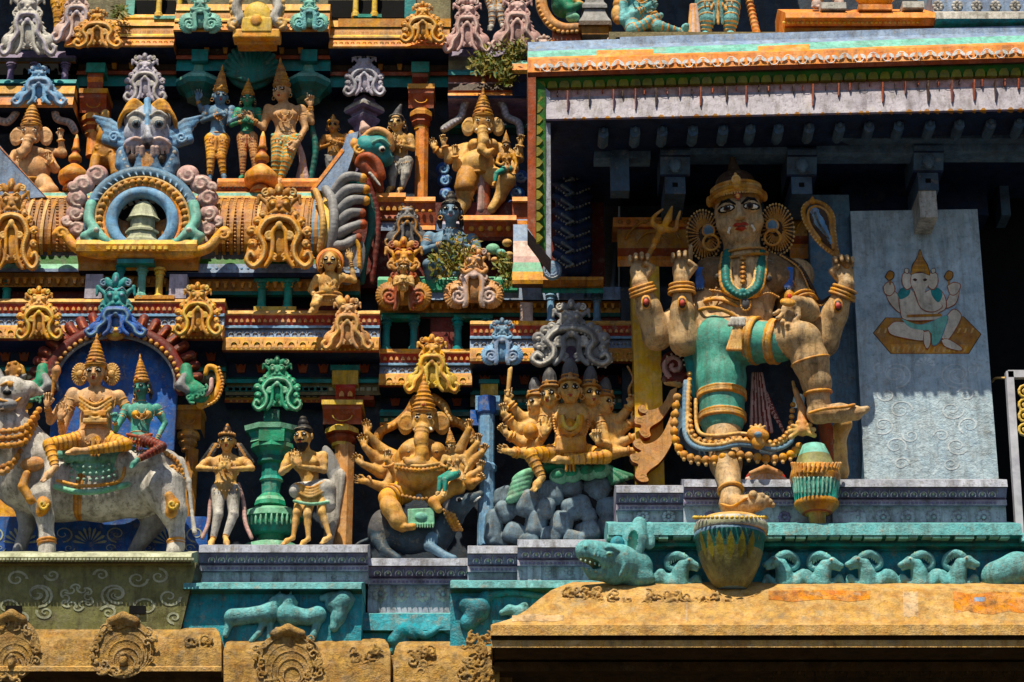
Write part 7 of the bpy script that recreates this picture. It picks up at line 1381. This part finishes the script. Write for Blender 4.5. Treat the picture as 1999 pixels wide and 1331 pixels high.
# makara at the end of the barrel roof
T = Sc('makara', 'teal crocodile head with rolling eye and open maroon jaws at the roof end', 'carving', 735, 330, -10); T.cur['v'] = 1.8
T.cap([(715, 290, 6, 26), (740, 290, 12, 24), (752, 310, 14, 16)], 'tealmid', 8); T.ell(744, 285, 30, 15, 14, 13, 'tealmid', k=2); T.ell(746, 291, 40, 6.5, 6, 5, 'white'); T.ell(747, 292, 43, 4, 4, 3.6, 'black'); T.tube([(728, 278, 36), (745, 272, 44), (760, 284, 36)], 3, 'tealpale')
T.tube([(710, 270, 14), (728, 256, 24), (746, 256, 28), (760, 268, 26), (764, 290, 20)], 7, 'salmon'); T.cap([(712, 252, 10, 12), (708, 240, 10, 5)], 'palepink', 3); T.tube([(700, 320, 20), (706, 308, 26), (722, 306, 30), (738, 320, 30), (746, 345, 26)], 8, 'rust'); T.cap([(715, 325, 16, 15), (735, 350, 14, 12), (742, 370, 10, 8)], 'rust', 5); [T.cap([(722+i*5, 338+i*6, 30, 3.4), (730+i*4, 344+i*6, 32, 2)], 'white', 0) for i in range(4)]
T.part('ear', 1.8); T.cap([(686, 260, 14, 6), (694, 285, 14, 13), (690, 310, 10, 8)], 'gold', 4); T.spiral(700, 290, 26, 11, 3.4, 'yellow', 1.3); T.tube([(676, 330, 6), (680, 350, 6), (700, 352, 6)], 6, 'tealmid'); T.build()
T = Sc('feather_fan', 'fan of grey finger like ribs curling round the end of the barrel roof', 'carving', 690, 430, 20); T.parts[0]['n'] = 'ribs'; T.cur['v'] = 1.9
for i, (x0, y0, x1, y1, x2, y2) in enumerate(((655, 372, 676, 346, 706, 346), (658, 392, 680, 370, 712, 368), (660, 416, 684, 392, 712, 390), (660, 440, 680, 418, 704, 414), (656, 462, 676, 448, 706, 436), (650, 480, 672, 478, 696, 462))):
    T.tube([(x0, y0, 26), (x1, y1, 40), (x2, y2, 30)], 11, 'grey', r2=8); T.ell(x2+2, y2+2, 32, 9, 10, 8, 'gold' if i < 3 else 'rust')
T.part('flared_rim', 1.9); T.tube([(636, 370, 20), (648, 390, 34), (652, 430, 44), (646, 475, 34), (636, 505, 20)], 9, 'grey'); T.tube([(616, 372, 30), (626, 400, 44), (630, 440, 50), (624, 490, 36)], 6, 'cream')
T.part('tail_edge', 1.9); T.tube([(700, 350, 10), (722, 400, 6), (724, 450, 4), (712, 500, 0), (706, 550, -4)], 7, 'tealdark'); T.tube([(716, 352, 4), (736, 410, 0), (736, 470, 0), (726, 550, -4)], 6, 'maroon'); T.part('shield', 1.9); T.ell(686, 510, 24, 26, 50, 8, 'grey', a=12); T.tube([(668, 480, 34), (686, 464, 36), (700, 480, 34), (702, 520, 30)], 4, 'yellow'); T.build()
for pts, l, n in (([(606, 372), (640, 330), (668, 290), (678, 262), (700, 256), (690, 300), (676, 340), (660, 372)], 'pale grey curved sail shaped buttress left of the crocodile head', 1), ([(-20, 270), (0, 284), (90, 384), (-20, 392)], 'pale grey sloping buttress at the far left edge', 2)):
    t = thing('sail_buttress', l, 'buttress', P(pts[0][0], pts[0][1], -30)); m = MB(); m.poly(pts, 14, -60, 'bluewhite', 'grey'); m.build('slab', t); m = MB(); a, b = pts[0], pts[2]
    m.poly([(a[0]+6, a[1]), (b[0]+4, b[1]+4), (b[0]-1, b[1]-1), (a[0], a[1]-3)], 15.5, 12, 'orange'); m.build('painted_edge', t)
# ================================================================ crests, finials, small things
K = 'yellow gold scroll crests'
for a in ((190, 92, 92, 78, -6, 'gold', 'cream', None, 0, 'small orange scroll crest on the top cornice at the left'), (825, 82, 84, 80, -6, 'gold', 'cream', None, 0, 'small orange scroll crest on the top cornice at the right'),
    (391, 60, 84, 72, 10, 'tealpale', 'tealpale', None, 1, 'pale teal shell crest left of the yellow niche top'), (604, 58, 76, 70, 10, 'tealpale', 'turqlit', None, 1, 'pale teal shell crest right of the yellow niche top'),
    (54, 106, 104, 130, -20, 'white', 'lilac', None, 2, 'tall whitish grey crest at the top left corner'), (150, 80, 92, 110, -30, 'palepink', 'lilac', None, 2, 'pale lilac crest second from the top left corner'), (76, 204, 100, 80, -30, 'skyblue', 'bluewhite', None, 2, 'pale blue crest behind the left snake arch'),
    (912, 100, 88, 108, -20, 'pink', 'palepink', None, 2, 'pink wavy crest above the leafy weeds, left of two'), (1010, 96, 96, 112, -20, 'pink', 'palepink', None, 2, 'pink wavy crest above the leafy weeds, right of two'), (1062, 122, 44, 56, 30, 'palepink', 'grey', None, 2, 'very small pale crest at the porch roof corner'),
    (22, 526, 104, 178, 78, 'gold', 'cream', 'ochre', 0, 'tall orange gold crest cut by the left edge in front of the barrel roof'), (545, 522, 128, 164, 78, 'gold', 'cream', 'ochre', 0, 'large orange gold crest in front of the barrel roof'),
    (76, 662, 88, 104, 104, 'gold', 'paleyellow', 'gold', 0, 'yellow crest on the left cornice, left of the blue green one'), (386, 654, 90, 104, 104, 'gold', 'paleyellow', 'gold', 0, 'yellow crest on the left cornice, right of the blue green one'),
    (678, 680, 94, 104, 84, 'salmon', 'cream', 'salmon', 2, 'salmon pink crest at the corner of the cornice below the dwarf'), (843, 764, 100, 112, 50, 'paleyellow', 'gold', 'yellow', 2, 'bright yellow drooping crest above the mouse rider'),
    (980, 712, 82, 92, 76, 'skyblue', 'bluewhite', 'steel', 1, 'sky blue shell crest left of the grey horseshoe crest'), (925, 600, 116, 122, 30, 'salmon', 'palepink', 'salmon', 1, 'large pink shell crest below the dry plant'),
    (788, 606, 108, 144, 34, 'ochre', 'rust', 'gold', 1, 'dark brown crest holding a small praying goddess'), (795, 480, 84, 92, -10, 'greydark', 'ochre', 'grey', 2, 'sooty grey crest behind the brown goddess crest')):
    x, yb, w_, h_, D, b, r_, c, st, l = a; nasi('scroll_crest', l, x, yb, w_, h_, D, b, r_, crest=c, style=st, crest_h=.40 if w_ > 60 else .45)
human('small_goddess_carving', 'little praying goddess bust inside the dark brown crest', 62, (788, 522, 10), 22, ((774, 542, 6), (802, 542, 6)), (788, 562, 6), [(0, (770, 556, 10), (784, 550, 20), 80, 'fist', 1), (1, (806, 556, 10), (792, 550, 20), 100, 'fist', -1)], [], skin='cream', cloth='ochre', stripe=None, cr='low', trousers=None, hair='hair', fem=True, vox=1.4, cat='carving')
# cream niche top in the middle of the top cornice
T = Sc('niche_crest', 'cream scrolled crest round a yellow domed niche, top centre left', 'ornament', 502, 70, 20); T.parts[0]['n'] = 'scrollwork'
for s in (-1, 1):
    T.tube([(502+s*4, -12, 10), (502+s*30, -8, 12), (502+s*40, 14, 12), (502+s*34, 36, 12), (502+s*50, 52, 10)], 9, 'white'); T.spiral(502+s*46, 44, 18, 11, 4, 'cream', 1.3, 90, -s); [T.ell(502+s*(46+3*math.sin(k)), -5+k*10, 6, 7, 7, 6, 'cream') for k in range(5)]
T.part('niche', 2); T.ell(502, 30, 8, 27, 30, 10, 'paleyellow'); T.box(502, 52, 8, 30, 16, 10, 'paleyellow'); T.ell(500, 40, 18, 12, 12, 4, 'gold'); T.part('base', 2); T.box(502, 72, 0, 46, 10, 16, 'yellow'); T.box(502, 86, -14, 38, 8, 16, 'gold'); T.build()
T = Sc('shell_canopy', 'dark green ribbed shell canopy behind the middle of the upper trio', 'canopy', 490, 170, -56); T.parts[0]['n'] = 'shell'; T.cur['v'] = 2
T.ell(491, 132, 0, 50, 48, 14, 'tealdark')
for i in range(15): a = math.radians(-10+i*14.3); T.cap([(491, 160, 16, 4), (491+50*math.cos(a), 136-50*math.sin(a), 10, 5.5)], 'tealdark', 0)
T.build()
nasi('yali_crest', 'blue and green lion headed crest on top of the bull rider arch', 226, 654, 112, 122, 100, 'blue', 'steel', crest='tealmid', style=2, crest_h=.60, group=None, vox=1.6)
nasi('horseshoe_crest', 'weathered grey horseshoe crest with lion face above the five heads', 1115, 712, 152, 128, 76, 'grey', 'white', crest='grey', style=0, crest_h=.44, group=None, hole='violet', vox=1.6)
# finials and pots
nasi('finial', 'pale lilac scroll finial above the great demon face', 283, 198, 80, 96, -40, 'lilac', 'white', style=0, group='lilac scroll finials', vox=1.5); nasi('finial', 'lilac scroll finial on the purple stepped post', 711, 186, 78, 88, -60, 'lilac', 'lavender', style=0, group='lilac scroll finials', vox=1.5)
finial('stepped_post', 'purple stepped post under the lilac finial, centre of the upper tier', 711, [(184, 20), (190, 22), (194, 38), (200, 40), (206, 36), (212, 26), (218, 24), (220, 32), (226, 30), (240, 20), (330, 20)], -90, ['violet', 'lavender', 'white', 'violet', 'violet', 'violet', 'lavender', 'violet', 'violet', 'violet'], 'post', n=4, parts='steps')
def kalasha(label, x, y0, y1, D, r):
    u = (y1-y0)/100.; e = lambda v: y0+v*u
    pr = [(e(0), .05), (e(8), .16), (e(22), .22), (e(26), .30), (e(28), .22), (e(34), .24), (e(38), .42), (e(44), .44), (e(48), .30), (e(54), .28), (e(57), .60), (e(62), .95), (e(70), 1), (e(80), .9), (e(86), .5), (e(89), .35), (e(92), .6), (e(97), .66), (e(100), .5)]
    finial('water_pot_finial', label, x, [(a, b*r) for a, b in pr], D, ['cream', 'orange', 'orange', 'gold', 'rust', 'orange', 'gold', 'gold', 'rust', 'orange', 'orange', 'gold', 'orange', 'orange', 'rust', 'orange', 'orange', 'rust'], 'finial', n=24, parts='pot', group='orange water pot finials')
kalasha('orange water pot finial in front of the upper trio', 511, 256, 372, -10, 33); kalasha('orange water pot finial left of the great demon face', 146, 262, 366, -10, 30)
# cut off figures along the top edge
human('standing_statue', 'yellow legged statue cut off at the top edge beside the lilac crest', -70, (125, -90, 20), 40, ((100, -55, 8), (150, -55, 8)), (125, 0, 8), [], [(-12, (114, 30, 12), (112, 62, 10), (108, 68, 20)), (12, (138, 30, 12), (140, 60, 10), (144, 66, 20))], skin='cream', cloth='yellow', stripe='gold')
human('standing_statue', 'white legged statue cut off at the top edge between two pink crests', -60, (970, -90, 20), 36, ((948, -58, 8), (992, -58, 8)), (968, -8, 8), [], [(-10, (962, 20, 12), (960, 50, 10), (956, 58, 18)), (10, (976, 20, 12), (980, 48, 10), (984, 56, 18))], skin='white', cloth='white', stripe='gold')
human('teal_trousers_statue', 'headless looking statue in ruffled teal trousers on the porch roof, cut by the top edge', 150, (1400, -120, 30), 60, ((1360, -70, 10), (1440, -70, 10)), (1402, 0, 10), [], [(-24, (1380, 40, 20), (1378, 66, 14), (1374, 76, 30)), (22, (1426, 40, 20), (1424, 66, 14), (1428, 74, 30))], skin='turqlit', cloth='turqlit', stripe='cream', crht=.8)
T = Sc('pink_sash', 'pink pleated sash hanging left of the teal trousers statue', 'drape', 1356, 60, 170); [T.cap([(1350+k*3, 10, 0, 4), (1346+k*6, 72, 4, 5)], 'palepink' if k % 2 else 'salmon', 0) for k in range(4)]; T.build()
T = Sc('rope_staff', 'slanting orange twisted staff right of the teal trousers statue', 'staff', 1475, 68, 160); T.cap([(1458, -20, 0, 5), (1478, 70, 6, 8)], 'orange', 0); [T.ring((1458, -20, 0), (1478, 70, 6), .1+k*.09, 6.5, 2, 'gold') for k in range(10)]; T.build()
T = human('seated_teal_statue', 'reclining teal skinned statue in cream sash at the left of the porch roof', 150, (1236, -60, 30), 50, ((1215, -20, 10), (1290, -30, 10)), (1250, 30, 10), [(0, (1215, 40, 30), (1262, 14, 40), 30, 'fist', 1)], [(0, (1285, 52, 40), (1335, 66, 30), (1340, 50, 40)), (-20, (1236, 60, 40), (1290, 30, 40), None)], skin='turqlit', cloth='turqlit', stripe='gold', cr=None); 
T = Sc('monkey_head_carving', 'small gold masked head at the lower left of the reclining teal statue', 'carving', 1206, 60, 170); T.ell(1206, 28, 0, 13, 20, 12, 'cream'); T.ell(1206, 40, 8, 8, 8, 8, 'ochre'); T.cap([(1206, 8, 0, 10), (1206, -6, 0, 6)], 'gold', 2); T.ell(1204, 82, 0, 12, 12, 8, 'turqlit'); T.ell(1192, 84, 0, 9, 14, 6, 'palepink'); T.build()
T = Sc('green_deity_statue', 'bright green figure on an orange swan shaped seat near the top edge', 'statue', 1100, 60, 90); T.ell(1100, 10, 0, 24, 26, 20, 'green'); T.ell(1118, 34, 12, 14, 10, 10, 'palegreen'); T.cap([(1085, -10, 10, 12), (1112, 18, 16, 10), (1130, 10, 16, 7)], 'green', 5); T.cap([(1120, 0, 10, 6), (1135, 8, 10, 6)], 'cream', 3)
T.part('swan_seat', 1.8); T.tube([(1056, 0, 10), (1060, 20, 12), (1076, 44, 14), (1100, 56, 14), (1130, 56, 14)], 11, 'salmon'); T.beads([(1052, -4, 18), (1052, 16, 20), (1066, 44, 22), (1092, 62, 22), (1126, 62, 22)], 4, 'gold', 9); T.part('pedestal', 2); T.box(1106, 76, 0, 28, 14, 16, 'rust', rr=2); T.box(1106, 92, -4, 32, 6, 18, 'ochre', rr=1); T.build()
m = MB(); t = thing('stone_model_shrine', 'weathered grey stepped model shrine near the top edge left of the porch roof', 'shrine', P(1160, 60, 80)); m.lathe(1160, [(-30, 20), (0, 26), (4, 34), (10, 34), (14, 28), (20, 30), (28, 36), (34, 44), (42, 46), (44, 38), (62, 36)], 90, ['grey', 'grey', 'grey', 'greydark', 'grey', 'grey', 'grey', 'darkbrown', 'ochre', 'ochre'], n=4, ph=.5); m.build('tower', t)
nasi('scroll_crest', 'small dull gold crest on the roof edge right of the weeds', 1165, 98, 40, 48, 90, 'ochre', 'gold', style=2, group='scrollwork crests')
human('feet_statue', 'pink and white legs of a statue on the orange plinth, cut by the top edge', 210, (1610, -190, 20), 60, ((1575, -150, 8), (1645, -150, 8)), (1610, -70, 8), [], [(-16, (1596, -30, 12), (1596, 6, 10), (1592, 12, 24)), (16, (1634, -30, 12), (1636, 4, 10), (1640, 10, 24))], skin='palepink', cloth='yellow', stripe='gold')
m = MB(); t = thing('footstool', 'row of pale footstool blocks on the orange plinth', 'pedestal', P(1650, 20, 215)); m.box(1602, 1652, 4, 16, 262, 200, 'white'); m.build('block', t); m = MB(); m.box(1676, 1742, 8, 18, 262, 200, 'orange'); m.box(1762, 1804, 2, 14, 262, 200, 'white'); m.build('block', t)
T = Sc('yellow_vessel', 'rounded yellow vessel bottom on the orange plinth', 'vessel', 1708, 10, 230); T.ell(1708, -12, 0, 44, 22, 24, 'paleyellow'); [T.ring((1708, -20, 0), (1708, 6, 0), .3+.25*k, 42-k*5, 2, 'gold') for k in range(3)]; T.build()
# shaded yali column left inside the porch
T = Sc('yali_carving', 'dark scaly rearing creature carving in the shaded left corner of the porch', 'carving', 1130, 500, 20); T.cur['v'] = 2.4
T.ell(1122, 268, 60, 22, 18, 16, 'steel'); T.ell(1118, 268, 74, 6, 6, 5, 'white'); T.cap([(1135, 272, 50, 14), (1170, 285, 40, 9)], 'steeldark', 5)
for k in range(8): T.cap([(1086, 300+k*28, 30, 9), (1112, 312+k*28, 44, 12), (1150, 300+k*28, 30, 7)], 'navy', 4); T.beads([(1086, 310+k*28, 44), (1112, 324+k*28, 56), (1150, 312+k*28, 40)], 2.8, 'steeldark', 7); T.cap([(1098, 306+k*28, 50, 4), (1118, 320+k*28, 60, 3), (1104, 326+k*28, 58, 2)], 'steeldark', 2)
T.cap([(1118, 300, 10, 34), (1120, 520, 10, 36)], 'navy', 5); T.build()
t = thing('striped_eave', 'curved eave end striped pink, green and yellow beside the porch flank', 'eave', P(1030, 540, 60)); m = MB()
pr = [(438, 30), (470, 56), (500, 74), (512, 78), (530, 84), (546, 88), (554, 86), (562, 60)]; quadstrip(m, [(1002, y, d) for y, d in pr[:4]]+[(1000, y, d) for y, d in pr[4:]], [(1036+i*6 if i < 5 else 1060, y, d) for i, (y, d) in enumerate(pr)], ['bluewhite', 'palepink', 'pink', 'palegreen', 'yellow', 'yellow', 'darkbrown']); m.build('curved_face', t)
T = Sc('roundel', 'grey spiral roundel half in shade at the porch flank foot', 'ornament', 1078, 528, 90); T.ell(1078, 528, 0, 19, 20, 10, 'steel'); [T.wtor(T.w(1078, 528, 9), (0, 1, .001), r_*T.mm(1078, 528), 1.8*T.mm(1078, 528), 'bluewhite') for r_ in (5, 10, 15)]; T.build()
t = thing('capital_row', 'row of small yellow bracket capitals under the shaded yali', 'capital', P(1110, 560, 60)); 
for x, w_ in ((1075, 18), (1120, 26), (1160, 18)): m = MB(); m.mould(x-w_, x+w_, [(540, 60), (546, 62), (558, 50), (562, 40), (566, 42), (572, 40)], ['gold', 'ochre', 'ochre', 'teal', 'teal'], dback=-40); m.build('capital_block', t)
# ---- weeds
def weeds(name, label, blobs, n, D, seed, mats=('leaf', 'leafdry')):
    r2 = random.Random(seed); t = thing(name, label, 'plant', P(blobs[0][0], blobs[0][1]+blobs[0][3], D)); m = MB(); st = MB()
    for i in range(n):
        x0, y0, rx, ry = r2.choice(blobs); a = r2.uniform(0, 6.28); q = r2.random()**.5; x, y, d = x0+rx*q*math.cos(a), y0+ry*q*math.sin(a), D+r2.uniform(-10, 26)
        L_ = r2.uniform(6, 16); w_ = r2.uniform(1.2, 3.0); b = r2.uniform(0, 6.28); dz = r2.uniform(-5, 5); ca, sa = math.cos(b), math.sin(b)
        m.add([P(x, y, d), P(x+ca*L_*.5-sa*w_, y+sa*L_*.5+ca*w_, d+dz), P(x+ca*L_, y+sa*L_, d+dz*1.6), P(x+ca*L_*.5+sa*w_, y+sa*L_*.5-ca*w_, d+dz*.4)], [(0, 1, 2, 3)], r2.choice(mats))
        if i % 5 == 0:
            bx, by = x0+r2.uniform(-.3, .3)*rx, y0+ry; A = np.array(P(bx, by, D)); B = np.array(P(x, y, d)); m2 = (A+B)/2+np.array([r2.uniform(-.03, .03), 0, r2.uniform(-.02, .02)]); s_ = np.array([.010, 0, 0]); u_ = np.array([0, -.010, .004])
            st.add([A, A+s_, A+u_, m2, m2+s_, m2+u_, B, B+s_*.5, B+u_*.5], [(0, 1, 4, 3), (1, 2, 5, 4), (2, 0, 3, 5), (3, 4, 7, 6), (4, 5, 8, 7), (5, 3, 6, 8)], 'leafdry')
    m.build('foliage', t); st.build('stems', t); return t
weeds('weed_clump', 'thick green weeds growing over the cornice below the pink crests', [(975, 110, 58, 22), (1010, 90, 36, 20), (950, 126, 36, 20), (990, 140, 30, 26)], 520, -10, 1)
weeds('dry_plant', 'thin dry green plant growing in front of the praying blue man', [(880, 500, 44, 30), (900, 484, 34, 28), (862, 520, 28, 22)], 190, 40, 2, ('leaf', 'leafdry', 'leafdry'))
weeds('weed_tuft', 'small leafy tuft beside the pink shell crest', [(985, 520, 18, 24), (995, 545, 12, 14)], 160, 50, 4); weeds('weed_tuft', 'tiny grass tuft on the top cornice behind the small orange crest', [(232, 24, 16, 12)], 110, -30, 5)
T = Sc('broken_foliage_carving', 'broken pale green and cream leaf carving right of the praying blue man', 'carving', 970, 500, 10); [T.ell(x, y, 0, r_, r_*.8, 8, c) for x, y, r_, c in ((962, 486, 14, 'palegreen'), (978, 494, 10, 'tealpale'), (990, 474, 10, 'cream'), (994, 498, 9, 'cream'), (982, 512, 9, 'cream'), (966, 508, 8, 'salmon'), (996, 518, 8, 'cream'))]; T.build()
m = MB(); m.mould(738, 1010, [(540, 10), (546, 20), (566, 20), (572, 10)], ['palegreen', 'green', 'green'], dback=-30); o = m.build('ledge', TW); o['label'] = 'bright green ledge behind the pink shell crest'
